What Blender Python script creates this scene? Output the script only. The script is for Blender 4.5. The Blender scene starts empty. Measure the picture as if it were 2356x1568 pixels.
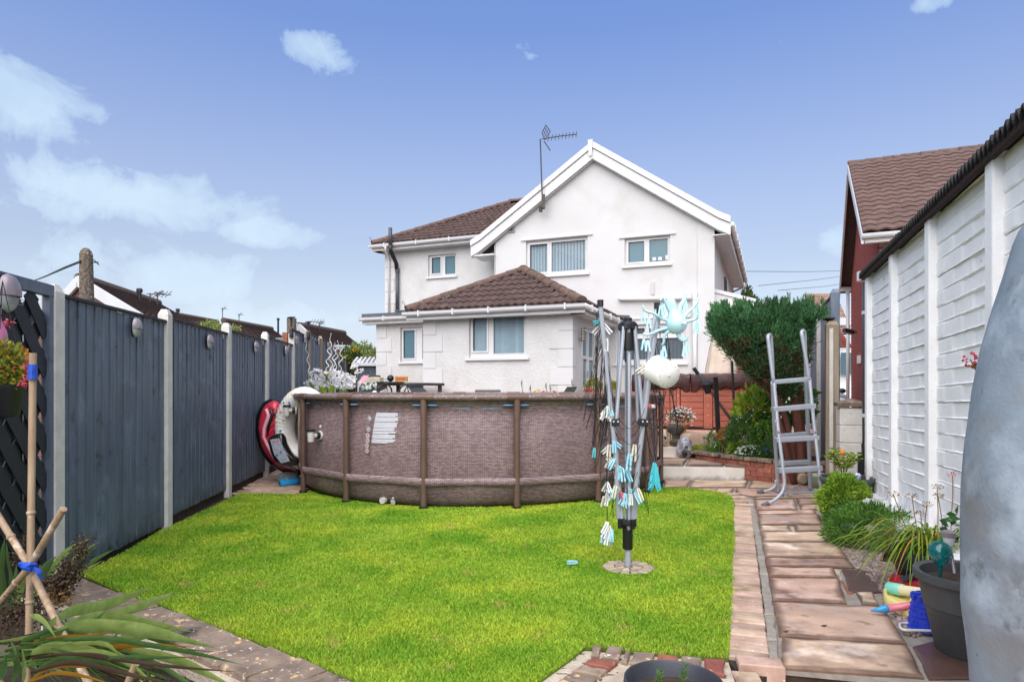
import bpy, math, random
import numpy as np
from mathutils import Vector, Matrix, noise as mnoise
random.seed(7); RS = np.random.RandomState(11)
PI = math.pi; R = math.radians
SC = bpy.context.scene
COL = SC.collection
# ------------------------------------------------------------------ camera, sky, sun, exposure
EH, F_, CX_, HV_ = 1.31, 1500.0, 1178.0, 895.0     # eye height (m) and the survey of the photograph (2356 px wide)
cam_d = bpy.data.cameras.new('camera'); cam = bpy.data.objects.new('camera', cam_d); COL.objects.link(cam)
cam.location = (0, 0, EH); cam.rotation_euler = (R(90), 0, 0)
cam_d.sensor_width = 36; cam_d.lens = 36*F_/2356.0; cam_d.shift_y = (HV_-784.0)/2356.0
cam_d.clip_start = .05; cam_d.clip_end = 3000
SC.camera = cam
SC.render.resolution_x, SC.render.resolution_y = 1024, 681
SC.view_settings.view_transform = 'Standard'; SC.view_settings.look = 'None'
SC.view_settings.exposure = 0.35; SC.view_settings.gamma = 1.0
try: SC.view_settings.use_curve_mapping = False
except Exception: pass

SUN_EL, SUN_AZ = 52.0, 194.0        # azimuth clockwise from +Y: high, behind the camera to the left
world = bpy.data.worlds.new('World'); SC.world = world; world.use_nodes = True
class NT:
    """tiny node-tree writer"""
    def __init__(s, tree): s.t = tree; s.n = tree.nodes; s.l = tree.links
    def add(s, kind, **kw):
        nd = s.n.new(kind)
        for k, v in kw.items(): setattr(nd, k, v)
        return nd
    def link(s, a, b): s.l.new(a, b)
    def m(s, op, a, b=None, c=None, clamp=False):
        nd = s.n.new('ShaderNodeMath'); nd.operation = op; nd.use_clamp = clamp
        for i, x in enumerate((a, b, c)):
            if x is None: continue
            if isinstance(x, (int, float)): nd.inputs[i].default_value = x
            else: s.l.new(x, nd.inputs[i])
        return nd.outputs[0]
    def mix(s, fac, a, b, mode='MIX'):
        nd = s.n.new('ShaderNodeMix'); nd.data_type = 'RGBA'; nd.blend_type = mode
        for i, x in ((0, fac), (6, a), (7, b)):
            if isinstance(x, (int, float)): nd.inputs[i].default_value = x
            elif isinstance(x, (tuple, list)): nd.inputs[i].default_value = (*x[:3], 1)
            else: s.l.new(x, nd.inputs[i])
        return nd.outputs[2]
    def ramp(s, fac, stops):
        nd = s.n.new('ShaderNodeValToRGB'); e = nd.color_ramp.elements
        while len(e) < len(stops): e.new(.5)
        for el, (p, c) in zip(e, stops):
            el.position = p; el.color = (*c[:3], 1) if isinstance(c, (tuple, list)) else (c, c, c, 1)
        s.l.new(fac, nd.inputs[0]); return nd.outputs[0]
    def noise(s, vec, scale, detail=3, rough=.55, dist=0):
        nd = s.n.new('ShaderNodeTexNoise'); nd.inputs['Scale'].default_value = scale
        nd.inputs['Detail'].default_value = detail; nd.inputs['Roughness'].default_value = rough
        nd.inputs['Distortion'].default_value = dist
        if vec is not None: s.l.new(vec, nd.inputs['Vector'])
        return nd.outputs['Fac']
w = NT(world.node_tree); w.n.clear()
out = w.add('ShaderNodeOutputWorld'); bg = w.add('ShaderNodeBackground'); w.link(bg.outputs[0], out.inputs[0])
sky = w.add('ShaderNodeTexSky'); sky.sky_type = 'NISHITA'; sky.sun_disc = False
sky.sun_elevation = R(SUN_EL); sky.sun_rotation = R(SUN_AZ); sky.air_density = 1.0; sky.dust_density = 1.6; sky.ozone_density = 2.0
bg.inputs['Strength'].default_value = .11
tc = w.add('ShaderNodeTexCoord'); sep = w.add('ShaderNodeSeparateXYZ'); w.link(tc.outputs['Generated'], sep.inputs[0])
az = w.m('ARCTAN2', sep.outputs[0], sep.outputs[1]); el = w.m('ARCSINE', sep.outputs[2])
# the photograph's sky: pale near the horizon, periwinkle above
grad = w.ramp(w.m('MULTIPLY', el, 1/1.2, clamp=True), [(0.0, (1.28, 1.08, 1.0)), (.16, (1.32, 1.11, 1.07)), (.24, (1.42, 1.22, 1.27)), (.436, (1.31, 1.36, 1.70)), (1.0, (1.3, 1.3, 1.55))])
tinted = w.mix(1.0, sky.outputs[0], grad, 'MULTIPLY')
n1 = w.noise(tc.outputs['Generated'], 9.5, 10, .62, .35); n2 = w.noise(tc.outputs['Generated'], 2.1, 3, .5)
def pxdir(u, v):
    x, z = (u-CX_)/F_, (HV_-v)/F_; return math.atan2(x, 1), math.atan2(z, math.hypot(x, 1))
blobs = [(70, 215, 150, 56, 1.0), (330, 462, 210, 50, 1.05), (110, 470, 90, 34, .8), (715, 105, 80, 50, 1.25), (630, 538, 115, 34, 1.15), (410, 640, 200, 55, 1.1),
         (620, 740, 240, 60, .85), (230, 590, 150, 60, .7), (2125, 10, 52, 26, 1.15), (1925, 545, 55, 38, .62), (300, 740, 300, 60, .6)]
acc = None
for (u, v, su, sv, amp) in blobs:
    a0, e0 = pxdir(u, v)
    dx = w.m('MULTIPLY', w.m('SUBTRACT', az, a0), F_/su*1.02); dy = w.m('MULTIPLY', w.m('SUBTRACT', el, e0), F_/sv*1.02)
    g = w.m('MULTIPLY', w.m('EXPONENT', w.m('MULTIPLY', w.m('ADD', w.m('MULTIPLY', dx, dx), w.m('MULTIPLY', dy, dy)), -1.0)), amp)
    acc = g if acc is None else w.m('MAXIMUM', acc, g)
back = w.m('MULTIPLY', w.m('GREATER_THAN', w.m('ABSOLUTE', az), .95), .45)      # scattered cloud all round as well
acc = w.m('MAXIMUM', acc, back)
cm = w.m('ADD', w.m('MULTIPLY', w.m('SUBTRACT', n1, .5), 4.4), w.m('MULTIPLY', w.m('SUBTRACT', acc, .45), 1.7))
cm = w.ramp(w.m('ADD', w.m('MULTIPLY', cm, .5), .5, clamp=True), [(.45, 0.0), (.58, .48), (.85, .9)])
cm = w.m('MULTIPLY', cm, w.ramp(w.noise(tc.outputs['Generated'], 14, 7, .6), [(.30, .68), (.62, 1.0)]))
haze = w.ramp(w.m('MULTIPLY', el, 1/.5, clamp=True), [(0.0, .75), (.35, .25), (1.0, 0.0)])
c1 = w.mix(haze, tinted, (5.35, 6.45, 7.9))
c2 = w.mix(cm, c1, w.mix(haze, (4.3, 5.7, 7.0), (6.6, 7.2, 8.0)))
w.link(c2, bg.inputs['Color'])

sun_d = bpy.data.lights.new('sun', 'SUN'); sun_d.energy = 4.2; sun_d.angle = R(90); sun_d.color = (1.0, .945, .87)
sun = bpy.data.objects.new('sun', sun_d); COL.objects.link(sun)
sd = Vector((math.sin(R(SUN_AZ))*math.cos(R(SUN_EL)), math.cos(R(SUN_AZ))*math.cos(R(SUN_EL)), math.sin(R(SUN_EL))))
sun.rotation_euler = sd.to_track_quat('Z', 'Y').to_euler()

# ------------------------------------------------------------------ survey helpers
def W(u, v, Y): return Vector(((u-CX_)/F_*Y, Y, EH+(HV_-v)/F_*Y))
def G(u, v, z=0.0):
    Y = F_*(EH-z)/(v-HV_); return Vector(((u-CX_)/F_*Y, Y, z))
TH = R(21.8); AX = Vector((math.cos(TH), -math.sin(TH), 0)); BX = Vector((math.sin(TH), math.cos(TH), 0))
RO = Vector((1.195, 12.9, 0)); PZ = .58             # the house: near corner of the extension, patio level
def HP(a, b, z): return RO+AX*a+BX*b+Vector((0, 0, z))
def HB(u, v, b):                                     # point on a front-facing plane of the house
    k = (u-CX_)/F_; o = RO+BX*b
    a = (k*o.y-o.x)/(AX.x-k*AX.y); y = o.y+AX.y*a
    return a, EH+(HV_-v)/F_*y
def HA(u, v, a):                                     # point on a side plane
    k = (u-CX_)/F_; o = RO+AX*a
    b = (k*o.y-o.x)/(BX.x-k*BX.y); y = o.y+BX.y*b
    return b, EH+(HV_-v)/F_*y

# ------------------------------------------------------------------ colours and materials
def lin(c): return tuple((x/12.92 if x <= .04045 else ((x+.055)/1.055)**2.4) for x in c)
def H(h, k=1.0):
    c = lin(tuple(int(h[i:i+2], 16)/255 for i in (0, 2, 4))); return tuple(min(1, x*k) for x in c)
MATS = {}
def mat(name, c1, c2=None, scale=6, rough=.7, bump=0, bscale=40, rand=0, metal=0, spots=None, trans=0, alpha=1,
        aniso=None, spec=.5, detail=4, island=0, bdist=.01, sub=0, coat=0, contrast=.25, dirt=None, backl=None, ior=None, hue=0, edge=None):
    if name in MATS: return MATS[name]
    m = bpy.data.materials.new(name); m.use_nodes = True; t = NT(m.node_tree)
    p = t.n['Principled BSDF']; geo = t.add('ShaderNodeNewGeometry'); vec = geo.outputs['Position']
    if aniso:
        mp = t.add('ShaderNodeMapping'); mp.inputs['Scale'].default_value = aniso; t.link(vec, mp.inputs[0]); vec2 = mp.outputs[0]
    else: vec2 = vec
    c2 = c2 or tuple(x*.75 for x in c1)
    f = t.noise(vec2, scale, detail, .6)
    f = t.ramp(f, [(.5-contrast, 0.0), (.5+contrast, 1.0)])
    col = t.mix(f, c1, c2)
    if spots:
        for sp_ in spots:
            sc, ssc, th = sp_[:3]; wd_ = sp_[3] if len(sp_) > 3 else .05
            sf = t.ramp(t.noise(vec, ssc, 4, .6), [(th, 0.0), (th+wd_, 1.0)]); col = t.mix(sf, col, sc)
    if edge:
        at = t.add('ShaderNodeAttribute'); at.attribute_name = 'edge'; g = t.m('MULTIPLY', at.outputs['Fac'], t.m('ADD', t.noise(vec, 5, 4, .6), .25)); g = t.ramp(g, [(.22, 0.0), (.75, .85)]); col = t.mix(g, col, edge)
    if dirt:                       # (colour, z0, z1): splash and moss growing up from the ground
        sp = t.add('ShaderNodeSeparateXYZ'); t.link(vec, sp.inputs[0])
        g = t.m('DIVIDE', t.m('SUBTRACT', dirt[2], sp.outputs[2]), dirt[2]-dirt[1], clamp=True)
        g = t.m('MULTIPLY', g, t.noise(vec, 9, 5, .7)); g = t.ramp(g, [(.25, 0.0), (.6, .8)]); col = t.mix(g, col, dirt[0])
    if rand:
        oi = t.add('ShaderNodeObjectInfo'); v = t.m('ADD', t.m('MULTIPLY', oi.outputs['Random'], 2*rand), 1-rand)
        hs = t.add('ShaderNodeHueSaturation'); t.link(v, hs.inputs['Value']); t.link(col, hs.inputs['Color'])
        if hue:
            t.link(t.m('ADD', t.m('MULTIPLY', t.m('FRACT', t.m('MULTIPLY', oi.outputs['Random'], 7.3)), 2*hue), .5-hue), hs.inputs['Hue'])
        col = hs.outputs[0]
    if island:
        v = t.m('ADD', t.m('MULTIPLY', geo.outputs['Random Per Island'], 2*island), 1-island)
        hs = t.add('ShaderNodeHueSaturation'); t.link(v, hs.inputs['Value']); t.link(col, hs.inputs['Color'])
        t.link(t.m('ADD', t.m('MULTIPLY', t.m('FRACT', t.m('MULTIPLY', geo.outputs['Random Per Island'], 9.7)), .03+2*hue), .485-hue), hs.inputs['Hue']); col = hs.outputs[0]
    t.link(col, p.inputs['Base Color']); p.inputs['Roughness'].default_value = rough; p.inputs['Metallic'].default_value = metal
    p.inputs['Specular IOR Level'].default_value = spec; p.inputs['Coat Weight'].default_value = coat
    if trans: p.inputs['Transmission Weight'].default_value = trans
    if ior: p.inputs['IOR'].default_value = ior
    if alpha < 1: p.inputs['Alpha'].default_value = alpha
    if bump:
        b = t.add('ShaderNodeBump'); b.inputs['Strength'].default_value = bump; b.inputs['Distance'].default_value = bdist
        t.link(t.noise(vec2 if aniso else vec, bscale, 5, .6), b.inputs['Height']); t.link(b.outputs[0], p.inputs['Normal'])
    if backl:                      # thin leaves let light through
        tr = t.add('ShaderNodeBsdfTranslucent'); t.link(col, tr.inputs[0]); ms = t.add('ShaderNodeMixShader'); ms.inputs[0].default_value = backl
        t.link(p.outputs[0], ms.inputs[1]); t.link(tr.outputs[0], ms.inputs[2]); t.link(ms.outputs[0], t.n['Material Output'].inputs[0])
    MATS[name] = m; return m
def glass(name, tint=(.8, .85, .88), through=.6, rough=.03):
    m = bpy.data.materials.new(name); m.use_nodes = True; t = NT(m.node_tree); p = t.n['Principled BSDF']
    p.inputs['Base Color'].default_value = (*tint, 1); p.inputs['Roughness'].default_value = rough; p.inputs['Specular IOR Level'].default_value = .8
    tr = t.add('ShaderNodeBsdfTransparent'); tr.inputs[0].default_value = (.85, .9, .92, 1)
    ms = t.add('ShaderNodeMixShader'); ms.inputs[0].default_value = through
    t.link(p.outputs[0], ms.inputs[1]); t.link(tr.outputs[0], ms.inputs[2]); t.link(ms.outputs[0], t.n['Material Output'].inputs[0]); MATS[name] = m; return m

# ------------------------------------------------------------------ mesh builder and scene objects
WOFF = {}
def woff(par): return WOFF.get(par.name, Vector((0, 0, 0))) if par else Vector((0, 0, 0))
def thing(name, label, cat, loc=(0, 0, 0), group=None):
    o = bpy.data.objects.new(name, None); COL.objects.link(o); o.location = loc; o.empty_display_size = .1
    WOFF[o.name] = Vector(loc); o['label'] = label; o['category'] = cat
    if group: o['group'] = group
    return o
def tag(o, label, cat, group=None):
    o['label'] = label; o['category'] = cat
    if group: o['group'] = group
    return o
def link(name, me, par=None, p=None, rot=None, sc=None):
    """place a mesh (world coordinates p) under its parent"""
    o = bpy.data.objects.new(name, me); COL.objects.link(o); q = Vector(p) if p is not None else Vector((0, 0, 0))
    if par: o.parent = par
    o.location = q-woff(par); WOFF[o.name] = q
    if rot is not None: o.rotation_euler = rot
    if sc is not None: o.scale = sc
    return o
def copy_thing(src, loc, label=None, rotz=None, sc=None, group=None):
    r = src.copy(); COL.objects.link(r); r.location = loc
    if rotz is not None: r.rotation_euler.z = rotz
    if sc: r.scale = (sc, sc, sc)
    if label: r['label'] = label
    if group: r['group'] = group
    for ch in src.children:
        c = ch.copy(); COL.objects.link(c); c.parent = r
        for g in ch.children:
            d = g.copy(); COL.objects.link(d); d.parent = c
    return r
class MB:
    def __init__(s, T=None): s.v = []; s.f = []; s.T = T
    def add(s, vs, fs):
        n = len(s.v)
        s.v += [tuple(s.T(*p)) if s.T else tuple(p) for p in vs]; s.f += [tuple(n+i for i in f) for f in fs]; return s
    def box(s, x0, x1, y0, y1, z0, z1):
        return s.add([(x0, y0, z0), (x1, y0, z0), (x1, y1, z0), (x0, y1, z0), (x0, y0, z1), (x1, y0, z1), (x1, y1, z1), (x0, y1, z1)],
                     [(0, 3, 2, 1), (4, 5, 6, 7), (0, 1, 5, 4), (1, 2, 6, 5), (2, 3, 7, 6), (3, 0, 4, 7)])
    def cbox(s, c, d, M=None):
        """box at c of size d, turned by matrix M"""
        vs = []
        for dz in (-.5, .5):
            for dx, dy in ((-.5, -.5), (.5, -.5), (.5, .5), (-.5, .5)):
                q = Vector((dx*d[0], dy*d[1], dz*d[2])); q = (M @ q) if M else q; vs.append(Vector(c)+q)
        return s.add(vs, [(0, 3, 2, 1), (4, 5, 6, 7), (0, 1, 5, 4), (1, 2, 6, 5), (2, 3, 7, 6), (3, 0, 4, 7)])
    def bar(s, p, q, wd, hg, up=(0, 0, 1)):
        """rectangular bar from p to q, width wd (sideways) and height hg (along up)"""
        p, q = Vector(p), Vector(q); d = (q-p).normalized(); side = d.cross(Vector(up))
        side = side.normalized() if side.length > 1e-4 else Vector((1, 0, 0)); u2 = side.cross(d)
        vs = []
        for c in (p, q):
            for a, b in ((-1, -1), (1, -1), (1, 1), (-1, 1)): vs.append(c+side*a*wd/2+u2*b*hg/2)
        return s.add(vs, [(0, 1, 2, 3), (7, 6, 5, 4), (0, 4, 5, 1), (1, 5, 6, 2), (2, 6, 7, 3), (3, 7, 4, 0)])
    def prism(s, pts, z0, z1):
        """vertical prism over a plan polygon; z may be callables"""
        n = len(pts); area = sum(pts[i][0]*pts[(i+1) % n][1]-pts[(i+1) % n][0]*pts[i][1] for i in range(n))
        if area < 0: pts = pts[::-1]
        f0 = z0 if callable(z0) else (lambda x, y: z0); f1 = z1 if callable(z1) else (lambda x, y: z1)
        vs = [(p[0], p[1], f0(p[0], p[1])) for p in pts]+[(p[0], p[1], f1(p[0], p[1])) for p in pts]
        return s.add(vs, [tuple(range(n))[::-1], tuple(range(n, 2*n))]+[(i, (i+1) % n, n+(i+1) % n, n+i) for i in range(n)])
    def slab(s, pts, nrm, th):
        """polygon of 3-D points given thickness th along -nrm"""
        nv = Vector(nrm).normalized()*th; n = len(pts); P = [Vector(p) for p in pts]
        return s.add(P+[p-nv for p in P], [tuple(range(n)), tuple(range(n, 2*n))[::-1]]+[(i, n+i, n+(i+1) % n, (i+1) % n) for i in range(n)])
    def tube(s, pts, r, seg=8, cap=True, flat=1.0):
        pts = [Vector(p) for p in pts]; n = len(pts)
        rs = r if isinstance(r, (list, tuple)) else [r]*n
        vs = []; up = None
        for i, p in enumerate(pts):
            d = (pts[min(i+1, n-1)]-pts[max(i-1, 0)])
            d = d.normalized() if d.length > 1e-9 else Vector((0, 0, 1))
            if up is None:
                up = Vector((0, 0, 1)) if abs(d.z) < .9 else Vector((0, 1, 0))
            sd_ = d.cross(up)
            if sd_.length < 1e-4: sd_ = d.orthogonal()
            sd_.normalize(); up = sd_.cross(d).normalized()
            for k in range(seg):
                a = 2*PI*k/seg; vs.append(p+(sd_*math.cos(a)+up*math.sin(a)*flat)*rs[i])
        fs = []
        for i in range(n-1):
            for k in range(seg):
                a, b = i*seg+k, i*seg+(k+1) % seg; fs.append((a, b, b+seg, a+seg))
        if cap: fs += [tuple(range(seg))[::-1], tuple(range((n-1)*seg, n*seg))]
        return s.add(vs, fs)
    def lathe(s, c, prof, seg=24, M=None, cap=True, arc=(0, 2*PI)):
        """prof: list of (radius, height); axis z unless turned by M"""
        c = Vector(c); vs = []; full = abs(arc[1]-arc[0]-2*PI) < 1e-6; cnt = seg if full else seg+1
        for (r, h) in prof:
            for k in range(cnt):
                a = arc[0]+(arc[1]-arc[0])*k/seg; q = Vector((r*math.cos(a), r*math.sin(a), h)); q = (M @ q) if M else q; vs.append(c+q)
        fs = []
        for i in range(len(prof)-1):
            for k in range(seg):
                a = i*cnt+k; b = i*cnt+((k+1) % cnt if full else k+1); fs.append((a, b, b+cnt, a+cnt))
        if cap and full:
            if prof[0][0] > 1e-5: fs.append(tuple(range(cnt))[::-1])
            if prof[-1][0] > 1e-5: n = (len(prof)-1)*cnt; fs.append(tuple(range(n, n+cnt)))
        return s.add(vs, fs)
    def ball(s, c, r, seg=12, rings=8, M=None):
        if isinstance(r, (int, float)): r = (r, r, r)
        c = Vector(c); vs = []; fs = []
        for i in range(rings+1):
            t = PI*i/rings
            for k in range(seg):
                a = 2*PI*k/seg; q = Vector((r[0]*math.sin(t)*math.cos(a), r[1]*math.sin(t)*math.sin(a), r[2]*math.cos(t))); q = (M @ q) if M else q; vs.append(c+q)
        for i in range(rings):
            for k in range(seg):
                a, b = i*seg+k, i*seg+(k+1) % seg; fs.append((a, a+seg, b+seg, b))
        return s.add(vs, fs)
    def ribbon(s, pts, wid, side=None, fold=.0, jit=0):
        """leaf blade through pts with a width list; fold lowers/raises the midrib"""
        pts = [Vector(p) for p in pts]; n = len(pts); vs = []
        for i, p in enumerate(pts):
            d = (pts[min(i+1, n-1)]-pts[max(i-1, 0)]).normalized()
            sv = Vector(side) if side is not None else d.cross(Vector((0, 0, 1)))
            sv = sv-d*sv.dot(d)
            if sv.length < 1e-4: sv = d.orthogonal()
            sv.normalize(); nn = sv.cross(d).normalized(); wv = wid[i] if isinstance(wid, (list, tuple)) else wid
            vs += [p-sv*wv/2, p-nn*wv*fold, p+sv*wv/2]
        fs = []
        for i in range(n-1): a = 3*i; fs += [(a, a+1, a+4, a+3), (a+1, a+2, a+5, a+4)]
        return s.add(vs, fs)
    def mesh(s, name, m=None, smooth=False):
        me = bpy.data.meshes.new(name); me.from_pydata([tuple(v) for v in s.v], [], s.f)
        if m: me.materials.append(m)
        if smooth: me.polygons.foreach_set('use_smooth', [True]*len(me.polygons))
        me.update(); return me
    def build(s, name, m=None, par=None, smooth=False, bevel=0, base=None, seg=2, sub=0):
        """base: world point that becomes the object's origin"""
        q = Vector(base) if base is not None else Vector((0, 0, 0))
        if base is not None: s.v = [tuple(Vector(v)-q) for v in s.v]
        o = link(name, s.mesh(name, m, smooth), par, q)
        if bevel:
            b = o.modifiers.new('b', 'BEVEL'); b.width = bevel; b.segments = seg; b.limit_method = 'ANGLE'; b.angle_limit = R(40)
        if sub: ss = o.modifiers.new('s', 'SUBSURF'); ss.levels = sub; ss.render_levels = sub
        return o
def structure(o): o['kind'] = 'structure'; return o
def stuff(o): o['kind'] = 'stuff'; return o
def auto(o, ang=40):
    me = o.data; me.polygons.foreach_set('use_smooth', [True]*len(me.polygons))
    try: me.set_sharp_from_angle(angle=R(ang))
    except Exception: pass
    return o
def pieces(name, me, par, tf, limit=300, stuffname=None):
    """tf: list of 4x4 world matrices; the nearest `limit` become objects, the rest one joined mesh"""
    cp = Vector((0, 0, EH)); tf = sorted(tf, key=lambda M: (M.translation-cp).length)
    for M in tf[:limit]:
        l, r, sc = M.decompose(); o = link(name, me, par, l, r.to_euler(), sc)
    if len(tf) > limit:
        V = np.array([v.co[:] for v in me.vertices]); vv = []; ff = []; n = 0
        for M in tf[limit:]:
            A = np.array(M); vv.append(V @ A[:3, :3].T+A[:3, 3]); ff += [tuple(n+i for i in p.vertices) for p in me.polygons]; n += len(V)
        vv = np.concatenate(vv); m2 = bpy.data.meshes.new(stuffname or name+'s'); m2.from_pydata([tuple(x) for x in vv], [], ff)
        m2.materials.append(me.materials[0]); stuff(link(stuffname or name+'s', m2, par))
def fastmesh(name, verts, k, m, par=None, faces=None, smooth=False):
    """verts (N,k,3): N polygons patterns; faces: index pattern inside one item"""
    verts = np.asarray(verts, dtype=np.float32); N = verts.shape[0]; pat = faces or [tuple(range(k))]
    me = bpy.data.meshes.new(name); me.vertices.add(N*k); me.vertices.foreach_set('co', verts.reshape(-1))
    loops = np.concatenate([(np.arange(N)[:, None]*k+np.array(p)[None, :]) for p in pat], axis=1)
    lens = np.array([len(p) for p in pat]); tot = lens.sum()
    me.loops.add(N*tot); me.loops.foreach_set('vertex_index', loops.reshape(-1).astype(np.int32))
    me.polygons.add(N*len(pat)); starts = (np.arange(N)[:, None]*tot+np.concatenate([[0], np.cumsum(lens)[:-1]])[None, :]).reshape(-1)
    me.polygons.foreach_set('loop_start', starts.astype(np.int32))
    try: me.polygons.foreach_set('loop_total', np.tile(lens, N).astype(np.int32))
    except Exception: pass
    me.materials.append(m); me.update(calc_edges=True); me.validate()
    return link(name, me, par)
def unit(a): return a/np.maximum(np.linalg.norm(a, axis=-1, keepdims=True), 1e-9)
def leaves(name, P, D, L, Wd, m, par=None, droop=.0, cup=.15):
    """diamond leaves at points P pointing along D"""
    P = np.asarray(P, float); D = unit(np.asarray(D, float)); N = len(P)
    L = np.broadcast_to(L, (N,))[:, None]; Wd = np.broadcast_to(Wd, (N,))[:, None]
    r = unit(RS.normal(size=(N, 3))); S = unit(np.cross(D, r)); Nn = np.cross(S, D)
    mid = P+D*L*.5
    v = np.stack([P, mid+S*Wd*.5+Nn*Wd*cup, P+D*L-np.array([0, 0, 1])*L*droop, mid-S*Wd*.5+Nn*Wd*cup], axis=1)
    o = fastmesh(name, v, 4, m, par, [(0, 1, 2), (0, 2, 3)])
    if par: stuff(o)
    return o
def shell(c, r, n, inner=.55):
    d = unit(RS.normal(size=(n, 3))); rad = (inner+(1-inner)*RS.rand(n)**.5)*np.array([1+.30*mnoise.noise(Vector(x)*2.3+Vector(c)) for x in d]); rad = rad[:, None]
    return np.array(c)+d*np.array(r)*rad, d
def M4(p, rz=0, sc=(1, 1, 1), rx=0, ry=0):
    return Matrix.Translation(Vector(p)) @ Matrix.Rotation(rz, 4, 'Z') @ Matrix.Rotation(ry, 4, 'Y') @ Matrix.Rotation(rx, 4, 'X') @ Matrix.Diagonal((*sc, 1))
def bez(p0, p1, p2, n=8):
    p0, p1, p2 = map(Vector, (p0, p1, p2)); return [p0*(1-t)**2+p1*2*t*(1-t)+p2*t*t for t in [i/n for i in range(n+1)]]
def spline(pts, n=6):
    P = [Vector(p) for p in pts]; P = [P[0]*2-P[1]]+P+[P[-1]*2-P[-2]]; o = []
    for i in range(1, len(P)-2):
        for k in range(n):
            t = k/n; a, b, c, d = P[i-1], P[i], P[i+1], P[i+2]
            o.append(.5*((2*b)+(c-a)*t+(2*a-5*b+4*c-d)*t*t+(3*b-a-3*c+d)*t**3))
    o.append(P[-2]); return o
# ------------------------------------------------------------------ materials
m_soil = mat('soil', H('4a3a2c'), H('2b2019'), 30, .95, .6, 60, bdist=.02)
m_base = mat('earth ground', H('6b6a52'), H('4e5238'), 3, .95)
m_turf = mat('turf', H('5c7a1c'), H('4a5e18'), 7, .95)
m_grass = mat('grass blades', (.43, .58, .060), (.27, .46, .04), 1.5, .75, spots=[((.58, .64, .06), 1.1, .48, .25), ((.19, .40, .028), 1.2, .46, .2), ((.52, .48, .12), 4.0, .60, .14)], island=.25, backl=.35, spec=.15, detail=5, contrast=.16)
m_slab = mat('sandstone', H('d6b89f'), H('a88a73'), 3.2, .55, .6, 60, rand=.16, hue=.012, aniso=(1.0, 1.5, 1), detail=9, spots=[(H('5b4438'), 1.5, .53, .16), (H('b0a5a0'), 1.9, .56, .14), (H('7a5848'), 7, .60, .14), (H('ecd8c6'), 2.3, .56, .14)], contrast=.2, bdist=.006, edge=H('5a4030'))
m_slabd = mat('dark wet sandstone', H('6d4f45'), H('4d3933'), 3, .38, .3, 30, rand=.1, bdist=.005)
m_mort = mat('grey mortar', H('a0988c'), H('7c746a'), 12, .9, .5, 90, bdist=.004)
m_ybrick = mat('buff edging brick', H('c6ad99'), H('9d816c'), 9, .85, .4, 120, rand=.2, hue=.015, spots=[(H('e6d3c0'), 60, .66), (H('7d6350'), 2.5, .55, .14)], bdist=.003)
m_cope = mat('lichened coping brick', H('94826f'), H('62544a'), 7, .9, .6, 70, rand=.2, spots=[(H('2f2926'), 3, .56, .1), (H('c9a67e'), 11, .60, .05), (H('c9c0b4'), 34, .63, .06)], bdist=.004)
m_ragged = mat('rough cream mortar', H('cfc1ad'), H('9a8b78'), 7, .95, .9, 45, spots=[(H('4a4036'), 22, .60)], bdist=.012)
m_redbrick = mat('red brick', H('a0604c'), H('744237'), 7, .85, .4, 120, rand=.25, hue=.01, bdist=.003, spots=[(H('c0937f'), 24, .60, .1), (H('4a3a32'), 4, .60, .1)])
m_wbrick = mat('whitewashed wall', H('ece8e0'), H('cfc8bb'), 5, .85, .5, 60, spots=[(H('6d5b47'), 9, .68)], bdist=.006, dirt=(H('5c4a36'), 0, .12))
m_gravel = mat('gravel', H('a89890'), H('6d5850'), 40, .85, .2, 80, island=.35, hue=.02)
m_white = mat('white render paint', H('d0cfcd'), H('c7c5c2'), 1.1, .75, .25, 90, bdist=.004, spots=[(H('c0bcb5'), .8, .56, .2)])
m_rough = mat('white roughcast', H('d1d0cd'), H('c4c2be'), 2.5, .8, 1.0, 26, bdist=.016, dirt=(H('a89c8a'), .5, 1.3), spots=[(H('bfbab2'), 1.2, .56, .2)])
m_upvc = mat('white upvc', H('d6d5d4'), H('cdcccb'), 2, .32)
m_fence = mat('slate grey fence paint', H('647080'), H('4b5563'), 4, .5, .6, 24, rand=.08, dirt=(H('2c2b2e'), .0, .5), detail=7, aniso=(3, 3, .55), spots=[(H('6f7a8a'), 4, .56, .16), (H('353d49'), 7, .60, .12), (H('262b34'), 16, .68, .05)], bdist=.004)
m_fence2 = mat('dark trellis paint', H('262a33'), H('1c1f27'), 6, .6, .4, 40, bdist=.004)
m_conc = mat('pale concrete', H('dcd7cf'), H('c2bcb2'), 9, .9, .5, 70, spots=[(H('6b665f'), 55, .68)], bdist=.004)
m_concb = mat('tan concrete', H('a89a84'), H('86785f'), 6, .9, .5, 60, bdist=.004, aniso=(1, 1, .25))
m_tile = mat('brown concrete roof tile', H('5c463f'), H('3a2c28'), 9, .9, .6, 90, rand=.18, spots=[(H('a08a7c'), 70, .64), (H('6e6a45'), 5, .70)], bdist=.004)
m_ridge = mat('mossy ridge tile', H('6f574c'), H('4a3a32'), 8, .95, .7, 70, rand=.12, spots=[(H('b09a88'), 55, .64), (H('3c3a22'), 6, .60)], bdist=.006)
m_dark = mat('black plastic', H('1d1e21'), H('141517'), 8, .45)
m_lead = mat('lead', H('5a5d62'), H('45484d'), 6, .6)
m_under = mat('roof felt', H('241d1b'), H('181311'), 5, .95)
m_glassw = glass('window glass', (.34, .40, .44), .84, .03)
m_frost = mat('obscured glass', H('5f7e88'), H('51707b'), 300, .18, .3, 160, bdist=.002)
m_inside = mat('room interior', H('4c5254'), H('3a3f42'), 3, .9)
m_blind = mat('vertical blind fabric', H('e6e8ea'), H('d8dbde'), 8, .85)
m_blindb = mat('pale blue blind fabric', H('dbe6ea'), H('cbd8dd'), 8, .85, rand=.14)

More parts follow.
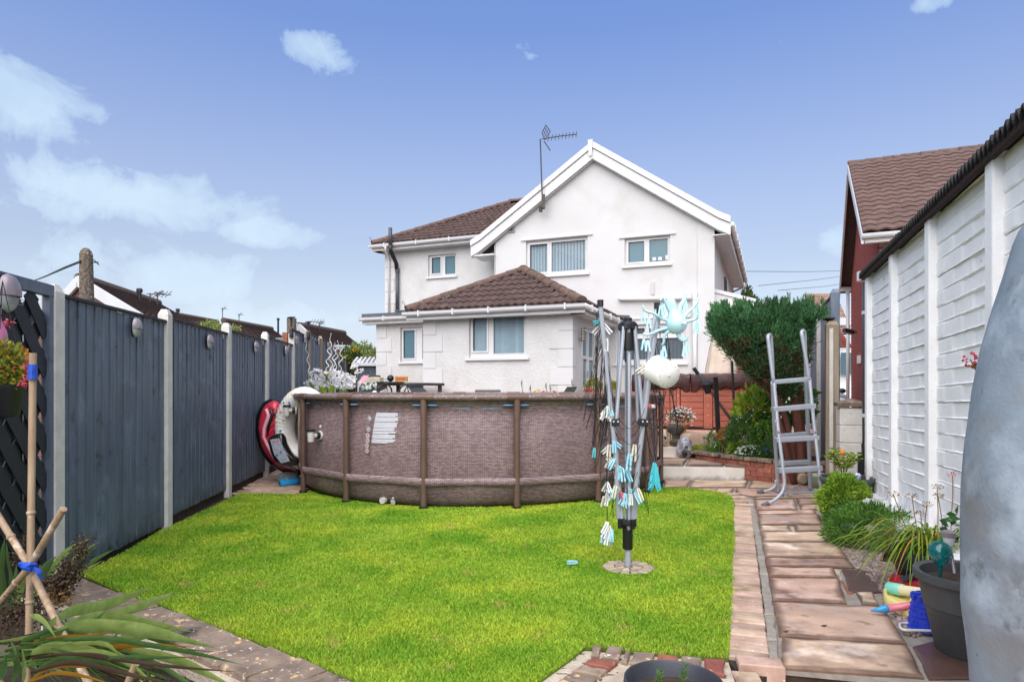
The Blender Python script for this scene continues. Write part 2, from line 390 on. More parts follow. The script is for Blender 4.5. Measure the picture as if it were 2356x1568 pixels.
# ------------------------------------------------------------------ ground
def ground_z(): return -.42
structure(MB().add([(-600, -120, -.42), (600, -120, -.42), (600, 900, -.42), (-600, 900, -.42)], [(0, 1, 2, 3)]).build('ground', m_base))
def GL(pts, z=0): return [G(u, v, z)[:2] for u, v in pts]
lawn_near = [(178, 1326), (191, 1323), (306, 1373), (366, 1389), (469, 1429), (572, 1470), (736, 1532), (830, 1572), (930, 1602), (1040, 1622), (1150, 1612), (1237, 1568), (1321, 1508), (1346, 1486), (1399, 1487), (1457, 1497), (1563, 1505), (1676, 1512)]
lawn_right = [(1684, 1420), (1690, 1330), (1690, 1240), (1689, 1180), (1688, 1157), (1683, 1145), (1672, 1137), (1639, 1130), (1576, 1123), (1526, 1122)]
lawn_far = [(1400, 1118), (1100, 1112), (800, 1118), (700, 1130), (690, 1137), (640, 1137), (556, 1135), (531, 1145), (397, 1210), (260, 1282)]
LAWN = GL(lawn_near+lawn_right+lawn_far)
def inpoly(P, x, y):
    ins = False; n = len(P); j = n-1
    for i in range(n):
        xi, yi = P[i]; xj, yj = P[j]
        if (yi > y) != (yj > y) and x < (xj-xi)*(y-yi)/(yj-yi)+xi: ins = not ins
        j = i
    return ins
def inpoly_np(P, X, Y):
    ins = np.zeros(len(X), bool); n = len(P); j = n-1
    for i in range(n):
        xi, yi = P[i]; xj, yj = P[j]
        c = ((yi > Y) != (yj > Y)) & (X < (xj-xi)*(Y-yi)/((yj-yi) if abs(yj-yi) > 1e-9 else 1e-9)+xi); ins ^= c; j = i
    return ins
# the raised garden: soil body under lawn, paths and beds, held by the low wall towards the camera
outer = GL([(60, 1340), (156, 1366), (262, 1411), (380, 1457), (531, 1516), (641, 1571), (760, 1620)])
outer_r = GL([(1210, 1640), (1300, 1590), (1392, 1550), (1440, 1540), (1700, 1556)])
body = [(-9, outer[0][1]+.1)]+outer+outer_r+[G(1782, 1536)[:2], (3.5, 2.80), (14, 2.2), (14, 30), (-9, 30)]
structure(MB().prism([tuple(p) for p in body], -.41, -.03).build('garden_bank', m_soil))
structure(MB().prism([tuple(p) for p in LAWN], -.028, -.004).build('lawn', m_turf))
# grass blades
N = 400000
xs = np.array([p[0] for p in LAWN]); ys = np.array([p[1] for p in LAWN])
u_ = RS.rand(N*3); Yr = ys.min()*np.exp(u_*np.log(ys.max()/ys.min()))       # denser towards the camera
Xr = xs.min()+RS.rand(N*3)*(xs.max()-xs.min())
k = inpoly_np([(p[0]*1.0, p[1]) for p in LAWN], Xr, Yr)
pc = (Xr+.468)**2+(Yr-9.71)**2 > 2.5**2; k &= pc
k &= (Xr-.858)**2+(Yr-4.80)**2 > .19**2
Xr, Yr = Xr[k][:N], Yr[k][:N]; n = len(Xr)
h = .014+.016*RS.rand(n); patch = np.array([mnoise.noise((x*1.4, y*1.4, 0)) for x, y in zip(Xr[::1], Yr[::1])])
h *= 1+.55*patch
wd = (.0022+.0018*RS.rand(n))*np.clip(Yr/3.0, 1, 2.6); a = RS.rand(n)*2*PI; ln = h*(.25+.7*RS.rand(n)); a2 = RS.rand(n)*2*PI
B0 = np.stack([Xr, Yr, np.full(n, -.006)], 1); sx = np.stack([np.cos(a)*wd, np.sin(a)*wd, 0*a], 1)
md = B0+np.stack([np.cos(a2)*ln*.35, np.sin(a2)*ln*.35, h*.65], 1); tp = B0+np.stack([np.cos(a2)*ln, np.sin(a2)*ln, h], 1)
gv = np.stack([B0-sx, B0+sx, md+sx*.7, md-sx*.7, tp], 1)
g = fastmesh('grass', gv, 5, m_grass, None, [(0, 1, 2, 3), (3, 2, 4)]); stuff(g)
tag(g, 'short bright green lawn grass with yellowish patches in front of the pool', 'grass')

# ------------------------------------------------------------------ soldier course between lawn and slabs
m_joint = mat('dark joint sand', H('3e3329'), H('261f18'), 14, .95, .5, 90)
edge = structure(MB().prism([tuple(p) for p in GL([(1677, 1516), (1690, 1330), (1689, 1170), (1726, 1150), (1735, 1183), (1751, 1261), (1767, 1382), (1776, 1461), (1786, 1536), (1690, 1530)])], -.03, -.012).build('path_edging', m_joint))
def rough_block(name, m, sx, sy, sz, j=.004, bev=.006):
    """a block with slightly uneven chamfered top"""
    b = MB(); x, y, z = sx/2, sy/2, sz
    r = lambda: random.uniform(-j, j)
    vs = [(-x+r(), -y+r(), -z), (x+r(), -y+r(), -z), (x+r(), y+r(), -z), (-x+r(), y+r(), -z), (-x+r(), -y+r(), -bev), (x+r(), -y+r(), -bev), (x+r(), y+r(), -bev), (-x+r(), y+r(), -bev)]
    vs += [(p[0]*(1-bev/x), p[1]*(1-bev/y), r()*.5) for p in vs[4:8]]
    b.add(vs, [(0, 3, 2, 1), (0, 1, 5, 4), (1, 2, 6, 5), (2, 3, 7, 6), (3, 0, 4, 7), (4, 5, 9, 8), (5, 6, 10, 9), (6, 7, 11, 10), (7, 4, 8, 11), (8, 9, 10, 11)])
    return b.mesh(name, m)
brs = [rough_block('edging_brick', m_ybrick, .208, .088, .05, .003) for _ in range(4)]
L0, L1 = Vector(G(1677, 1512)), Vector(G(1689, 1165)); R0_, R1_ = Vector(G(1772, 1524)), Vector(G(1728, 1168))
NB = 43
for i in range(NB):
    t = (i+.5)/NB; l = L0.lerp(L1, t); r_ = R0_.lerp(R1_, t); c = (l+r_)/2; d = r_-l
    o = link('edging_brick', brs[i % 4], edge, (c.x, c.y, .012+random.uniform(-.003, .003)), (0, 0, math.atan2(d.y, d.x)+random.uniform(-.02, .02)), (d.length/.212, 1.0, 1))
# curve of bricks round the far corner of the lawn
for i, (u, v) in enumerate([(1712, 1160), (1706, 1151), (1697, 1143), (1682, 1136), (1662, 1130.5), (1640, 1127)]):
    p = G(u, v); link('edging_brick', brs[i % 4], edge, (p.x, p.y, .008), (0, 0, R(-15+i*15)), (1, 1.1, 1))
# brick pier that ends the course
pm = rough_block('pier_brick', m_ybrick, .43, .16, .10, .002, .008)
a_ = (G(1700, 1524)+G(1786, 1542))/2; link('edging_brick', rough_block('edging_brick', m_ybrick, .205, .105, .105, .002, .006), edge, (a_.x+.02, a_.y+.02, .02), (0, 0, R(-12)))
for (u, v, sx, sy, z) in ((1722, 1556, .105, .12, .0), (1696, 1550, .03, .11, -.005)):
    p = G(u, v); link('edging_brick', rough_block('edging_brick', m_ybrick, sx, sy, .10, .001, .005), edge, (p.x, p.y, z), (0, 0, R(-8)))

# ------------------------------------------------------------------ slabs
path = structure(MB().prism([tuple(p) for p in GL([(1727, 1150), (1735, 1183), (1751, 1261), (1767, 1382), (1776, 1461), (1786, 1536), (2360, 1590), (2300, 1450), (2010, 1310), (1960, 1190), (1930, 1125), (1900, 1103), (1700, 1101), (1525, 1102), (1526, 1121), (1640, 1127), (1690, 1142)])], -.028, -.014).build('paved_path', m_mort))
def c1(x, y): return ((2650+x/3.92)*.6135, (1750+y/3.92)*.6135)
def c2(x, y): return ((2650+x/2.945)*.6135, (2100+y/2.945)*.6135)
def flag(q, m=None, z=.004, th=.045, name='paving_slab', par=None, zz=0):
    P = [G(u, v, zz) for u, v in q]; cen = sum(P, Vector())/len(P); pts = []
    for i in range(len(P)):
        a, b = P[i], P[(i+1) % len(P)]; nn = max(2, int((b-a).length/.09)); sd = (b-a).normalized().cross(Vector((0, 0, 1)))
        for k in range(nn): pts.append(a.lerp(b, k/nn)+sd*random.uniform(-.004, .004)*(k > 0))
    zt = zz+z+random.uniform(-.003, .003); n = len(pts); mb = MB(); pts = [cen+(p-cen)*(1-.008/max((p-cen).length, .05)) for p in pts]; ins = [cen+(p-cen)*(1-.012/max((p-cen).length, .05)) for p in pts]; in2 = [cen+(p-cen)*(1-min(.4, .075/max((p-cen).length, .05))) for p in pts]
    vs = [(p.x, p.y, zt-th) for p in pts]+[(p.x, p.y, zt-.007) for p in pts]+[(p.x, p.y, zt+random.uniform(-.002, .002)) for p in ins]+[(p.x, p.y, zt+random.uniform(-.001, .002)) for p in in2]
    fs = [(i, (i+1) % n, n+(i+1) % n, n+i) for i in range(n)]+[(n+i, n+(i+1) % n, 2*n+(i+1) % n, 2*n+i) for i in range(n)]+[(2*n+i, 2*n+(i+1) % n, 3*n+(i+1) % n, 3*n+i) for i in range(n)]+[tuple(range(3*n, 4*n))]
    ar = sum(pts[i].x*pts[(i+1) % n].y-pts[(i+1) % n].x*pts[i].y for i in range(n))
    if ar < 0: fs = [f[::-1] for f in fs]
    o = mb.add(vs, fs).build(name, m or m_slab, par or path, base=(cen.x, cen.y, zt)); at = o.data.attributes.new('edge', 'FLOAT', 'POINT'); at.data.foreach_set('value', [1.0]*(3*n)+[0.0]*n); return o
for q in ([c1(690, 485), c1(1295, 478), c1(1345, 625), c1(715, 628)], [c1(1305, 460), c1(1840, 455), c1(1860, 535), c1(1345, 545)], [c1(1350, 552), c1(1870, 545), c1(1890, 612), c1(1380, 628)],
          [c1(722, 636), c1(1590, 632), c1(1640, 686), c1(735, 692)], [c1(738, 700), c1(1660, 696), c1(1725, 846), c1(758, 848)],
          [c1(762, 856), c1(1215, 854), c1(1262, 942), c1(775, 944)], [c1(1280, 854), c1(1745, 856), c1(1800, 940), c1(1305, 942)],
          [c1(782, 953), c1(1835, 950), c1(1895, 1098), c1(805, 1094)], [c1(808, 1106), c1(1950, 1108), c1(2080, 1334), c1(835, 1318)],
          [c1(840, 1332), c1(2090, 1350), c1(2200, 1476), c1(862, 1452)],
          [c2(652, 72), c2(1405, 84), c2(1465, 186), c2(672, 172)], [c2(675, 184), c2(1468, 198), c2(1560, 468), c2(715, 438)],
          [c2(1640, 345), c2(1835, 350), c2(1915, 492), c2(1712, 478)], [c2(722, 452), c2(1900, 505), c2(1990, 560), c2(2060, 660), c2(2225, 915), c2(1300, 868), c2(790, 826)],
          [c2(815, 848), c2(1300, 872), c2(2230, 935), c2(2420, 1290), c2(1600, 1240), c2(800, 1180)],
          ): flag(q)
for q in ([c2(1480, 90), c2(2300, 110), c2(2420, 300), c2(1840, 348), c2(1570, 335)], [c2(2260, 930), c2(2700, 830), c2(3100, 1300), c2(2450, 1300)], [c1(1660, 632), c1(1880, 640), c1(1960, 800), c1(1730, 790)]):
    flag(q, m_slabd, z=.001)
for q in ([(1527, 1103), (1590, 1103.5), (1582, 1120), (1527, 1120)], [(1592, 1103.5), (1722, 1104), (1716, 1119.5), (1584, 1120)], [(1727, 1104), (1830, 1109), (1836, 1122), (1720, 1121)],
          [(1584, 1122), (1690, 1122), (1686, 1133), (1640, 1129), (1600, 1124)], [(1692, 1123), (1800, 1122), (1806, 1140), (1730, 1142), (1690, 1134)], [(1735, 1143), (1810, 1141), (1900, 1139), (1904, 1143), (1730, 1146)], [(1838, 1110), (1905, 1118), (1900, 1138), (1812, 1140), (1808, 1123)]):
    flag(q, z=.0)
for k_ in range(9):
    t0, t1 = k_/9, (k_+.985)/9
    q_ = lambda t, o: (np.interp(t, [0, .25, .5, .75, 1], [1721, 1734, 1745, 1757, 1768])+o, np.interp(t, [0, .25, .5, .75, 1], [1152, 1222, 1300, 1400, 1534]))
    w0, w1 = 10+t0*18, 10+t1*18; flag([q_(t0, 0), q_(t0, w0), q_(t1, w1), q_(t1, 0)], m_mort, z=.004, th=.03, name='mortar_fillet')
# odd brick and pale mortar pieces in the joints
for q, m in (([c2(1465, 200), c2(1500, 196), c2(1580, 335), c2(1635, 345), c2(1630, 362), c2(1560, 360)], m_redbrick), ([c2(1410, 84), c2(1465, 84), c2(1500, 186), c2(1470, 186)], m_ragged),
             ([c1(1215, 856), c1(1270, 856), c1(1305, 942), c1(1265, 944)], m_ragged), ([c1(1865, 1478), c1(1930, 1478), c1(1960, 1560), c1(1905, 1560)], m_ragged)):
    flag(q, m, z=-.006, th=.02, name='joint_filling')
# lower step in front of the slabs
low = structure(MB().box(.5, 3.6, 1.6, 3.06, -.40, -.17).build('lower_step', m_slab))
low.location.y = -.05

# ------------------------------------------------------------------ coping of lichened bricks and the low retaining wall
cw = thing('retaining_wall', 'low wall capped with lichened dark bricks along the near edge of the lawn', 'wall', (-1.2, 3.4, -.4))
MB().prism([tuple(p) for p in outer]+[tuple((Vector(p)+Vector((.16, .13))).to_tuple()) for p in outer[::-1]], -.41, -.045).build('wall_body', m_ragged, cw)
inner = GL([(178, 1326), (306, 1373), (420, 1409), (572, 1470), (700, 1518), (830, 1572), (930, 1604)])
def polylen(P, step):
    P = [Vector(p) for p in P]; o = []; rem = 0
    for a, b in zip(P, P[1:]):
        d = (b-a).length; t = rem
        while t < d: o.append((a.lerp(b, t/d), (b-a).normalized())); t += step
        rem = t-d
    return o
cb = [rough_block('coping_brick', m_cope, .206, .27, .06, .006, .01) for _ in range(4)]
for i, (p, d) in enumerate(polylen(inner, .222)):
    nrm = Vector((d.y, -d.x)); c = p+nrm*.145+d*.1
    link('coping_brick', cb[i % 4], cw, (c.x, c.y, .012+random.uniform(-.007, .007)), (random.uniform(-.02, .02), random.uniform(-.02, .02), math.atan2(d.y, d.x)+random.uniform(-.02, .02)))
top = [tuple((Vector(p)+Vector((.08, .07))).to_tuple()) for p in outer]; bot = [tuple((Vector(p)+Vector((-.10, -.09))).to_tuple()) for p in outer]
MB().prism(bot+top[::-1], -.08, -.02).build('mortar_band', m_ragged, cw)
cr = thing('planter_edge', 'short low wall of mixed bricks between the lawn corner and the charcoal bowl', 'wall', (.9, 2.9, -.4))
rb = GL([(1190, 1568), (1345, 1490), (1676, 1516), (1700, 1590), (1400, 1650), (1190, 1640)])
MB().prism([tuple(p) for p in rb], -.41, -.014).build('wall_body', m_ragged, cr)
def bq(q, m): flag(q, m, z=.008, th=.07, name='coping_brick', par=cr)
c4 = lambda x, y: ((2250+x/3.366)*.6135, (2350+y/3.366)*.6135)
bq([c4(-110, 230), c4(40, 240), c4(-10, 385), c4(-120, 370)], m_cope); bq([c4(100, 240), c4(305, 255), c4(245, 430), c4(5, 395)], m_cope); bq([c4(330, 280), c4(395, 290), c4(340, 465), c4(260, 440)], m_cope)
bq([c4(425, 310), c4(705, 325), c4(680, 490), c4(365, 470)], m_cope); bq([c4(722, 330), c4(1000, 355), c4(990, 500), c4(690, 490)], m_redbrick); bq([c4(1015, 360), c4(1295, 380), c4(1290, 530), c4(1000, 500)], m_cope)
bq([c4(1305, 385), c4(1592, 405), c4(1580, 620), c4(1300, 580)], m_redbrick)
bq([c4(-110, 385), c4(245, 445), c4(130, 540), c4(-230, 470)], m_redbrick); bq([c4(-240, 480), c4(120, 550), c4(0, 640), c4(-370, 560)], m_cope); bq([c4(-380, 570), c4(-15, 655), c4(-130, 740), c4(-500, 650)], m_cope)
bq([c4(-510, 660), c4(-150, 750), c4(-280, 850), c4(-640, 750)], m_cope)

# ------------------------------------------------------------------ rear paving, steps, bed, gravel
blockp = structure(MB().prism([tuple(p) for p in GL([(350, 1240), (533, 1146), (556, 1134), (690, 1136), (1000, 1110), (1000, 1062), (560, 1062), (560, 1100), (350, 1200)])], -.028, -.010).build('block_paving', m_soil))
pb = [rough_block('paving_block', m_ybrick, .20, .10, .05, .003, .006) for _ in range(3)]
RB = GL([(545, 1142), (560, 1136), (688, 1137), (700, 1120), (700, 1075), (590, 1075)])
for i in range(-40, -10):
    for j in range(60, 105):
        x, y = i*.104, j*.104; c = math.cos(-.15); s_ = math.sin(-.15)
        if (i+j) % 2 or not inpoly(RB, x, y): continue
        link('paving_block', pb[(i*7+j) % 3], blockp, (x, y, .004+random.uniform(-.003, .003)), (0, 0, -.12))
upper = structure(MB().prism([(-9, 12.9), (-3.9, 12.6), (-1.6, 12.45), (2.0, 11.9), (2.35, 10.95), (3.0, 10.95), (5.6, 10.9), (5.6, 9.0), (14, 9.0), (14, 30), (-9, 30)], -.03, .575).build('patio', m_slab))
stp = thing('garden_steps', 'two whitewashed steps with sandstone treads beside the pool', 'steps', (2.8, 10, 0))
A0 = Vector(G(1500, 1101.5)); A1 = Vector(G(1713, 1101.5))
pts = [(A0.x, A0.y), (A1.x, A1.y), (3.35, 9.7), (3.3, 11), (1.6, 11.6)]
MB().prism(pts, -.02, .158).build('riser', m_wbrick, stp)
T0 = .162
for q in ([(1500, 1071), (1573, 1072), (1582, 1059), (1500, 1058)], [(1576, 1072), (1664, 1073), (1672, 1059), (1585, 1059)], [(1667, 1073), (1716, 1076), (1700, 1062), (1675, 1059)], [(1500, 1057), (1590, 1058), (1602, 1045), (1500, 1045)], [(1593, 1058), (1690, 1061), (1650, 1050), (1606, 1045)]):
    flag(q, m_slab, z=.03, th=.034, name='tread', par=stp, zz=T0)
q0 = G(1480, 1050, .19); q1 = G(1560, 1050, .19)
MB().prism([(q0.x, q0.y), (q1.x, q1.y), (q1.x+.15, q1.y+.7), (q0.x, q1.y+.9)], .16, .35).build('riser', m_wbrick, stp)
flag([(1480, 1024), (1566, 1024), (1575, 1012), (1480, 1012)], m_slab, z=.03, th=.034, name='tread', par=stp, zz=.352)
# raised bed of red brick
bed = thing('raised_flower_bed', 'curved red brick raised bed with mossy coping below the hot tub', 'flower bed', (3.6, 9.8, 0))
curve = spline([(2.94, 10.45, 0), (3.10, 10.10, 0), (3.42, 9.50, 0), (3.72, 9.10, 0), (4.10, 8.86, 0), (4.5, 8.95, 0)], 8)
cv = [(p.x, p.y) for p in curve]
poly = cv+[(4.75, 9.0), (4.75, 11.0), (2.94, 11.0)]
MB().prism([(p[0]+.03, p[1]+.03) for p in cv]+[(4.7, 9.1), (4.7, 10.98), (2.97, 10.98)], -.02, .27).build('soil', m_soil, bed)
rbk = [rough_block('brick', m_redbrick, .215, .10, .065, .002, .004) for _ in range(3)]
MB().prism([(p[0]+.012, p[1]+.012) for p in cv]+[(p[0]+.09, p[1]+.09) for p in cv[::-1]], -.02, .262).build('mortar', m_mort, bed)
for row in range(4):
    for i, (p, d) in enumerate(polylen(cv, .226)):
        c = p+d*(.11*(row % 2)); link('brick', rbk[(i+row) % 3], bed, (c.x-d.y*.05, c.y+d.x*.05, .062+row*.068), (0, 0, math.atan2(d.y, d.x)))
for i, (p, d) in enumerate(polylen(cv, .23)):
    link('coping_brick', cb[i % 4], bed, (p.x-d.y*.05, p.y+d.x*.05, .325), (0, 0, math.atan2(d.y, d.x)), (1, .58, .8))
# plinth of the hot tub
pl = thing('hot_tub_plinth', 'whitewashed plinth with a red brick course under the hot tub', 'plinth', tuple(HP(2.4, -.3, .2)))
mb = MB(HP); mb.box(1.05, 3.75, -.26, 2.3, .15-0, .515-0); mb.build('wall', m_wbrick, pl)
for i in range(24):
    c = HP(1.12+i*.113, -.22, .58); link('brick', rbk[i % 3], pl, c, (0, 0, -TH+PI/2), (.6, 1.05, 1))
# gravel strip
gr = GL([c1(1740, 800), c1(1880, 790), c1(2352, 900), c1(2600, 1250), c1(2500, 1560), c1(2200, 1478), c1(2080, 1334), c1(1900, 1098), c1(1800, 940)])
gr2 = GL([(2000, 1290), (2012, 1318), (1995, 1320), (2020, 1345), (2050, 1400), (2075, 1440), (2090, 1462), (2200, 1440), (2200, 1300)])
gr3 = GL([(1790, 1117), (1860, 1112), (1900, 1120), (1890, 1137), (1800, 1128)])
structure(MB().prism([(2.9, 3.2), (4.3, 3.2), (4.6, 8.2), (3.9, 8.3), (3.55, 6.6)], -.029, -.012).build('gravel_bed', m_soil))
def in_any(X, Y): return inpoly_np(gr, X, Y) | inpoly_np(gr2, X, Y) | inpoly_np(gr3, X, Y)
X = 2+RS.rand(60000)*3; Y = 3+RS.rand(60000)*6; k = in_any(X, Y); X, Y = X[k], Y[k]; n = len(X)
s = .006+.009*RS.rand(n)
V8 = np.array([(-1, -1, -.6), (1, -1, -.6), (1, 1, -.6), (-1, 1, -.6), (-.7, -.6, .6), (.6, -.7, .6), (.7, .6, .5), (-.6, .7, .5)])
V8 = V8[None]*(s[:, None, None]*(.6+.7*RS.rand(n, 1, 3)))+RS.normal(size=(n, 8, 3))*.001
an = RS.rand(n)*2*PI; ca, sa = np.cos(an), np.sin(an); Rm = np.zeros((n, 3, 3)); Rm[:, 0, 0] = ca; Rm[:, 0, 1] = -sa; Rm[:, 1, 0] = sa; Rm[:, 1, 1] = ca; Rm[:, 2, 2] = 1
V8 = np.einsum('nij,nkj->nki', Rm, V8)+np.stack([X, Y, -.006+.012*RS.rand(n)], 1)[:, None, :]
gg = fastmesh('gravel', V8, 8, m_gravel, None, [(4, 5, 6, 7), (0, 1, 5, 4), (1, 2, 6, 5), (2, 3, 7, 6), (3, 0, 4, 7)]); stuff(gg)
tag(gg, 'pinkish grey gravel strip between the paving slabs and the white wall', 'gravel')
# ------------------------------------------------------------------ left fence
FP = [(-3.076-.213*i, 4.37+1.814*i) for i in range(-2, 5)]           # posts -2..4
x, y = FP[-1]; ph = R(8.7)
for i in range(6): x -= 1.826*math.sin(ph); y += 1.826*math.cos(ph); FP.append((x, y))
PT = [2.0, 2.0, 1.96, 2.0, 2.05, 2.11, 2.39, 2.48, 2.51, 2.45, 2.28, 2.28]    # panel tops (panel j between posts j and j+1)
fence = thing('boundary_fence', 'long slate grey closeboard fence with pale concrete posts on the left', 'fence', (FP[4][0], FP[4][1], 0))
def post_mb(h, w_=.092, d_=.105):
    b = MB(); x, y = w_/2, d_/2
    b.prism([(-x, -y), (x, -y), (x, y), (-x, y)], -.3, h-.05)
    n = len(b.v); b.v += [(-x*.55, -y*.55, h), (x*.55, -y*.55, h), (x*.55, y*.55, h), (-x*.55, y*.55, h)]
    b.f += [(4, 5, n+1, n), (5, 6, n+2, n+1), (6, 7, n+3, n+2), (7, 4, n, n+3), (n, n+1, n+2, n+3)]; return b
post_h = [2.05, 2.05, 2.01, 2.065, 2.12, 2.17, 2.34, 2.53, 2.55, 2.55, 2.50, 2.35, 2.3]
for i, (x, y) in enumerate(FP):
    rz = math.atan2(.213, 1.814) if i < 7 else ph
    o = post_mb(post_h[i]).build('post', m_conc if i < 7 else m_concb, fence); o.location = Vector((x, y, 0))-fence.location; o.rotation_euler.z = rz
board_me = []
for hseed in range(4):
    b = MB(); n = 9; prof = [(-.062, .0), (.062, .009)]
    vs = []
    for k in range(n+1):
        z = k/n; vs += [(-.062+random.uniform(-.001, .001), -.001, z), (.062+random.uniform(-.0015, .0015), .0065, z), (.062, .0, z), (-.062, -.012+.004, z)]
    fs = []
    for k in range(n):
        a = 4*k; fs += [(a, a+1, a+5, a+4), (a+1, a+2, a+6, a+5), (a+2, a+3, a+7, a+6), (a+3, a, a+4, a+7)]
    fs += [(3, 2, 1, 0), (4*n, 4*n+1, 4*n+2, 4*n+3)]
    board_me.append(b.add(vs, fs).mesh('fence_board', m_fence))
for j in range(2, len(FP)-1):
    (xa, ya), (xb, yb) = FP[j], FP[j+1]; d = Vector((xb-xa, yb-ya, 0)); Ld = d.length; d.normalize(); nr = Vector((d.y, -d.x, 0))   # towards the garden
    z0 = [.03, .09, .10, .12, .2, .3, .4, .45, .45, .45][j-2]; z1 = PT[j]; ang = math.atan2(d.y, d.x)
    nb = 15; step = (Ld-.10)/nb
    for k in range(nb):
        c = Vector((xa, ya, 0))+d*(.05+step*(k+.5))+nr*.012
        link('fence_board', board_me[random.randrange(4)], fence, (c.x, c.y, z0+random.uniform(-.006, .006)), (random.uniform(-.002, .002), 0, ang+PI), (step/.118*1.04, 1, z1-z0-.03))
    a = Vector((xa, ya, z1-.012))+d*.047; b_ = Vector((xb, yb, z1-.012))-d*.047
    MB().bar(a+nr*.012, b_+nr*.012, .05, .022).build('capping_rail', m_fence2, fence)
    a.z = b_.z = (z0+.0)*.5; MB().bar(a-nr*.03, b_-nr*.03, .03, max(z0-.01, .03)+.15).build('gravel_board', m_soil, fence)
    for zr in (z1-.3, z0+.3): MB().bar(Vector((xa, ya, zr))-nr*.02, Vector((xb, yb, zr))-nr*.02, .03, .05).build('back_rail', m_fence2, fence)
    MB().bar(Vector((xa, ya, (z0+z1)/2-.03))-nr*.004, Vector((xb, yb, (z0+z1)/2-.03))-nr*.004, .004, z1-z0-.1).build('backing', m_fence, fence)
# trellis bay at the left edge of the picture
tre = thing('trellis_panel', 'dark woven trellis panel with broad diagonal slats at the left edge', 'trellis', (FP[1][0], FP[1][1], 0))
for j in (0, 1):
    (xa, ya), (xb, yb) = FP[j], FP[j+1]; a = Vector((xa, ya, 0)); b_ = Vector((xb, yb, 0)); d = (b_-a).normalized(); nr = Vector((d.y, -d.x, 0)); Ld = (b_-a).length
    def TP(s, z, o): return a+d*s+nr*o+Vector((0, 0, z))
    zt = 1.99
    MB().bar(TP(.05, zt-.03, .01), TP(Ld-.05, zt-.03, .01), .05, .075).build('frame_rail', m_fence, tre); MB().bar(TP(.05, .08, .01), TP(Ld-.05, .08, .01), .05, .07).build('frame_rail', m_fence, tre)
    MB().bar(TP(.07, .1, .01), TP(.07, zt-.06, .01), .045, .04).build('frame_rail', m_fence, tre); MB().bar(TP(Ld-.075, .1, .01), TP(Ld-.075, zt-.06, .01), .05, .045, tuple(nr)).build('frame_rail', m_fence, tre)
    for sgn, off, sp_, wd_, m_ in ((-1, .012, .185, .100, m_fence2), (1, -.002, .185, .100, m_fence2)):
        k0 = -14
        for k in range(k0, 26):
            s0 = k*sp_                                          # line z = sgn*(s-s0)*slope
            pts = []
            for s in (.09, Ld-.10):
                pts.append((s, (s-s0)*1.33 if sgn > 0 else zt-(s-s0)*1.33))
            (sa, za), (sb, zb) = pts
            lo, hi = .11, zt-.07
            def clip(sa, za, sb, zb):
                o = []
                for (s, z, s2, z2) in ((sa, za, sb, zb), (sb, zb, sa, za)):
                    if z < lo: t = (lo-z)/(z2-z) if z2 != z else 9; s, z = s+(s2-s)*t, lo
                    elif z > hi: t = (hi-z)/(z2-z) if z2 != z else 9; s, z = s+(s2-s)*t, hi
                    o.append((s, z))
                return o
            if max(za, zb) < lo or min(za, zb) > hi: continue
            (sa, za), (sb, zb) = clip(sa, za, sb, zb)
            if abs(zb-za) < .03: continue
            MB().bar(TP(sa, za, off), TP(sb, zb, off), wd_, .007, tuple(nr)).build('slat', m_, tre)
    nb = 13
    for k in range(nb):
        if k % 5 == 4: continue
        c = TP(.07+(k+.5)*(Ld-.14)/nb, .1, -.07); link('back_board', board_me[k % 4], tre, c, (0, 0, math.atan2(d.y, d.x)+PI), ((Ld-.14)/nb/.118*.93, 1, 1.75))
# round bulkhead lights on the fence
lg = thing('fence_light', 'silver oval fence light near the top of the first full fence panel', 'fence light', (0, 0, 0), 'oval lights on the fence')
def ell(z0, z1, m, name, rx=.062, rz=.085, t=.035):
    b = MB(); P = []
    for i in range(9):
        z = z0+(z1-z0)*i/8
        for k in range(9):
            a = PI*k/8; rr = math.sqrt(max(0, 1-(z/rz)**2)); P.append((rx*rr*math.cos(a), -t*rr*math.sin(a)-.012, z))
    fs = [(i*9+k, i*9+k+1, (i+1)*9+k+1, (i+1)*9+k) for i in range(8) for k in range(8)]
    return b.add(P, fs).build(name, m, lg, smooth=True)
m_silver = mat('pewter plastic', H('a3979b'), H('7d7276'), 5, .35, metal=.3); m_lens = mat('ribbed lens', H('c9cdca'), H('9fa5a2'), 60, .25, .4, 60, aniso=(1, 1, 6))
ell(-.014, .0849, m_silver, 'hood', t=.05); ell(-.0849, -.016, m_lens, 'lens'); MB().lathe((0, -.005, 0), [(.06, -.006), (.064, .006)], 20, Matrix.Rotation(PI/2, 3, 'X') @ Matrix.Diagonal((1, 1.36, 1))).build('backplate', m_dark, lg)
for i in range(-2, 3): MB().bar((-.05, -.048, -.035+i*.012), (.05, -.048, -.035+i*.012), .003, .003).build('rib', m_silver, lg) if abs(i) < 2 else None
spots = [(0, .62, 1.86, 1.0, 'large silver oval light at the top left corner on the trellis'), (2, .61, 1.83, 1, None), (3, .59, 1.84, 1, 'silver oval light on the second fence panel from the left'), (4, .62, 1.9, 1, 'silver oval light on the third fence panel from the left'),
         (5, .64, 1.96, 1, 'silver oval light on the fourth fence panel, near the tall post'), (6, .1, 2.2, 1, 'oval light beside the tall lantern post on the fence'), (6, .62, 2.3, 1, 'oval light on the raised fence panel before the second lantern'),
         (7, .66, 2.38, 1, 'oval light on the fence panel after the second lantern'), (8, .55, 2.4, 1, 'small oval light above the white flowers on the fence'), (9, .5, 2.35, 1, 'small oval light behind the twisted white sticks'), (10, .4, 2.18, 1, 'farther of the two last small fence lights by the shed')]
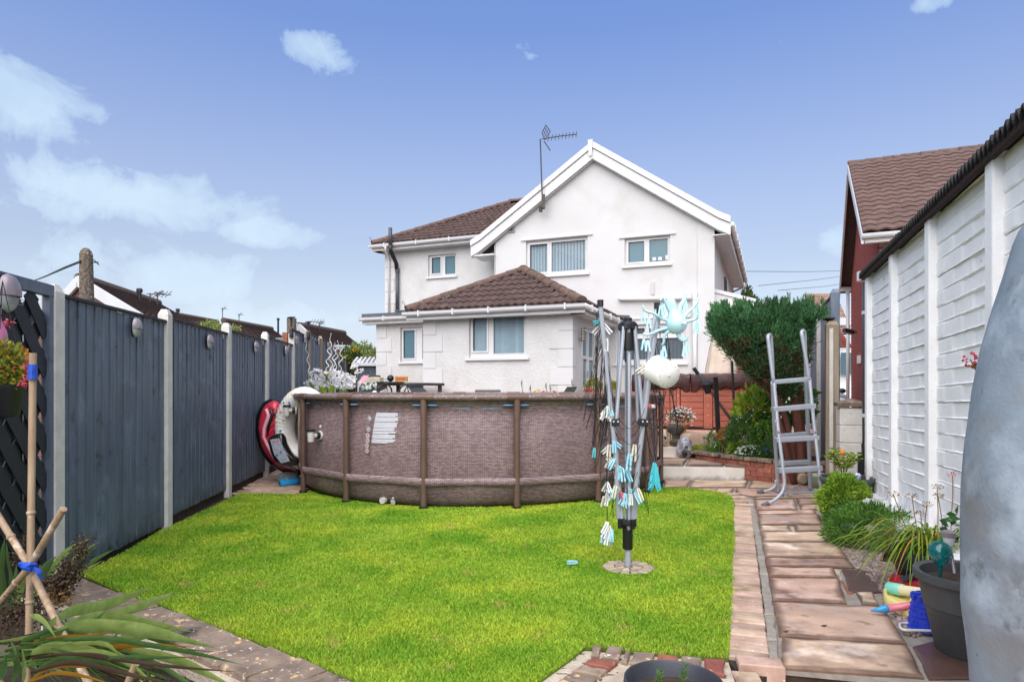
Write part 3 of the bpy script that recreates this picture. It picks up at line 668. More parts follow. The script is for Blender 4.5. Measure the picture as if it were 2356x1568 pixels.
for n_, (j, t, z, s, lab) in enumerate(spots):
    if j == 0: (xa, ya), (xb, yb) = FP[1], FP[2]; t = .70; z = 1.875
    else: (xa, ya), (xb, yb) = FP[j], FP[j+1]
    x = xa+(xb-xa)*t; y = ya+(yb-ya)*t; ang = math.atan2(yb-ya, xb-xa); d = Vector((xb-xa, yb-ya, 0)).normalized(); p = Vector((x, y, z))+Vector((d.y, -d.x, 0))*.03
    sc = 1.35 if j == 0 else 1
    if lab is None: lg.location = p; lg.rotation_euler.z = ang
    else: copy_thing(lg, p, lab, ang, sc)
# lanterns on two posts
def post_lantern(x, y, z, label):
    t = thing('solar_lantern', label, 'lantern', (x, y, z), 'solar lanterns on the fence')
    MB().lathe((x, y, z), [(.035, 0), (.04, .05), (.035, .15), (.028, .17)], 6).build('lantern_glass', m_dark, t)
    MB().lathe((x, y, z+.19), [(.018, 0), (.018, .13)], 8).build('neck', m_dark, t)
    MB().cbox((x, y, z+.36), (.11, .11, .015), Matrix.Rotation(.25, 3, 'X')).build('solar_panel', m_dark, t)
    MB().bar((x, y, z+.31), (x, y, z+.36), .04, .04).build('bracket', m_dark, t)
p4, p5 = FP[6], FP[7]
post_lantern(p4[0]+.02, p4[1]-.08, 2.22, 'black solar lantern on the tall concrete fence post'); post_lantern(p5[0]+.03, p5[1]-.08, 2.32, 'black solar lantern on the post one panel farther along the fence')
t = thing('brick_stub', 'short reddish post end showing above the fence', 'post', (-4.2, 12.2, 2)); q = W(672-15, 780, 12.6)
MB().box(q.x-.05, q.x+.05, q.y-.05, q.y+.05, 1.6, q.z+.13).build('pier', m_redbrick, t)

# ------------------------------------------------------------------ the white house
house = thing('white_house', 'white rendered two storey house with gable, tiled wings and side extension', 'house', tuple(HP(-.5, 3.2, PZ)))
def wall(a0, a1, z0, z1, b, th, holes=(), m=m_white, name='wall', par=house):
    """front-facing wall, outer face at b, with window holes (a0,a1,z0,z1)"""
    As = sorted({a0, a1, *[h[0] for h in holes], *[h[1] for h in holes]}); Zs = sorted({z0, z1, *[h[2] for h in holes], *[h[3] for h in holes]})
    mb = MB(HP)
    for i in range(len(As)-1):
        for j in range(len(Zs)-1):
            ca, cz = (As[i]+As[i+1])/2, (Zs[j]+Zs[j+1])/2
            if any(h[0] < ca < h[1] and h[2] < cz < h[3] for h in holes): continue
            mb.box(As[i], As[i+1], b, b+th, Zs[j], Zs[j+1])
    return mb.build(name, m, par)
def window(a0, a1, z0, z1, b, panes, glassm=m_frost, blind=None, sill=.06, head=False, opener=None, par=house, sillw=.05, rec=.07):
    """panes: list of (a0,a1,z0,z1) glass rectangles"""
    fb = b+rec; fr = MB(HP); As = sorted({a0, a1, *[p[0] for p in panes], *[p[1] for p in panes]}); Zs = sorted({z0, z1, *[p[2] for p in panes], *[p[3] for p in panes]})
    for i in range(len(As)-1):
        for j in range(len(Zs)-1):
            ca, cz = (As[i]+As[i+1])/2, (Zs[j]+Zs[j+1])/2
            if any(p[0] < ca < p[1] and p[2] < cz < p[3] for p in panes): continue
            fr.box(As[i], As[i+1], fb, fb+.06, Zs[j], Zs[j+1])
    f = fr.build('window', m_upvc, par)
    for k, (p0, p1, q0, q1) in enumerate(panes):
        MB(HP).box(p0, p1, fb+.03, fb+.036, q0, q1).build('pane', glassm, f)
        op = opener is not None and k in (opener if isinstance(opener, (tuple, list)) else (opener,))
        bead = .045 if op else .02; pr = .022 if op else .006
        bd = MB(HP); o_ = .035 if op else .0
        bd.box(p0-o_, p1+o_, fb-pr, fb-.001, q1-(0 if op else .02), q1+o_); bd.box(p0-o_, p1+o_, fb-pr, fb-.001, q0-o_, q0+(0 if op else .02))
        bd.box(p0-o_, p0+(0 if op else .02), fb-pr, fb-.0012, q0+(.0 if op else .02), q1-(.0 if op else .02)); bd.box(p1-(0 if op else .02), p1+o_, fb-pr, fb-.0012, q0+(0 if op else .02), q1-(0 if op else .02)); bd.build('sash', m_upvc, f)
        MB(HP).box(p0-.002, p1+.002, fb+.012, fb+.028, q0-.004, q0+.008).box(p0-.002, p0+.008, fb+.012, fb+.029, q0, q1).box(p1-.008, p1+.002, fb+.012, fb+.029, q0, q1).box(p0, p1, fb+.012, fb+.0285, q1-.008, q1).build('gasket', m_dark, f)
        if blind:
            mm, nsl, gap, ang = blind; n = max(2, round((p1-p0)/nsl)); stp_ = (p1-p0)/n
            me = MB().add([(-.5, 0, -1), (.5, 0, -1), (.5, 0, 0), (-.5, 0, 0)], [(0, 1, 2, 3)]).mesh('blind_slat', mm)
            for s in range(n):
                c = HP(p0+stp_*(s+.5), fb+.085, q1-.01); link('blind_slat', me, f, c, (0, 0, -TH+R(ang+random.uniform(-5, 5))), (stp_*gap, 1, (q1-q0)-.02))
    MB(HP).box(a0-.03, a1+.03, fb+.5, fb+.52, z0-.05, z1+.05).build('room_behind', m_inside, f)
    if sill: MB(HP).box(a0-sillw, a1+sillw, b-.055, fb+.01, z0-sill, z0-.001).build('sill', m_upvc, f)
    if head: MB(HP).box(a0-.13, a1+.13, b-.035, b-.001, z1+.015, z1+.05).build('drip_ledge', m_white, par)
    return f
def zone(pts, b):                           # rectangle on plane b from two photograph corners
    (u0, v0), (u1, v1) = pts; a0, zt = HB(u0, v0, b); a1, zb = HB(u1, v1, b); return a0, a1, zb, zt
# --- main gable: plane b=3.24
BM = 3.24; aL, aR = -3.05, HB(1642, 600, BM)[0]
def rect(u0, v0, u1, v1, b):
    """photo corners -> plane rectangle using the mean of both ends for height"""
    a0, za = HB(u0, v0, b); a1, zb = HB(u1, v1, b); _, zc = HB(u0, v1+(v0-v0), b); return a0, a1, zb, za
w1 = (HB(1210, 600, BM)[0], HB(1352, 600, BM)[0], HB(1280, 631, BM)[1], HB(1280, 549, BM)[1])
w2 = (HB(1437, 580, BM)[0], HB(1542, 580, BM)[0], HB(1490, 608, BM)[1], HB(1490, 545, BM)[1])
w3 = (HB(1416, 800, BM)[0], HB(1578, 800, BM)[0], HB(1500, 835, BM)[1], HB(1500, 745, BM)[1])
zE = HB(1642, 512, BM)[1]-.02; zA = HB(1363, 357, BM)[1]; aA = HB(1363, 357, BM)[0]
wall(aL, aR, PZ-.1, zE, BM, .26, [w1, w2, w3], m_white, 'gable_wall')
g = MB(HP); g.add([(aL, BM, zE), (aR, BM, zE), (aA, BM, zA), (aL, BM+.26, zE), (aR, BM+.26, zE), (aA, BM+.26, zA)], [(0, 1, 2), (5, 4, 3), (0, 3, 4, 1), (1, 4, 5, 2), (2, 5, 3, 0)]); g.build('gable_top', m_white, house)
DEP = 8.2
MB(HP).box(aR-.26, aR, BM+.262, BM+DEP, PZ-.1, zE).build('side_wall', m_white, house)
MB(HP).box(aL, aL+.26, BM+.262, BM+DEP, PZ-.1, zE).build('side_wall', m_white, house)
MB(HP).box(aL+.262, aR-.262, BM+DEP-.2, BM+DEP, PZ-.1, zE).build('rear_wall', m_white, house)
# pilaster strips at both ends
a_p = HB(1605, 600, BM)[0]; MB(HP).box(a_p, aR+.02, BM-.022, BM-.001, PZ, zE+.02).build('corner_strip', m_white, house)
a_q = HB(1139, 600, BM)[0]; MB(HP).box(aL-.02, a_q, BM-.022, BM-.001, PZ, zE-.05).build('corner_strip', m_white, house)
def sub(w_, fs):                            # panes given as fractions of the window
    a0, a1, z0, z1 = w_; return [(a0+(a1-a0)*f[0], a0+(a1-a0)*f[1], z0+(z1-z0)*f[2], z0+(z1-z0)*f[3]) for f in fs]
window(*w1, BM, sub(w1, [(.055, .345, .10, .90), (.40, .965, .07, .94)]), m_glassw, (m_blind, .085, .80, 22), head=True, opener=0)
window(*w2, BM, sub(w2, [(.075, .43, .13, .88), (.52, .955, .07, .94)]), m_frost, None, head=True, opener=0)
window(*w3, BM, sub(w3, [(.03, .43, .74, .93), (.47, .97, .74, .93), (.03, .97, .08, .66)]), m_glassw, (m_blind, .085, .16, 75), sill=.05)
ww = MB(HP)
for i, a in enumerate((HB(1500, 600, BM)[0], HB(1513, 600, BM)[0], HB(1530, 600, BM)[0])): ww.box(a, a+.09, BM+.06, BM+.068, w2[2]+.09, w2[2]+.17+.03*(i == 2))
ww.build('sill_ornaments', m_white, house)
# gable roof and barge boards
RO_ = BM-.16                                 # overhang line
apx = HB(1363, 325, RO_); rgt = HB(1653, 486, RO_); rt2 = HB(1681, 497, RO_); lft = HB(1104, 540, RO_); lf2 = HB(1083, 553, RO_)
line_top = [lf2, lft, apx, rgt, rt2]
def strip(pts, dz0, dz1, b0, b1, nm, m=m_upvc):
    for k in range(len(pts)-1):
        (a, z), (a2, z2) = pts[k], pts[k+1]
        MB(HP).add([(a, b0, z+dz0), (a2, b0, z2+dz0), (a2, b0, z2+dz1), (a, b0, z+dz1), (a, b1, z+dz0), (a2, b1, z2+dz0), (a2, b1, z2+dz1), (a, b1, z+dz1)],
                   [(0, 1, 2, 3), (7, 6, 5, 4), (0, 4, 5, 1), (3, 2, 6, 7), (1, 5, 6, 2), (0, 3, 7, 4)]).build(nm, m, house)
strip(line_top, -.15, .0, RO_-.035, RO_+.03, 'verge_cap'); strip([(p[0], p[1]) for p in line_top], -.42, -.165, RO_, RO_+.028, 'barge_board')
strip(line_top, -.44, -.43, RO_+.03, BM+.0, 'verge_soffit')
MB(HP).slab([(aA-.06, RO_-.045, apx[1]+.03), (aA+.06, RO_-.045, apx[1]+.03), (aA+.035, RO_-.045, apx[1]-.36), (aA-.035, RO_-.045, apx[1]-.36)], (0, 1, 0), .01).build('apex_cover', m_upvc, house)
for pa, pb_, nm in ((apx, rt2, 'roof_slope'), (lf2, apx, 'roof_slope')):
    mb = MB(HP); z = -.10
    mb.add([(pa[0], RO_+.031, pa[1]+z), (pb_[0], RO_+.031, pb_[1]+z), (pb_[0], BM+DEP+.2, pb_[1]+z), (pa[0], BM+DEP+.2, pa[1]+z), (pa[0], RO_+.031, pa[1]+z-.1), (pb_[0], RO_+.031, pb_[1]+z-.1), (pb_[0], BM+DEP+.2, pb_[1]+z-.1), (pa[0], BM+DEP+.2, pa[1]+z-.1)],
           [(0, 1, 2, 3), (7, 6, 5, 4), (0, 4, 5, 1), (3, 2, 6, 7), (1, 5, 6, 2), (0, 3, 7, 4)]); mb.build(nm, m_tile, house)
# right eaves: soffit, fascia, gutter with brackets
MB(HP).box(aR+.001, rt2[0]-.06, BM-.14, BM+DEP, rt2[1]-.40, rt2[1]-.38).build('soffit', m_upvc, house)
MB(HP).box(rt2[0]-.06, rt2[0]-.035, BM-.14, BM+DEP, rt2[1]-.41, rt2[1]-.17).build('fascia', m_upvc, house)
gt = MB(); gt.tube([HP(rt2[0]+.03, BM-.15, rt2[1]-.19), HP(rt2[0]+.03, BM+DEP, rt2[1]-.19)], .062, 10); gt.build('gutter', m_upvc, house, smooth=True)
for i in range(9): MB(HP).box(rt2[0]-.05, rt2[0]+.1, BM+.2+i*.95, BM+.23+i*.95, rt2[1]-.27, rt2[1]-.13).build('gutter_bracket', m_upvc, house)
pf = HP(rt2[0]+.03, BM+DEP-.1, rt2[1]-.25); MB().tube([pf, pf-Vector((0, 0, .12)), pf-AX*.5-Vector((0, 0, .32)), pf-AX*.55-Vector((0, 0, .5)), pf-AX*.55-Vector((0, 0, 3.9))], .035, 8).build('downpipe', m_upvc, house, smooth=True)
bsw = HA(1668, 600, aR)[0]; MB(HP).box(aR+.001, aR+.03, bsw-.4, bsw+.5, 3.5, 4.45).build('side_window', m_inside, house); MB(HP).box(aR+.001, aR+.05, bsw+.5, bsw+.56, 3.45, 4.5).build('window_frame', m_upvc, house)
# left eaves return of the gable
MB(HP).box(lf2[0]+.02, aL-.001, RO_+.031, BM+.6, lf2[1]-.42, lf2[1]-.38).build('soffit', m_upvc, house)
# pipework on the gable
aP0, zP = HB(1425, 689, BM); aP1, _ = HB(1590, 696, BM)
MB().tube([HP(aP0, BM-.06, zP+.02), HP(aP0+.05, BM-.07, zP), HP(aP1, BM-.07, zP-.06)], .045, 10).build('waste_pipe', m_upvc, house, smooth=True)
aP2 = HB(1599, 700, BM)[0]; MB().tube([HP(aP2, BM-.07, zP+.1), HP(aP2, BM-.07, PZ)], .05, 10).build('downpipe', m_upvc, house, smooth=True)
for v in (688, 720): a_, z_ = HB(1599, v, BM); MB().lathe(HP(aP2, BM-.07, z_), [(.058, -.04), (.058, .04)], 12).build('pipe_collar', m_upvc, house)
zb = HB(1500, 731, BM)[1]; MB(HP).box(HB(1417, 700, BM)[0], aP2-.1, BM-.03, BM-.001, zb-.02, zb+.015).build('drip_ledge', m_white, house)
a_, z_ = HB(1503, 648, BM); MB(HP).box(a_-.02, a_+.02, BM-.06, BM-.001, z_-.3, z_).build('vent_pipe', m_white, house)
a_, z_ = HB(1178, 527, BM); MB(HP).box(a_-.09, a_+.09, BM-.03, BM-.001, z_-.09, z_+.09).build('air_vent', mat('grey vent', H('b5b5b0'), H('8d8d88'), 8, .6), house)
for i in range(3): MB(HP).box(a_-.05+i*.04, a_-.03+i*.04, BM-.036, BM-.031, z_-.06, z_+.06).build('vent_slot', m_dark, house)
# --- extension: front b=0, a from -3.35 to 0
ZX = 2.86
ax0 = HB(975, 800, 0)[0]
we = (HB(1079, 770, 0)[0], HB(1211, 770, 0)[0], HB(1145, 822, 0)[1], HB(1145, 719, 0)[1])
wall(ax0, 0, PZ-.1, ZX, 0, .26, [we], m_rough, 'extension_wall')
window(*we, 0, sub(we, [(.05, .30, .16, .90), (.40, .955, .07, .955)]), m_glassw, (m_blindb, .082, .98, 24), opener=0, sill=.055, sillw=.07)
MB(HP).box(-.26, 0, .262, .78, PZ-.1, ZX).box(-.26, 0, 1.9, BM-.001, PZ-.1, ZX).box(-.26, 0, .78, 1.9, 2.62, ZX).build('extension_side_wall', m_rough, house)
MB(HP).box(ax0, ax0+.26, .262, BM-.001, PZ-.1, ZX).build('extension_side_wall', m_rough, house)
# glazed door and sidelight in the side wall
fd = MB(HP)
for (p, q) in ((.78, .86), (1.28, 1.40), (1.82, 1.9)): fd.box(-.12, -.04, p, q, PZ, 2.62)
for z in (2.55, 1.95, 1.3, .62): fd.box(-.12, -.045, .86, 1.82, z, z+.07)
d_ = fd.build('patio_door', m_upvc, house); MB(HP).box(-.09, -.08, .86, 1.82, .62, 2.6).build('pane', m_frost, d_)
MB().tube([HP(-.02, 1.24, 1.55), HP(-.02, 1.24, 1.7)], .012, 6).build('handle', m_silver, d_)
# quoins
qm = m_white
def quoins(ac, b, z0, z1, sgn, hq=.36, side=True):
    z = z1; k = 0
    while z-hq > z0-.2:
        wq = .46 if k % 2 else .30
        mb = MB(HP); a0, a1 = (ac-wq, ac+.012) if sgn < 0 else (ac-.012, ac+wq)
        mb.box(a0, a1, b-.016, b-.001, z-hq+.012, z)
        mb.build('quoin', qm, house)
        if side and sgn < 0: MB(HP).box(ac+.001, ac+.014, b, b+(.30 if k % 2 else .46)*.5, z-hq+.012, z).build('quoin', qm, house)
        z -= hq; k += 1
quoins(0, 0, PZ, ZX-.03, -1); quoins(ax0, 0, PZ, ZX-.03, 1)
# wall lights beside the door
for i, b in enumerate((.45, 2.2)):
    t = thing('wall_light', ['cylindrical steel wall light on the corner of the extension', 'second cylindrical wall light beyond the glazed side door'][i], 'wall light', tuple(HP(0, b, 2.3)))
    c = HP(.09, b, HA(1372, 740, 0)[1] if i == 0 else 2.3); c.z = 2.42-.06*i
    MB().lathe(c, [(.042, -.14), (.042, .14)], 12).build('shade', mat('brushed bronze', H('8f8272'), H('6b6152'), 30, .35, metal=.7), t); MB().bar(HP(.0, b, c.z-.09), HP(.06, b, c.z-.09), .03, .03).build('bracket', m_silver, t)
    for k in range(4): MB().lathe(c+Vector((0, 0, -.09+k*.06)), [(.0435, -.004), (.0435, .004)], 12).build('band', m_upvc, t)
# --- roof tiles
def tile_mesh(wd, ln, m, amp=.028, name='roof_tile', lift=.040):
    """interlocking double roman tile: x across, y up the slope, origin at the lower middle"""
    b = MB(); xs = [i/8 for i in range(9)]; prof = [0, .55, 1, .55, 0, .0, .1, .0, 0]; prof = [amp*(.5-.5*math.cos(2*PI*x))**1.0*(1 if True else 0) for x in xs]
    vs = []
    for y, dz in ((0, 0.0), (0, lift), (ln, .010)):
        for x, p in zip(xs, prof): vs.append(((x-.5)*wd, y, p+dz-(.0 if dz else .0)))
    n = 9; fs = [(i, i+1, n+i+1, n+i) for i in range(8)]+[(n+i, n+i+1, 2*n+i+1, 2*n+i) for i in range(8)]
    return b.add(vs, fs).mesh(name, m, False)
def tiled(par, O, ex, ey, inside, m=m_tile, wd=.17, ln=.36, expo=.31, nx=(-40, 60), ny=(0, 24), limit=300, amp=.03, name='roof_tile', nm2='roof_tiles'):
    """O origin at the eaves, ex along the eaves, ey up the slope; inside(s,t) test in metres"""
    ex = ex.normalized(); ey = ey.normalized(); ez = ex.cross(ey); Mr = Matrix((ex, ey, ez)).transposed().to_4x4(); me = tile_mesh(wd, ln, m, amp, name); tf = []
    for j in range(*ny):
        for i in range(*nx):
            s = (i+.5)*wd; t = j*expo
            if inside(s, t+expo*.5): tf.append(Matrix.Translation(O+ex*s+ey*t+ez*random.uniform(-.003, .004)) @ Mr)
    if limit == 0:
        pieces(name, me, par, tf, 0, nm2)
    else: pieces(name, me, par, tf, limit, nm2)
def hip_roof(e0, e1, b0, zE_, a_ap, b_ap, z_ap, nm, left=True, limit=300, back=None):
    """front slope between eave corners e0..e1 rising to (a_ap,b_ap,z_ap); returns the roof part"""
    bk_ = back if back else b_ap
    P = [HP(e0, b0, zE_), HP(e1, b0, zE_), HP(*a_ap[1], z_ap) if isinstance(a_ap[0], tuple) else HP(a_ap[1], b_ap, z_ap), HP(a_ap[0], b_ap, z_ap)]
    return P
# extension roof
e0, e1, zRe = ax0-.28, .28, 2.99; apA = (e0+e1)/2; hb = (e1-e0)/2; apB = -.28+hb; zRa = zRe+hb*math.tan(R(28.3))
xr = MB(HP); xr.add([(e0, -.28, zRe), (e1, -.28, zRe), (apA, apB, zRa), (apA, BM, zRa), (e0, BM, zRe), (e1, BM, zRe)], [(0, 1, 2), (1, 5, 3, 2), (0, 2, 3, 4), (0, 4, 5, 1), (3, 5, 4)])
xroof = xr.build('extension_roof', m_under, house)
sl = math.hypot(hb, zRa-zRe)
ey = (HP(apA, apB, zRa)-HP(apA, -.28, zRe)); ex = AX.copy()
tiled(xroof, HP(apA, -.28, zRe)-ey.normalized()*.05, ex, ey, lambda s, t: abs(s) < hb*(1-t/sl)-.02, nx=(-20, 20), ny=(0, 9))
eyr = (HP(apA, 1, zRa)-HP(e1, 1, zRe)); exr = BX.copy()
tiled(xroof, HP(e1, apB, zRe)-eyr.normalized()*.05, exr, eyr, lambda s, t: t < sl-.1 and s < BM-apB and s > -(hb*(1-t/sl))+.03, nx=(-20, 20), ny=(0, 9), limit=0, nm2='side_slope_tiles')
eyl = (HP(apA, 1, zRa)-HP(e0, 1, zRe)); exl = -BX
tiled(xroof, HP(e0, apB, zRe)-eyl.normalized()*.05, exl, eyl, lambda s, t: t < sl-.1 and -s < BM-apB and -s > -(hb*(1-t/sl))+.03, nx=(-20, 20), ny=(0, 9), limit=0, nm2='side_slope_tiles')
def caps(par, p, q, n, r=.12, end=True, m=m_ridge):
    p, q = Vector(p), Vector(q); d = (q-p)/n; dn = d.normalized(); sd_ = dn.cross(Vector((0, 0, 1))).normalized(); up = sd_.cross(dn)
    for i in range(n):
        a = p+d*i-dn*.02; vs = []
        for (c, rr) in ((a, r*1.05), (a+d*1.02, r*.93)):
            for k in range(9):
                t = PI*k/8; vs.append(c+sd_*math.cos(t)*rr+up*(math.sin(t)*rr*.85-.03))
        MB().add(vs, [(k, k+1, 10+k, 9+k) for k in range(8)]+[tuple(range(9))[::-1], tuple(range(9, 18))]).build('ridge_tile', m, par, smooth=False)
caps(xroof, HP(e0+.02, -.26, zRe+.05), HP(apA, apB, zRa+.05), 7); caps(xroof, HP(e1-.02, -.26, zRe+.05), HP(apA, apB, zRa+.05), 7); caps(xroof, HP(apA, apB, zRa+.06), HP(apA, BM, zRa+.06), 3)
def eaves(e0, e1, b0, zE_, depth, nm=house, brk=4, ftop=0, m=m_upvc):
    MB(HP).box(e0+.04, e1-.04, b0+.03, b0+.055, zE_-.20, zE_-.02).build('fascia', m_upvc, house)
    MB(HP).box(e0+.05, e1-.05, b0+.056, b0+depth, zE_-.20, zE_-.185).build('soffit', m_upvc, house)
    vs = []; c = [(b0-.09, -.045), (b0-.085, -.09), (b0-.05, -.125), (b0-.01, -.12), (b0+.028, -.09), (b0+.028, -.03), (b0+.015, -.03), (b0+.01, -.085), (b0-.045, -.11), (b0-.075, -.085), (b0-.08, -.035), (b0-.1, -.03)]
    n = len(c); vs = [(e0, x, zE_+z) for x, z in c]+[(e1, x, zE_+z) for x, z in c]
    MB(HP).add(vs, [(i, (i+1) % n, n+(i+1) % n, n+i) for i in range(n)]+[tuple(range(n))[::-1], tuple(range(n, 2*n))]).build('gutter', m_upvc, house)
    for i in range(brk):
        a = e0+(e1-e0)*(i+.5)/brk; MB(HP).box(a-.015, a+.015, b0-.105, b0+.03, zE_-.135, zE_-.012).build('gutter_bracket', m_upvc, house)
eaves(e0-.05, e1+.08, -.28, zRe, .28, brk=5)
# side eaves of the extension
MB(HP).box(e1-.055, e1-.03, -.225, BM-.3, zRe-.2, zRe-.02).build('fascia', m_upvc, house); MB(HP).box(.001, e1-.056, -.22, BM-.3, zRe-.2, zRe-.185).build('soffit', m_upvc, house)
MB().tube([HP(e1+.04, -.3, zRe-.075), HP(e1+.04, BM-.25, zRe-.085)], .058, 10).build('gutter', m_upvc, house, smooth=True)
for i in range(4): MB(HP).box(e1-.03, e1+.11, .1+i*.8, .13+i*.8, zRe-.15, zRe-.012).build('gutter_bracket', m_upvc, house)
MB(HP).slab([(e1-.1, BM-.02, zRe-.02), (e1+.2, BM-.02, zRe-.02), (e1+.2, BM-.02, zRe+.1), (e1-.1, BM-.02, zRe+.12)], (0, 1, 0), .02).build('lead_flashing', m_lead, house)
# finial hooks at eave corners
def hook(p): MB().tube([p, p+Vector((0, 0, .12)), p+Vector((-.03, 0, .17)), p+Vector((-.06, 0, .14)), p+Vector((-.03, 0, .11))], .006, 5).build('hip_iron', m_dark, house)
hook(HP(e0-.02, -.3, zRe+.04))
# --- flat roofed block left of the extension, b=2.31
BF = 2.31; zf = HB(900, 742, BF)[1]; af0 = HB(867, 800, BF)[0]; af1 = ax0-.001
wf = (HB(921, 790, BF)[0], af1-.02, HB(950, 832, BF)[1], HB(950, 752, BF)[1])
wall(af0, af1, PZ-.1, zf, BF, .26, [wf], m_rough, 'flat_block_wall')
window(*wf, BF, [(wf[0]+.06, wf[0]+.40, wf[2]+.1, wf[3]-.08), (wf[0]+.60, wf[1]-.05, wf[2]+.06, wf[3]-.04)], m_frost, opener=0, sill=.05)
MB(HP).box(af0, af0+.26, BF+.262, BF+1.9, PZ-.1, zf).build('flat_block_wall', m_rough, house)
fr_ = MB(HP).box(af0-.30, af1, BF-.26, BF+2.2, zf+.115, zf+.23).build('flat_roof', m_lead, house)
eaves(af0-.34, af1-.01, BF-.26, zf+.16, .26, brk=2); quoins(af0, BF, PZ, zf-.05, 1)
# --- left wing, b=4.14
BW = 4.14; zw = HB(887, 588, BW)[1]; aw0 = HB(887, 700, BW)[0]; aw1 = aL-.001
a_, b_, c_, d_2 = HB(985, 600, BW)[0], HB(1049, 600, BW)[0], HB(1017, 635, BW)[1], HB(1017, 585, BW)[1]
ww_ = (a_, b_, c_, d_2); zw2 = HB(855, 562, BW-.35)[1]-.19
wall(aw0, aw1+.6, PZ-.1, zw2, BW, .26, [ww_], m_rough, 'wing_wall'); window(*ww_, BW, sub(ww_, [(.10, .42, .16, .90), (.56, .96, .06, .95)]), m_frost, opener=0)
MB(HP).box(aw0, aw0+.26, BW+.262, BW+5.5, PZ-.1, zw2).build('wing_wall', m_rough, house); quoins(aw0, BW, PZ, zw2-.1, 1)
we0 = HB(855, 568, BW-.35)[0]; zWe = HB(855, 562, BW-.35)[1]; run = 2.95; pitch = 27
def solve_ridge():                            # hip point seen at photograph x 1168
    for r_ in np.arange(1.5, 6, .02):
        p = HP(we0+r_, BW-.35+r_, 0)
        if CX_+F_*p.x/p.y > 1172: return r_
run = solve_ridge(); pR = HP(we0+run, BW-.35+run, 0); zWr = EH+(HV_-468)/F_*pR.y; slw = math.hypot(run, zWr-zWe)
wr = MB(HP).add([(we0, BW-.35, zWe), (3.0-.0+we0+run, BW-.35, zWe), (we0+run+3, BW-.35+run, zWr), (we0+run, BW-.35+run, zWr), (we0, BW-.35+2*run, zWe), (we0+run+3, BW-.35+2*run, zWe)], [(0, 1, 2, 3), (0, 3, 4), (3, 2, 5, 4), (0, 4, 5, 1), (1, 5, 2)])
wroof = wr.build('wing_roof', m_under, house)
eyw = HP(0, BW-.35+run, zWr)-HP(0, BW-.35, zWe)
def w_in(s, t):
    if t > slw or s < run*t/slw+.03: return False
    a = we0+s; zz = zWe+(zWr-zWe)*t/slw
    return a < aL-.35+max(0, (zz-lf2[1])/(apx[1]-lf2[1]))*(apx[0]-lf2[0])+.5
tiled(wroof, HP(we0, BW-.35, zWe)-eyw.normalized()*.05, AX, eyw, w_in, nx=(0, 45), ny=(0, 14))
caps(wroof, HP(we0+.02, BW-.33, zWe+.05), HP(we0+run, BW-.35+run, zWr+.05), 10); caps(wroof, HP(we0+run, BW-.35+run, zWr+.06), HP(we0+run+1.4, BW-.35+run, zWr+.06), 4)
eaves(we0-.05, aL-.02, BW-.35, zWe, .35, brk=4); hook(HP(we0, BW-.37, zWe+.04))
MB(HP).box(we0+.05, we0+.08, BW-.3, BW+4, zWe-.2, zWe-.02).box(we0+.08, aw0, BW-.29, BW+4, zWe-.2, zWe-.185).build('fascia', m_upvc, house)
# soil pipe with offset, downpipe
m_pipe = mat('grey soil pipe', H('4c4f57'), H('3b3e45'), 4, .45)
def pw_(u, v, off): a, z = HB(u, v, BW-off); return HP(a, BW-off, z)
MB().tube([pw_(898, 524, .5), pw_(898, 565, .5)], .055, 12).build('soil_pipe', m_pipe, house, smooth=True)
MB().tube([pw_(898, 563, .5), pw_(899, 577, .46), pw_(912, 606, .15), pw_(913, 622, .08)], .06, 12).build('soil_pipe', m_dark, house, smooth=True)
MB().tube([pw_(914, 616, .08), pw_(914, 730, .08)], .055, 12).build('soil_pipe', m_pipe, house, smooth=True)
for (u, v) in ((914, 622), (914, 716)): MB().lathe(pw_(u, v, .08), [(.066, -.05), (.066, .05)], 12).build('pipe_collar', m_pipe, house)
MB().tube([pw_(887, 566, .42), pw_(887, 575, .40), pw_(894, 592, .08), pw_(895, 602, .05), pw_(895, 725, .05)], .033, 8).build('downpipe', m_upvc, house, smooth=True)
MB().tube([pw_(925, 722, .1), pw_(936, 720, .2)], .11, 12).build('flue_cowl', m_dark, house, smooth=True)
# --- lean-to on the right side
BL = BM+.35; pa_, pb2 = HB(1643, 664, BL), HB(1757, 692, BL)
lt = [pa_, pb2]
strip(lt, -.09, .0, BL-.05, BL+.02, 'verge_cap'); strip(lt, -.36, -.10, BL-.02, BL+.01, 'lean_to_fascia')
MB(HP).add([(pa_[0], BL+.02, pa_[1]-.02), (pb2[0]+.1, BL+.02, pb2[1]-.04), (pb2[0]+.1, BL+3, pb2[1]-.04), (pa_[0], BL+3, pa_[1]-.02), (pa_[0], BL+.02, pa_[1]-.09), (pb2[0]+.1, BL+.02, pb2[1]-.11), (pb2[0]+.1, BL+3, pb2[1]-.11), (pa_[0], BL+3, pa_[1]-.09)],
          [(0, 1, 2, 3), (7, 6, 5, 4), (0, 4, 5, 1), (3, 2, 6, 7), (1, 5, 6, 2), (0, 3, 7, 4)]).build('lean_to_roof', m_lead, house)
MB(HP).box(pa_[0]+.02, pb2[0]-.05, BL+.11, BL+.3, PZ, pb2[1]-.12).build('lean_to_mortar', m_mort, house)
bme = rough_block('brick', m_redbrick, .215, .065, .10, .001, .003); tf = []
for r_ in range(40):
    for i in range(8):
        a = pa_[0]+.12+i*.226+.113*(r_ % 2); z = PZ+.04+r_*.075
        if a < pb2[0]-.15 and z < pb2[1]-.2: tf.append(Matrix.Translation(HP(a, BL+.02, z)) @ Matrix.Rotation(-TH, 4, 'Z') @ Matrix.Rotation(PI/2, 4, 'X'))
pieces('brick', bme, house, tf)
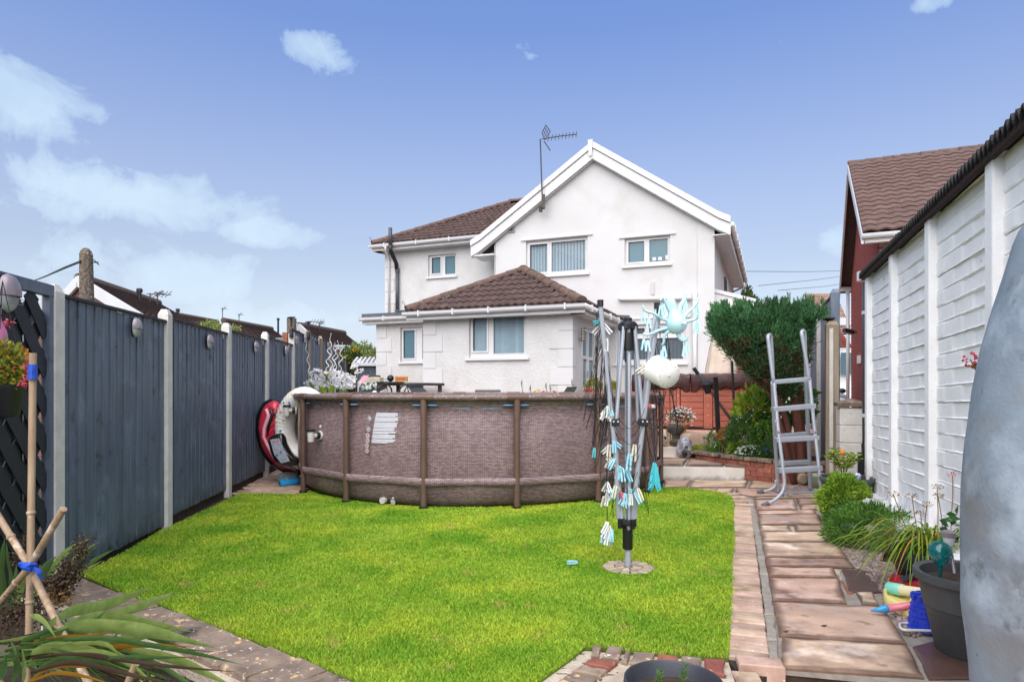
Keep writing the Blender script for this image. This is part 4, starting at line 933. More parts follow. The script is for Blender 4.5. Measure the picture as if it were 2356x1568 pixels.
# aerial
t = thing('tv_aerial', 'rooftop television aerial on a thin mast beside the gable', 'aerial', tuple(HP(*HB(1250, 470, BM-.2)[:1], BM-.2, 5.6)))
def pa2(u, v, b=BM-.25): a, z = HB(u, v, b); return HP(a, b, z)
m_al = mat('weathered aluminium', H('5b544e'), H('3f3a36'), 8, .6, metal=.4)
MB().tube([pa2(1250, 480), pa2(1247, 440), pa2(1245, 380), pa2(1243, 320)], .017, 6).build('mast', m_al, t)
MB().tube([pa2(1247, 320), pa2(1290, 313), pa2(1327, 309)], .013, 6).build('boom', m_al, t)
for k in range(9):
    p = pa2(1262+k*8, 318-k*1.15); MB().tube([p-Vector((.02, .1, .11)), p+Vector((.02, .1, .11))], .009, 5).build('element', m_al, t)
q = [pa2(1256, 288), pa2(1266, 302), pa2(1254, 322), pa2(1247, 306)]
gb = MB()
for a, b in zip(q, q[1:]+q[:1]): gb.tube([a, b], .012, 5)
for f in (.33, .66): gb.tube([q[0].lerp(q[1], f), q[3].lerp(q[2], f)], .007, 4); gb.tube([q[0].lerp(q[3], f), q[1].lerp(q[2], f)], .007, 4)
gb.build('reflector', m_al, t); MB().tube([pa2(1252, 325), pa2(1266, 346)], .014, 5).build('arm', m_al, t)
MB().cbox(pa2(1250, 464), (.08, .14, .34)).build('wall_bracket', m_al, t); MB().cbox(pa2(1244, 481), (.09, .1, .13)).build('junction_box', m_dark, t)
# ------------------------------------------------------------------ white concrete garage on the right
gar = thing('white_garage', 'white painted concrete panel garage with black corrugated roof on the right', 'garage', (4.0, 6.5, 0))
def GP(i): return Vector((4.075-.454*i, 7.4-1.258*i, 0))
gd = (GP(0)-GP(1)).normalized(); gn = Vector((-gd.y, gd.x, 0))       # away along the wall; gn towards the path
if gn.x > 0: gn = -gn
m_gar = mat('white masonry paint', H('fdfcfa'), H('f0eeeb'), 3, .85, .55, 45, spots=[(H('a9a39b'), 6, .70), (H('8f8a80'), 40, .72)], bdist=.006, dirt=(H('3a3833'), .0, .75))
def base_z(d):                      # level of the panel feet, rising towards the camera; d = distance from the far post
    return .16+.045*d
def wall_pt(s, z, o):               # s from the far post towards the camera
    return GP(0)-gd*s+gn*o+Vector((0, 0, z))
WT = 2.60; BAY = (GP(0)-GP(1)).length
for i in range(6):
    p = GP(i); s = BAY*i; zb_ = base_z(s)
    MB(lambda a, o, z: wall_pt(a, z, o)).box(s-.065, s+.065, -.03, .055, zb_-.05, WT+.03).build('post', m_gar, gar, bevel=.012)
for i in range(5):
    s0, s1 = BAY*i+.066, BAY*(i+1)-.066; npan = 5; f = lambda s, k: base_z(s)+(WT-base_z(s))*k/npan
    for k in range(npan):
        mb = MB(); rows = 4
        vs = []; fs = []; lv = []
        for r_ in range(rows):
            a, b = r_/rows, (r_+1)/rows; e = .018 if r_ else .010; e2 = .010 if r_ == rows-1 else .006
            lv += [(a+.004, -.012 if r_ else -.022), (a+e, .0), (a+e+.02, .006), (b-e2-.02, .006), (b-e2, .0), (b-.002, -.012)]
        nx = 25
        for li_, (t, o) in enumerate(lv):
            for q in range(nx):
                s = s0+(s1-s0)*q/(nx-1); o = o-.012*((q+(0 if (li_//6) % 2 else 4)) % 8 == 0 and 1 < li_ % 6 < 5); zz = f(s, k)+(f(s, k+1)-f(s, k))*t; vs.append(wall_pt(s, zz+random.uniform(-.0016, .0016), o*.62+random.uniform(-.0012, .0012)))
        n = len(lv)
        for a in range(n-1):
            for q in range(nx-1): fs.append((a*nx+q, a*nx+q+1, (a+1)*nx+q+1, (a+1)*nx+q))
        mb.add(vs, fs).build('wall_panel', m_gar, gar)
    mb = MB(); mb.add([wall_pt(s0-.07, base_z(s0)-.05, -.05), wall_pt(s1+.07, base_z(s1)-.05, -.05), wall_pt(s1+.07, WT, -.05), wall_pt(s0-.07, WT, -.05)], [(0, 1, 2, 3)]).build('inner_skin', m_gar, gar)
# plinth ledge
pv = []
for s in (-.07, BAY*5):
    zb_ = base_z(s); pv += [wall_pt(s, -.03, -.1), wall_pt(s, -.03, .24), wall_pt(s, zb_-.03, .20), wall_pt(s, zb_, .056), wall_pt(s, zb_, -.1)]
MB().add(pv, [(0, 1, 2, 3, 4), (9, 8, 7, 6, 5)]+[(i, 5+i, 5+(i+1) % 5, (i+1) % 5) for i in range(5)]).build('plinth', m_gar, gar)
MB().add([wall_pt(-.06, 0, -.1), wall_pt(-.06, 0, -3), wall_pt(-.06, 3.2, -3), wall_pt(-.06, WT, -.1)], [(0, 1, 2, 3)]).build('end_wall', m_gar, gar)
# corrugated roof
m_corr = mat('weathered black roof sheet', H('221f1e'), H('151312'), 6, .8, .8, 50, spots=[(H('3f4a2a'), 12, .72)], bdist=.008)
mb = MB(); n = 300; vs = []
for i in range(n+1):
    s = -.16+i*(6.6/n); hgt = .028*math.sin(2*PI*s/.072)
    for (o, z) in ((.10, 0), (-1.2, .30), (-2.6, .60)): vs.append(wall_pt(s, WT+.04+z+hgt, o))
    vs.append(wall_pt(s, WT+.02+hgt, .098))
fs = []
for i in range(n):
    a = 4*i; fs += [(a, a+1, a+5, a+4), (a+1, a+2, a+6, a+5), (a+3, a, a+4, a+7)]
mb.add(vs, fs).build('corrugated_roof', m_corr, gar, smooth=False)
vs2 = []
for i in range(n+1):
    s = -.16+i*(6.6/n); hgt = .028*math.sin(2*PI*s/.072); vs2 += [wall_pt(s, WT+.015+hgt, .098), wall_pt(s, WT+.30+hgt, -1.2)]
MB().add(vs2, [(2*i, 2*i+1, 2*i+3, 2*i+2) for i in range(n)]).build('roof_underside', m_corr, gar)
MB().bar(wall_pt(-.12, WT-.005, .062), wall_pt(6.3, WT-.005, .062), .04, .05).build('eaves_timber', mat('rotten timber', H('3a2219'), H('1e1411'), 14, .95, .6, 60), gar)
# --- drainpipe at the far corner
t = thing('black_drainpipe', 'black drainpipe running down beside the end of the white garage', 'drainpipe', (4.1, 7.8, 0))
c = W(1996, 895, 7.75); MB().tube([(c.x, c.y, 2.57), (c.x, c.y, .62)], .057, 14).build('pipe', m_pipe, t, smooth=True)
MB().tube([(c.x, c.y, .66), (c.x, c.y, .55), (c.x+.1, c.y+.02, .50), (c.x+.2, c.y+.04, .50)], .068, 12).build('elbow', m_dark, t, smooth=True)
for z in (2.22, 1.0): MB().lathe((c.x, c.y, z), [(.064, -.02), (.064, .02)], 14).build('clip', m_upvc, t)
MB().cbox((c.x+.02, c.y, 2.66), (.2, .2, .12)).build('hopper', m_upvc, t, bevel=.01)
t2 = thing('black_waste_pipe', 'lower black pipe in shadow behind the terracotta pots', 'pipe', (4.0, 7.9, 0)); MB().tube([(c.x-.0, c.y+.1, .55), (c.x-.0, c.y+.1, .0)], .06, 10).build('pipe', m_dark, t2)
# --- white gate pillar with a cap
t = thing('white_gate_pillar', 'white painted brick pillar with a weathered stone cap', 'pillar', tuple(G(1958, 1123)))
c = W(1957, 895, 8.1); Mz = Matrix.Rotation(-R(18), 3, 'Z')
for i in range(5):
    MB().cbox((c.x, c.y, .115+i*.215), (.285, .285, .205), Mz).build('block', m_wbrick, t, bevel=.008)
MB().cbox((c.x, c.y, .54), (.262, .262, 1.08), Mz).build('core', m_wbrick, t)
cp = MB(); cs = [(-.17, -.17), (.17, -.17), (.17, .17), (-.17, .17)]; vs = [c*1+Mz @ Vector((a, b, 0)) for a, b in cs]; vs = [(v.x, v.y, 1.10) for v in vs]+[(v.x, v.y, 1.14) for v in vs]+[(c.x, c.y, 1.20)]
cp.add(vs, [(3, 2, 1, 0), (0, 1, 5, 4), (1, 2, 6, 5), (2, 3, 7, 6), (3, 0, 4, 7), (4, 5, 8), (5, 6, 8), (6, 7, 8), (7, 4, 8)]).build('cap', m_cope, t)
# --- concrete post and the tall dark fence behind it
t = thing('concrete_post', 'tan slotted concrete post standing in front of the dark side fence', 'post', tuple(G(1914, 1120)))
c = W(1914, 895, 8.55); pb_ = post_mb(2.2, .15, .14).build('post', m_concb, t); pb_.location = Vector((c.x, c.y, 0))-t.location; pb_.rotation_euler.z = R(-20)
MB().cbox((c.x-.045, c.y-.075, 1.05), (.045, .02, 2.1), Matrix.Rotation(R(-20), 3, 'Z')).build('rib', m_conc, t)
sf = thing('side_fence', 'tall dark slate fence running to the right of the clipped conifer', 'fence', (4.5, 9, 0))
f0 = W(1921, 895, 8.8); f0.z = 0; fdir = Vector((.361, 1, 0)).normalized(); sn = Vector((-fdir.y, fdir.x, 0))
for j in range(3):
    for k in range(12):
        c = f0+fdir*(.1+j*1.83+(k+.5)*.145); link('fence_board', board_me[k % 4], sf, (c.x, c.y, .15), (0, 0, math.atan2(fdir.y, fdir.x)), (1.28, 1, 2.43))
    c = f0+fdir*(j*1.83+.0); pm_ = post_mb(2.66, .11, .1).build('post', m_fence if j == 0 else m_conc, sf); pm_.location = Vector((c.x, c.y, 0))-sf.location; pm_.rotation_euler.z = R(-20)
MB().bar(f0+Vector((0, 0, 2.6)), f0+fdir*5.6+Vector((0, 0, 2.6)), .05, .03).build('capping_rail', m_fence2, sf)
fq = f0+Vector((-.42, .42, 0))
t = thing('black_post_lamp', 'black mushroom shaped lamp on top of the dark side fence', 'lamp', (f0.x, f0.y, 2.0))
q = W(1906, 733, 8.7); MB().lathe(q, [(.0, .03), (.075, .015), (.085, 0), (.06, -.02), (.02, -.03)], 16).build('lamp_head', m_dark, t, smooth=True); MB().tube([q, q-Vector((0, 0, .22)), q+Vector((.04, .06, -.35))], .02, 8).build('stem', m_dark, t)

# ------------------------------------------------------------------ red brick house beyond the garage
rh = thing('red_brick_house', 'red brick gabled house with brown pantiled roof behind the garage', 'house', (8.4, 15, PZ))
YN, YF = 15.0, 23.3
Cn = W(2021, 895, YN); Cf = W(1958, 895, YF); ez_ = EH+(HV_-534)/F_*YN; gx = (Cf-Cn); gl = gx.length; gx.normalize(); gy = Vector((gx.y, -gx.x, 0))   # gy to the right
if gy.x < 0: gy = -gy
mid = Cn.lerp(Cf, .5); az_ = EH+(HV_-385)/F_*(mid.y)
def RP(s, o, z): return Cn+gx*s+gy*o+Vector((0, 0, z-EH))
Cn.z = Cf.z = EH
MB(RP).add([(0, .02, .3), (gl, .02, .3), (gl, .02, ez_), (gl/2, .02, az_), (0, .02, ez_), (0, .2, .3), (gl, .2, .3), (gl, .2, ez_), (gl/2, .2, az_), (0, .2, ez_)], [(0, 1, 2, 3, 4), (9, 8, 7, 6, 5)]+[(i, 5+i, 5+(i+1) % 5, (i+1) % 5) for i in range(5)]).build('mortar_wall', m_mort, rh)
MB(RP).box(.02, .2, .2, 7, .3, ez_).build('front_mortar', m_mort, rh)
m_rb2 = mat('dark red facing brick', H('a04c3c'), H('7a382d'), 5, .85, .4, 90, rand=.22, hue=.008, spots=[(H('8a7a3c'), 1.1, .70)], bdist=.004)
rb_ = rough_block('brick', m_rb2, .215, .065, .05, .001, .003); tf = []
rotg = Matrix((gx, Vector((0, 0, 1)), -gy)).transposed().to_4x4()
for r_ in range(int((az_-.6)/.075)):
    for i in range(int(gl/.226)):
        s = .12+i*.226+.113*(r_ % 2); z = .6+r_*.075; top = ez_+(az_-ez_)*(1-abs(s-gl/2)/(gl/2))
        if z < top-.12 and s < gl-.12: tf.append(Matrix.Translation(RP(s, -.005, z)) @ rotg)
rotf = Matrix((gy, Vector((0, 0, 1)), -gx)).transposed().to_4x4()
for r_ in range(int((ez_-2.5)/.075)):
    for i in range(12):
        tf.append(Matrix.Translation(RP(-.005, .12+i*.226+.113*(r_ % 2), 2.6+r_*.075)) @ rotf)
pieces('brick', rb_, rh, tf)
# roof slope facing the camera
oh = .35; ov = .42
E0 = RP(-ov, -oh, ez_-.12); RG = RP(gl/2, -oh, az_+.10); sl_ = (RG-E0); slen = sl_.length
rf = MB().slab([E0, RG, RG+gy*9, E0+gy*9], sl_.cross(gy), .06).build('roof', m_under, rh)
tiled(rf, E0-sl_.normalized()*.03+(gy.cross(sl_).normalized() if gy.cross(sl_).z > 0 else -gy.cross(sl_).normalized())*.075, gy, sl_, lambda s, t: t < slen-.12, m_tile2 if 'm_tile2' in globals() else mat('russet pantile', H('6f564c'), H('513d36'), 8, .85, .5, 80, rand=.12, spots=[(H('3e3029'), 30, .62)]), wd=.30, ln=.40, expo=.335, nx=(0, 24), ny=(0, 20), amp=.032, limit=300)
E1 = RP(gl+ov, -oh, ez_-.12)
MB().slab([E1, RG, RG+gy*9, E1+gy*9], -(RG-E1).cross(gy), .06).build('roof', m_tile, rh)
caps(rf, RG+Vector((0, 0, .05)), RG+gy*6.4+Vector((0, 0, .05)), 14, .13)
def strip3(P, dz0, dz1, o0, o1, nm, m=m_upvc):
    for a, b in zip(P, P[1:]):
        vs = [a+gy*o0+Vector((0, 0, dz0)), b+gy*o0+Vector((0, 0, dz0)), b+gy*o0+Vector((0, 0, dz1)), a+gy*o0+Vector((0, 0, dz1)), a+gy*o1+Vector((0, 0, dz0)), b+gy*o1+Vector((0, 0, dz0)), b+gy*o1+Vector((0, 0, dz1)), a+gy*o1+Vector((0, 0, dz1))]
        MB().add(vs, [(0, 1, 2, 3), (7, 6, 5, 4), (0, 4, 5, 1), (3, 2, 6, 7), (1, 5, 6, 2), (0, 3, 7, 4)]).build(nm, m, rh)
strip3([E0, RG, E1], -.20, .05, -.03, .02, 'barge_board')
MB(RP).box(-ov+.0, -.0, -oh+.03, 7, ez_-.25, ez_-.235).build('soffit', m_upvc, rh); MB(RP).box(-ov+.02, -ov+.04, -oh+.05, 7, ez_-.30, ez_-.12).build('fascia', m_upvc, rh)
MB().tube([RP(-ov-.04, -oh-.02, ez_-.16), RP(-ov-.04, 7, ez_-.16)], .065, 8).build('gutter', m_upvc, rh, smooth=True)
MB().tube([RP(-ov-.02, .72, ez_-.2), RP(-ov-.02, .72, ez_-.38), RP(-.06, .62, ez_-.85), RP(-.06, .62, 2)], .05, 8).build('downpipe', m_upvc, rh, smooth=True)
MB().tube([RP(gl, -.1, ez_-.1), RP(gl, -.1, .3)], .06, 8).build('downpipe', m_upvc, rh, smooth=True); MB().cbox(RP(gl+.1, -.15, ez_-.02), (.45, .3, .12)).build('gutter_end', m_upvc, rh)
sw = 2.9; MB(RP).box(sw-.5, sw+.5, -.03, .03, ez_-1.75, ez_-.75).build('window', m_upvc, rh); MB(RP).box(sw-.42, sw+.42, -.036, -.031, ez_-1.68, ez_-.82).build('pane', m_frost, rh)
for (s, z, a, b) in ((4.9, 2.2, .18, .12), (2.9, 1.2, .3, .3), (2.3, 1.25, .16, .4)): MB(RP).box(s-a, s+a, -.09, -.01, z-b, z+b).build('meter_box', m_upvc if a < .2 else m_redbrick, rh)
q = RP(6.2, -.25, 3.15); t = thing('security_light', 'small dark security light on the red brick gable', 'security light', tuple(q)); MB().cbox(q, (.3, .2, .12), Matrix.Rotation(.3, 3, 'Y')).build('lamp', m_dark, t); MB().bar(RP(6.2, 0, 3.1), q, .05, .05).build('bracket', m_dark, t)

# ------------------------------------------------------------------ tile hung house and car seen through the gap
th_ = thing('distant_tiled_house', 'distant house with tile hung gable seen through the gap beside the brick house', 'house', tuple(W(1925, 960, 34)))
def far_roof(par, u0, v0, u1, v1, Y, rows, cols, m):
    a = W(u0, v1, Y); b = W(u1, v1, Y); c_ = W(u0, v0, Y+1.8); ex = (b-a); ey = (c_-a); ey.x = 0
    MB().slab([a, b, b+ey, a+ey], (0, -1, .3), .1).build('roof', m_under, par)
    w_, h_ = ex.length/cols, ey.length/rows
    tiled(par, a+Vector((0, -.03, 0)), ex, ey, lambda s, t: s < ex.length and t < ey.length, m, wd=w_, ln=h_*1.1, expo=h_, nx=(0, cols), ny=(0, rows), amp=.04, limit=300)
m_old = mat('old plain tile', H('9a7d6c'), H('6d564a'), 1.2, .9, .4, 20, rand=.2)
far_roof(th_, 1888, 677, 1962, 768, 34, 13, 12, m_old)
far_roof(th_, 1925, 745, 1962, 800, 31, 10, 8, mat('red hung tile', H('8a4a3a'), H('6e3a2f'), 1.2, .9, .3, 20, rand=.2))
p = W(1945, 740, 30.5); MB().cbox((p.x, p.y, p.z), (1.2, .5, .35)).build('parapet', m_upvc, th_); p = W(1944, 860, 33); MB().box(p.x-1.5, p.x+1.5, p.y, p.y+.2, .3, W(0, 800, 33).z).build('wall', m_gar, th_)
p = W(1948, 838, 32.8); MB().box(p.x-.3, p.x+.3, p.y-.05, p.y, p.z-.5, p.z+.6).build('window', m_frost, th_)
p = W(1925, 805, 31); MB().bar(W(1915, 803, 31), W(1960, 803, 31), .2, .12).build('gutter', m_upvc, th_)
# car: front three-quarter, only its nearside wing and lamp show
def car(label, c, rz):
    t = thing('parked_car', label, 'car', tuple(c)); M = Matrix.Translation(Vector(c)) @ Matrix.Rotation(rz, 4, 'Z')
    T = lambda x, y, z: M @ Vector((x, y, z))
    m_car = mat('silver car paint', H('aab0ba'), H('9aa0ab'), 3, .25, metal=.6, coat=.8); m_tyre = m_dark
    prof = [(-2.1, .35), (-2.12, .72), (-1.95, .92), (-1.1, 1.02), (-.45, 1.45), (.9, 1.47), (1.7, 1.05), (2.1, .95), (2.1, .35)]
    vs = []; n = len(prof)
    for sx, k in ((-.84, 1.0), (-.86, .97), (.86, .97), (.84, 1.0)):
        for (y, z) in prof: vs.append((sx*(1 if z < 1.03 else .80), y, z))
    fs = [tuple(range(n))]+[(a*n+i, a*n+(i+1) % n, (a+1)*n+(i+1) % n, (a+1)*n+i) for a in range(3) for i in range(n)]+[tuple(range(3*n, 4*n))[::-1]]
    MB(T).add(vs, fs).build('body', m_car, t, bevel=.05)
    MB(T).slab([(-.66, -1.07, 1.05), (.66, -1.07, 1.05), (.60, -.5, 1.43), (-.60, -.5, 1.43)], (0, -.55, .8), .012).build('windscreen', m_glassw, t)
    for s in (-1, 1):
        MB(T).slab([(s*.862, -.95, 1.02), (s*.862, 1.3, 1.02), (s*.72, .8, 1.40), (s*.72, -.35, 1.40)], (s, 0, .4), .012).build('side_window', m_glassw, t)
        MB(T).ball((s*.62, -2.02, .78), (.19, .10, .09), 12, 8).build('headlight', m_upvc, t, smooth=True)
        MB(T).ball((s*.98, -.72, 1.06), (.12, .07, .08), 8, 6).build('mirror', m_dark, t)
        for y in (-1.3, 1.3):
            wl = MB(T).lathe((s*.80, y, .32), [(.1, -.1), (.30, -.1), (.32, -.06), (.32, .06), (.30, .1), (.1, .1)], 20, Matrix.Rotation(PI/2, 3, 'Y')).build('wheel', m_tyre, t); MB(T).lathe((s*.80, y, .32), [(.0, .11*s), (.19, .105*s), (.20, .08*s)], 14, Matrix.Rotation(PI/2, 3, 'Y')).build('rim', m_silver, wl)
    for z in (.52, .60, .68): MB(T).box(-.5, .5, -2.15, -2.11, z, z+.025).build('grille_bar', m_silver, t)
    MB(T).box(-.55, .55, -2.135, -2.105, .42, .74).build('grille', m_dark, t); MB(T).box(-.8, .8, -2.16, -2.08, .30, .42).build('bumper', m_dark, t)
    return t
p = W(1930, 895, 19); car('silver car parked in the gap beyond the concrete post', (p.x-.15, p.y+2, .20), R(-14))
# trees and bushes far behind
m_far = mat('dark conifer foliage', H('43551f'), H('1f3314'), 1.5, .9, island=.35, backl=.2, hue=.01)
m_bark = mat('reddish bark', H('6b3a2c'), H('3f241d'), 14, .9, .8, 50, aniso=(1, 1, .25), bdist=.01)
t = thing('distant_conifer', 'distant yellow green conifer behind the roof of the lean-to', 'tree', tuple(W(1722, 700, 32))+()) ; q = W(1717, 700, 32)
P, D = shell((q.x, q.y, 4.1), (1.25, 1.2, 2.0), 5200, .3); k = P[:, 2] > 2.6; P, D = P[k], D[k]; P[:, 0] = q.x+(P[:, 0]-q.x)*np.clip((6.6-P[:, 2])/2.4, .1, 1.1)
leaves('crown', P, D+np.array([0, 0, .9])+RS.normal(size=D.shape)*.4, .20, .09, m_far, t); MB().tube([(q.x, q.y, .3), (q.x, q.y, 5)], [.25, .1], 8).build('trunk', m_bark, t)

# ------------------------------------------------------------------ bungalows over the left fence
m_btile = mat('corrugated tile rows', H('6f5548'), H('4d3a31'), 1.4, .9, rand=0, spots=[(H('9a7420'), .9, .72)])
def bungalow(label, ridge0, ridge1, eave0, eave1, gable=None, rows=13, m=m_btile, wallm=None):
    """roof slope facing the garden given by world corners"""
    t = thing('bungalow', label, 'bungalow', tuple(eave0))
    nx = int((ridge1-ridge0).length/.16); mb = MB(); vs = []; r0, r1, e0_, e1_ = map(Vector, (ridge0, ridge1, eave0, eave1)); nrm = (r1-r0).cross(e0_-r0).normalized()
    if nrm.z < 0: nrm = -nrm
    for j in range(rows):
        for f, h in ((j/rows, .07), ((j+.97)/rows, .0)):
            a, b = e0_.lerp(r0, f), e1_.lerp(r1, f)
            for i in range(33): vs.append(a.lerp(b, i/32)+nrm*(h+.015*math.sin(i*2.1)))
    fs = [(k*33+i, k*33+i+1, (k+1)*33+i+1, (k+1)*33+i) for k in range(2*rows-1) for i in range(32)]
    mb.add(vs, fs).build('roof_slope', m, t)
    back = (r0-e0_); back.z = 0; e2, e3 = e0_+back*2, e1_+back*2; MB().slab([r0, r1, e3, e2], (0, 0, 1), .08).build('roof_slope', m, t)
    MB().tube([r0+Vector((0, 0, .05)), r1+Vector((0, 0, .05))], .13, 8).build('ridge', m_ridge, t)
    lo = min(e0_.z, e1_.z)
    if gable is not None:
        MB().slab([(e0_.x, e0_.y, -.4), tuple(e0_+Vector((0, 0, -.05))), tuple(r0+Vector((0, 0, -.1))), tuple(e2+Vector((0, 0, -.05))), (e2.x, e2.y, -.4)], (r0-r1), .15).build('gable_wall', gable, t)
        ov_ = (r0-r1).normalized()*.12
        for a, b in ((e0_, r0), (r0, e2)): MB().bar(a+ov_+Vector((0, 0, -.02)), b+ov_+Vector((0, 0, -.02)), .06, .24).build('barge_board', m_upvc, t)
    MB().slab([(e0_.x, e0_.y, -.4), (e1_.x, e1_.y, -.4), tuple(e1_), tuple(e0_)], (e1_-e0_).cross(Vector((0, 0, 1))), .15).build('front_wall', wallm or m_wbrick, t)
    return t
m_farbrick = mat('far brown brick', H('7b5348'), H('5d3e36'), 3, .9, aniso=(1.5, 1.5, 9))
Yb = 15
bungalow('bungalow with white barge boards behind the concrete utility pole', W(184, 645, 15), W(364, 700, 23), W(345, 744, 13.0), W(450, 748, 21), m_farbrick, 14)
bungalow('middle bungalow roof low above the fence', W(514, 739, 30), W(625, 758, 38), W(545, 790, 26), W(655, 778, 35), None, 11)
bungalow('grey brown bungalow roof with pale barge boards before the white flowers', W(691, 751, 26), W(792, 768, 33), W(738, 795, 23), W(828, 797, 31), m_farbrick, 12)
bungalow('small distant roof beside the pale green shrub', W(925, 782, 45), W(1010, 770, 50), W(905, 815, 44), W(1040, 815, 49), None, 6, m_lead)
bungalow('narrow strip of roof between the first and middle bungalows', W(400, 725, 32), W(500, 742, 38), W(380, 760, 30), W(520, 770, 36), None, 6)
for (u, v0, v1, Y, lab, kind) in ((321, 672, 692, 18.5, 'short black flue on the ridge of the first bungalow', 'f'), (409, 716, 730, 26, 'thin vent pipe on the narrow strip of roof', 'f'), (640, 736, 762, 36, 'vent pipe on the middle bungalow ridge', 'f'),
                               (345, 674, 700, 20, 'aerial with a long boom beside the black flue', 'a'), (362, 672, 704, 21, 'plain upright aerial mast on the first bungalow', 'm'), (512, 708, 740, 33, 'small aerial above the middle of the fence', 'm'), (550, 722, 748, 35, 'slender bare mast right of the small aerial', 'm'),
                               (712, 738, 765, 27, 'aerial with a dark head near the lantern post', 'a'), (735, 742, 765, 28, 'forked aerial beside the dark headed one', 'm')):
    p, q = W(u, v0, Y), W(u, v1+6, Y)
    if kind == 'f':
        t = thing('roof_flue', lab, 'flue', tuple(q)); MB().tube([q, p], .055, 8).build('pipe', m_dark, t); MB().lathe(p, [(.085, 0), (.085, .08), (.06, .11)], 8).build('cowl', m_dark, t)
    else:
        t = thing('tv_aerial', lab, 'aerial', tuple(q)); MB().tube([q, p], .02, 5).build('mast', m_al, t); L_ = .6 if kind == 'a' else .2
        MB().tube([p+Vector((-.1, 0, -.02)), p+Vector((L_, .1, -.04))], .014, 5).build('boom', m_al, t)
        for i in range(5 if kind == 'a' else 2): c = p+Vector((L_*(i+.5)/5, .05, -.03)); MB().tube([c-Vector((0, .2, .12)), c+Vector((0, .2, .12))], .012, 4).build('element', m_al, t)
# utility poles and wires
m_agg = mat('pebbled concrete', H('7d6f60'), H('4e453c'), 34, .95, .9, 40, spots=[(H('b8ab98'), 30, .62)], bdist=.02, contrast=.12)
t = thing('utility_pole', 'stubby exposed aggregate concrete utility pole above the fence', 'utility pole', tuple(W(200, 1000, 9.5)))
b0, b1 = W(204, 895, 9.5), W(198, 571, 9.5); MB().tube([(b0.x+.02, b0.y, -.3), (b1.x, b1.y, b1.z-.09), (b1.x, b1.y, b1.z-.04), (b1.x, b1.y, b1.z)], [.125, .086, .07, .035], 10).build('pole', m_agg, t)
MB().tube([W(184, 604, 9.5), W(226, 603, 9.5)], .009, 6).build('bolt', m_dark, t)
t = thing('overhead_wires', 'pair of black cables running left from the utility pole', 'cable', tuple(W(184, 602, 9.4)))
for dv in (0, 3): MB().tube([W(185, 600+dv, 9.4), W(150, 614+dv, 10), W(100, 637+dv*.3, 11), W(60, 652, 12), W(-60, 700, 14)], .009, 5).build('cable', m_dark, t)
MB().tube([W(206, 592, 9.4), W(216, 598, 9.4), W(228, 609, 9.5)], .007, 4).build('loose_end', m_dark, t)
t = thing('utility_pole', 'slim wooden pole end behind the lantern post', 'utility pole', tuple(W(671, 900, 16))); a = W(671, 732, 16); MB().tube([(a.x, a.y, 0), a], .12, 8).build('pole', m_agg, t); MB().tube([W(671, 741, 16), W(688, 742, 16)], .012, 4).build('bolt', m_dark, t)
for i, (p, q) in enumerate(((W(1712, 624, 30), W(1960, 622, 45)), (W(1745, 657, 30), W(1960, 632, 50)), (W(1790, 668, 30), W(1960, 650, 50)))):
    t = thing('overhead_wire', ['topmost thin wire crossing the sky between the two houses', 'middle thin wire between the two houses', 'lowest thin wire between the two houses'][i], 'cable', tuple(p)); MB().tube([p, p.lerp(q, .5)-Vector((0, 0, .05)), q], .012, 4).build('cable', m_dark, t)
# shrubs at the far end of the left fence
m_shrub = mat('variegated shrub leaves', H('a3a863'), H('5d7a35'), 2.5, .8, island=.4, backl=.3, hue=.02); m_shrub2 = mat('dark shrub leaves', H('4d6a26'), H('2a4318'), 3, .8, island=.35, backl=.25)
def bush(label, c, r, n, m, l, w_, cat='shrub', name='shrub', up=.3, inner=.5, flowers=None, stem=True):
    t = thing(name, label, cat, (c[0], c[1], c[2]-r[2])); P, D = shell(c, r, n, inner)
    leaves('foliage', P, D+RS.normal(size=D.shape)*.6+np.array([0, 0, up]), l*(.7+.6*RS.rand(n)), w_, m, t)
    if stem: MB().tube([(c[0], c[1], c[2]-r[2]*1.05), c], [max(.012, r[0]*.06), .01], 6).build('stem', m_bark, t)
    if flowers:
        fm, fn, fs_, top = flowers; P, D = shell(c, np.array(r)*1.04, fn*3, .9); k = D[:, 2] > top; P, D = P[k][:fn], D[k][:fn]
        leaves('blossom', np.repeat(P, 5, 0), RS.normal(size=(len(P)*5, 3))+np.repeat(D, 5, 0), fs_, fs_*.8, fm, t)
    return t
m_yel = mat('yellow petals', H('e8c02a'), H('d9a81c'), 9, .7, backl=.3); m_wht = mat('white petals', H('fcfcfb'), H('f4f4f2'), 9, .6, backl=.45)
q = W(835, 800, 24); bush('pale variegated shrub against the left corner of the white house', (q.x+.05, q.y, 2.0), (.85, .9, .95), 6000, m_shrub, .11, .06)
q = W(805, 815, 22); bush('dark shrub with yellow flowers behind the end of the fence', (q.x, q.y, 1.95), (.65, .6, .75), 3500, m_shrub2, .1, .05, flowers=(m_yel, 90, .055, -.4))
q = W(487, 742, 22); bush('yellow green bush top showing over the middle of the fence', (q.x, q.y, 3.0), (.95, .8, .55), 2600, m_shrub, .11, .06)
q = W(300, 722, 12.5); bush('ochre tufts growing in the gutter of the first bungalow', (q.x-.1, q.y, q.z-.12), (.35, .25, .14), 600, mat('ochre moss', H('a8842a'), H('7c6a24'), 9, .9, island=.3), .06, .02, cat='moss', name='moss_tuft', stem=False)
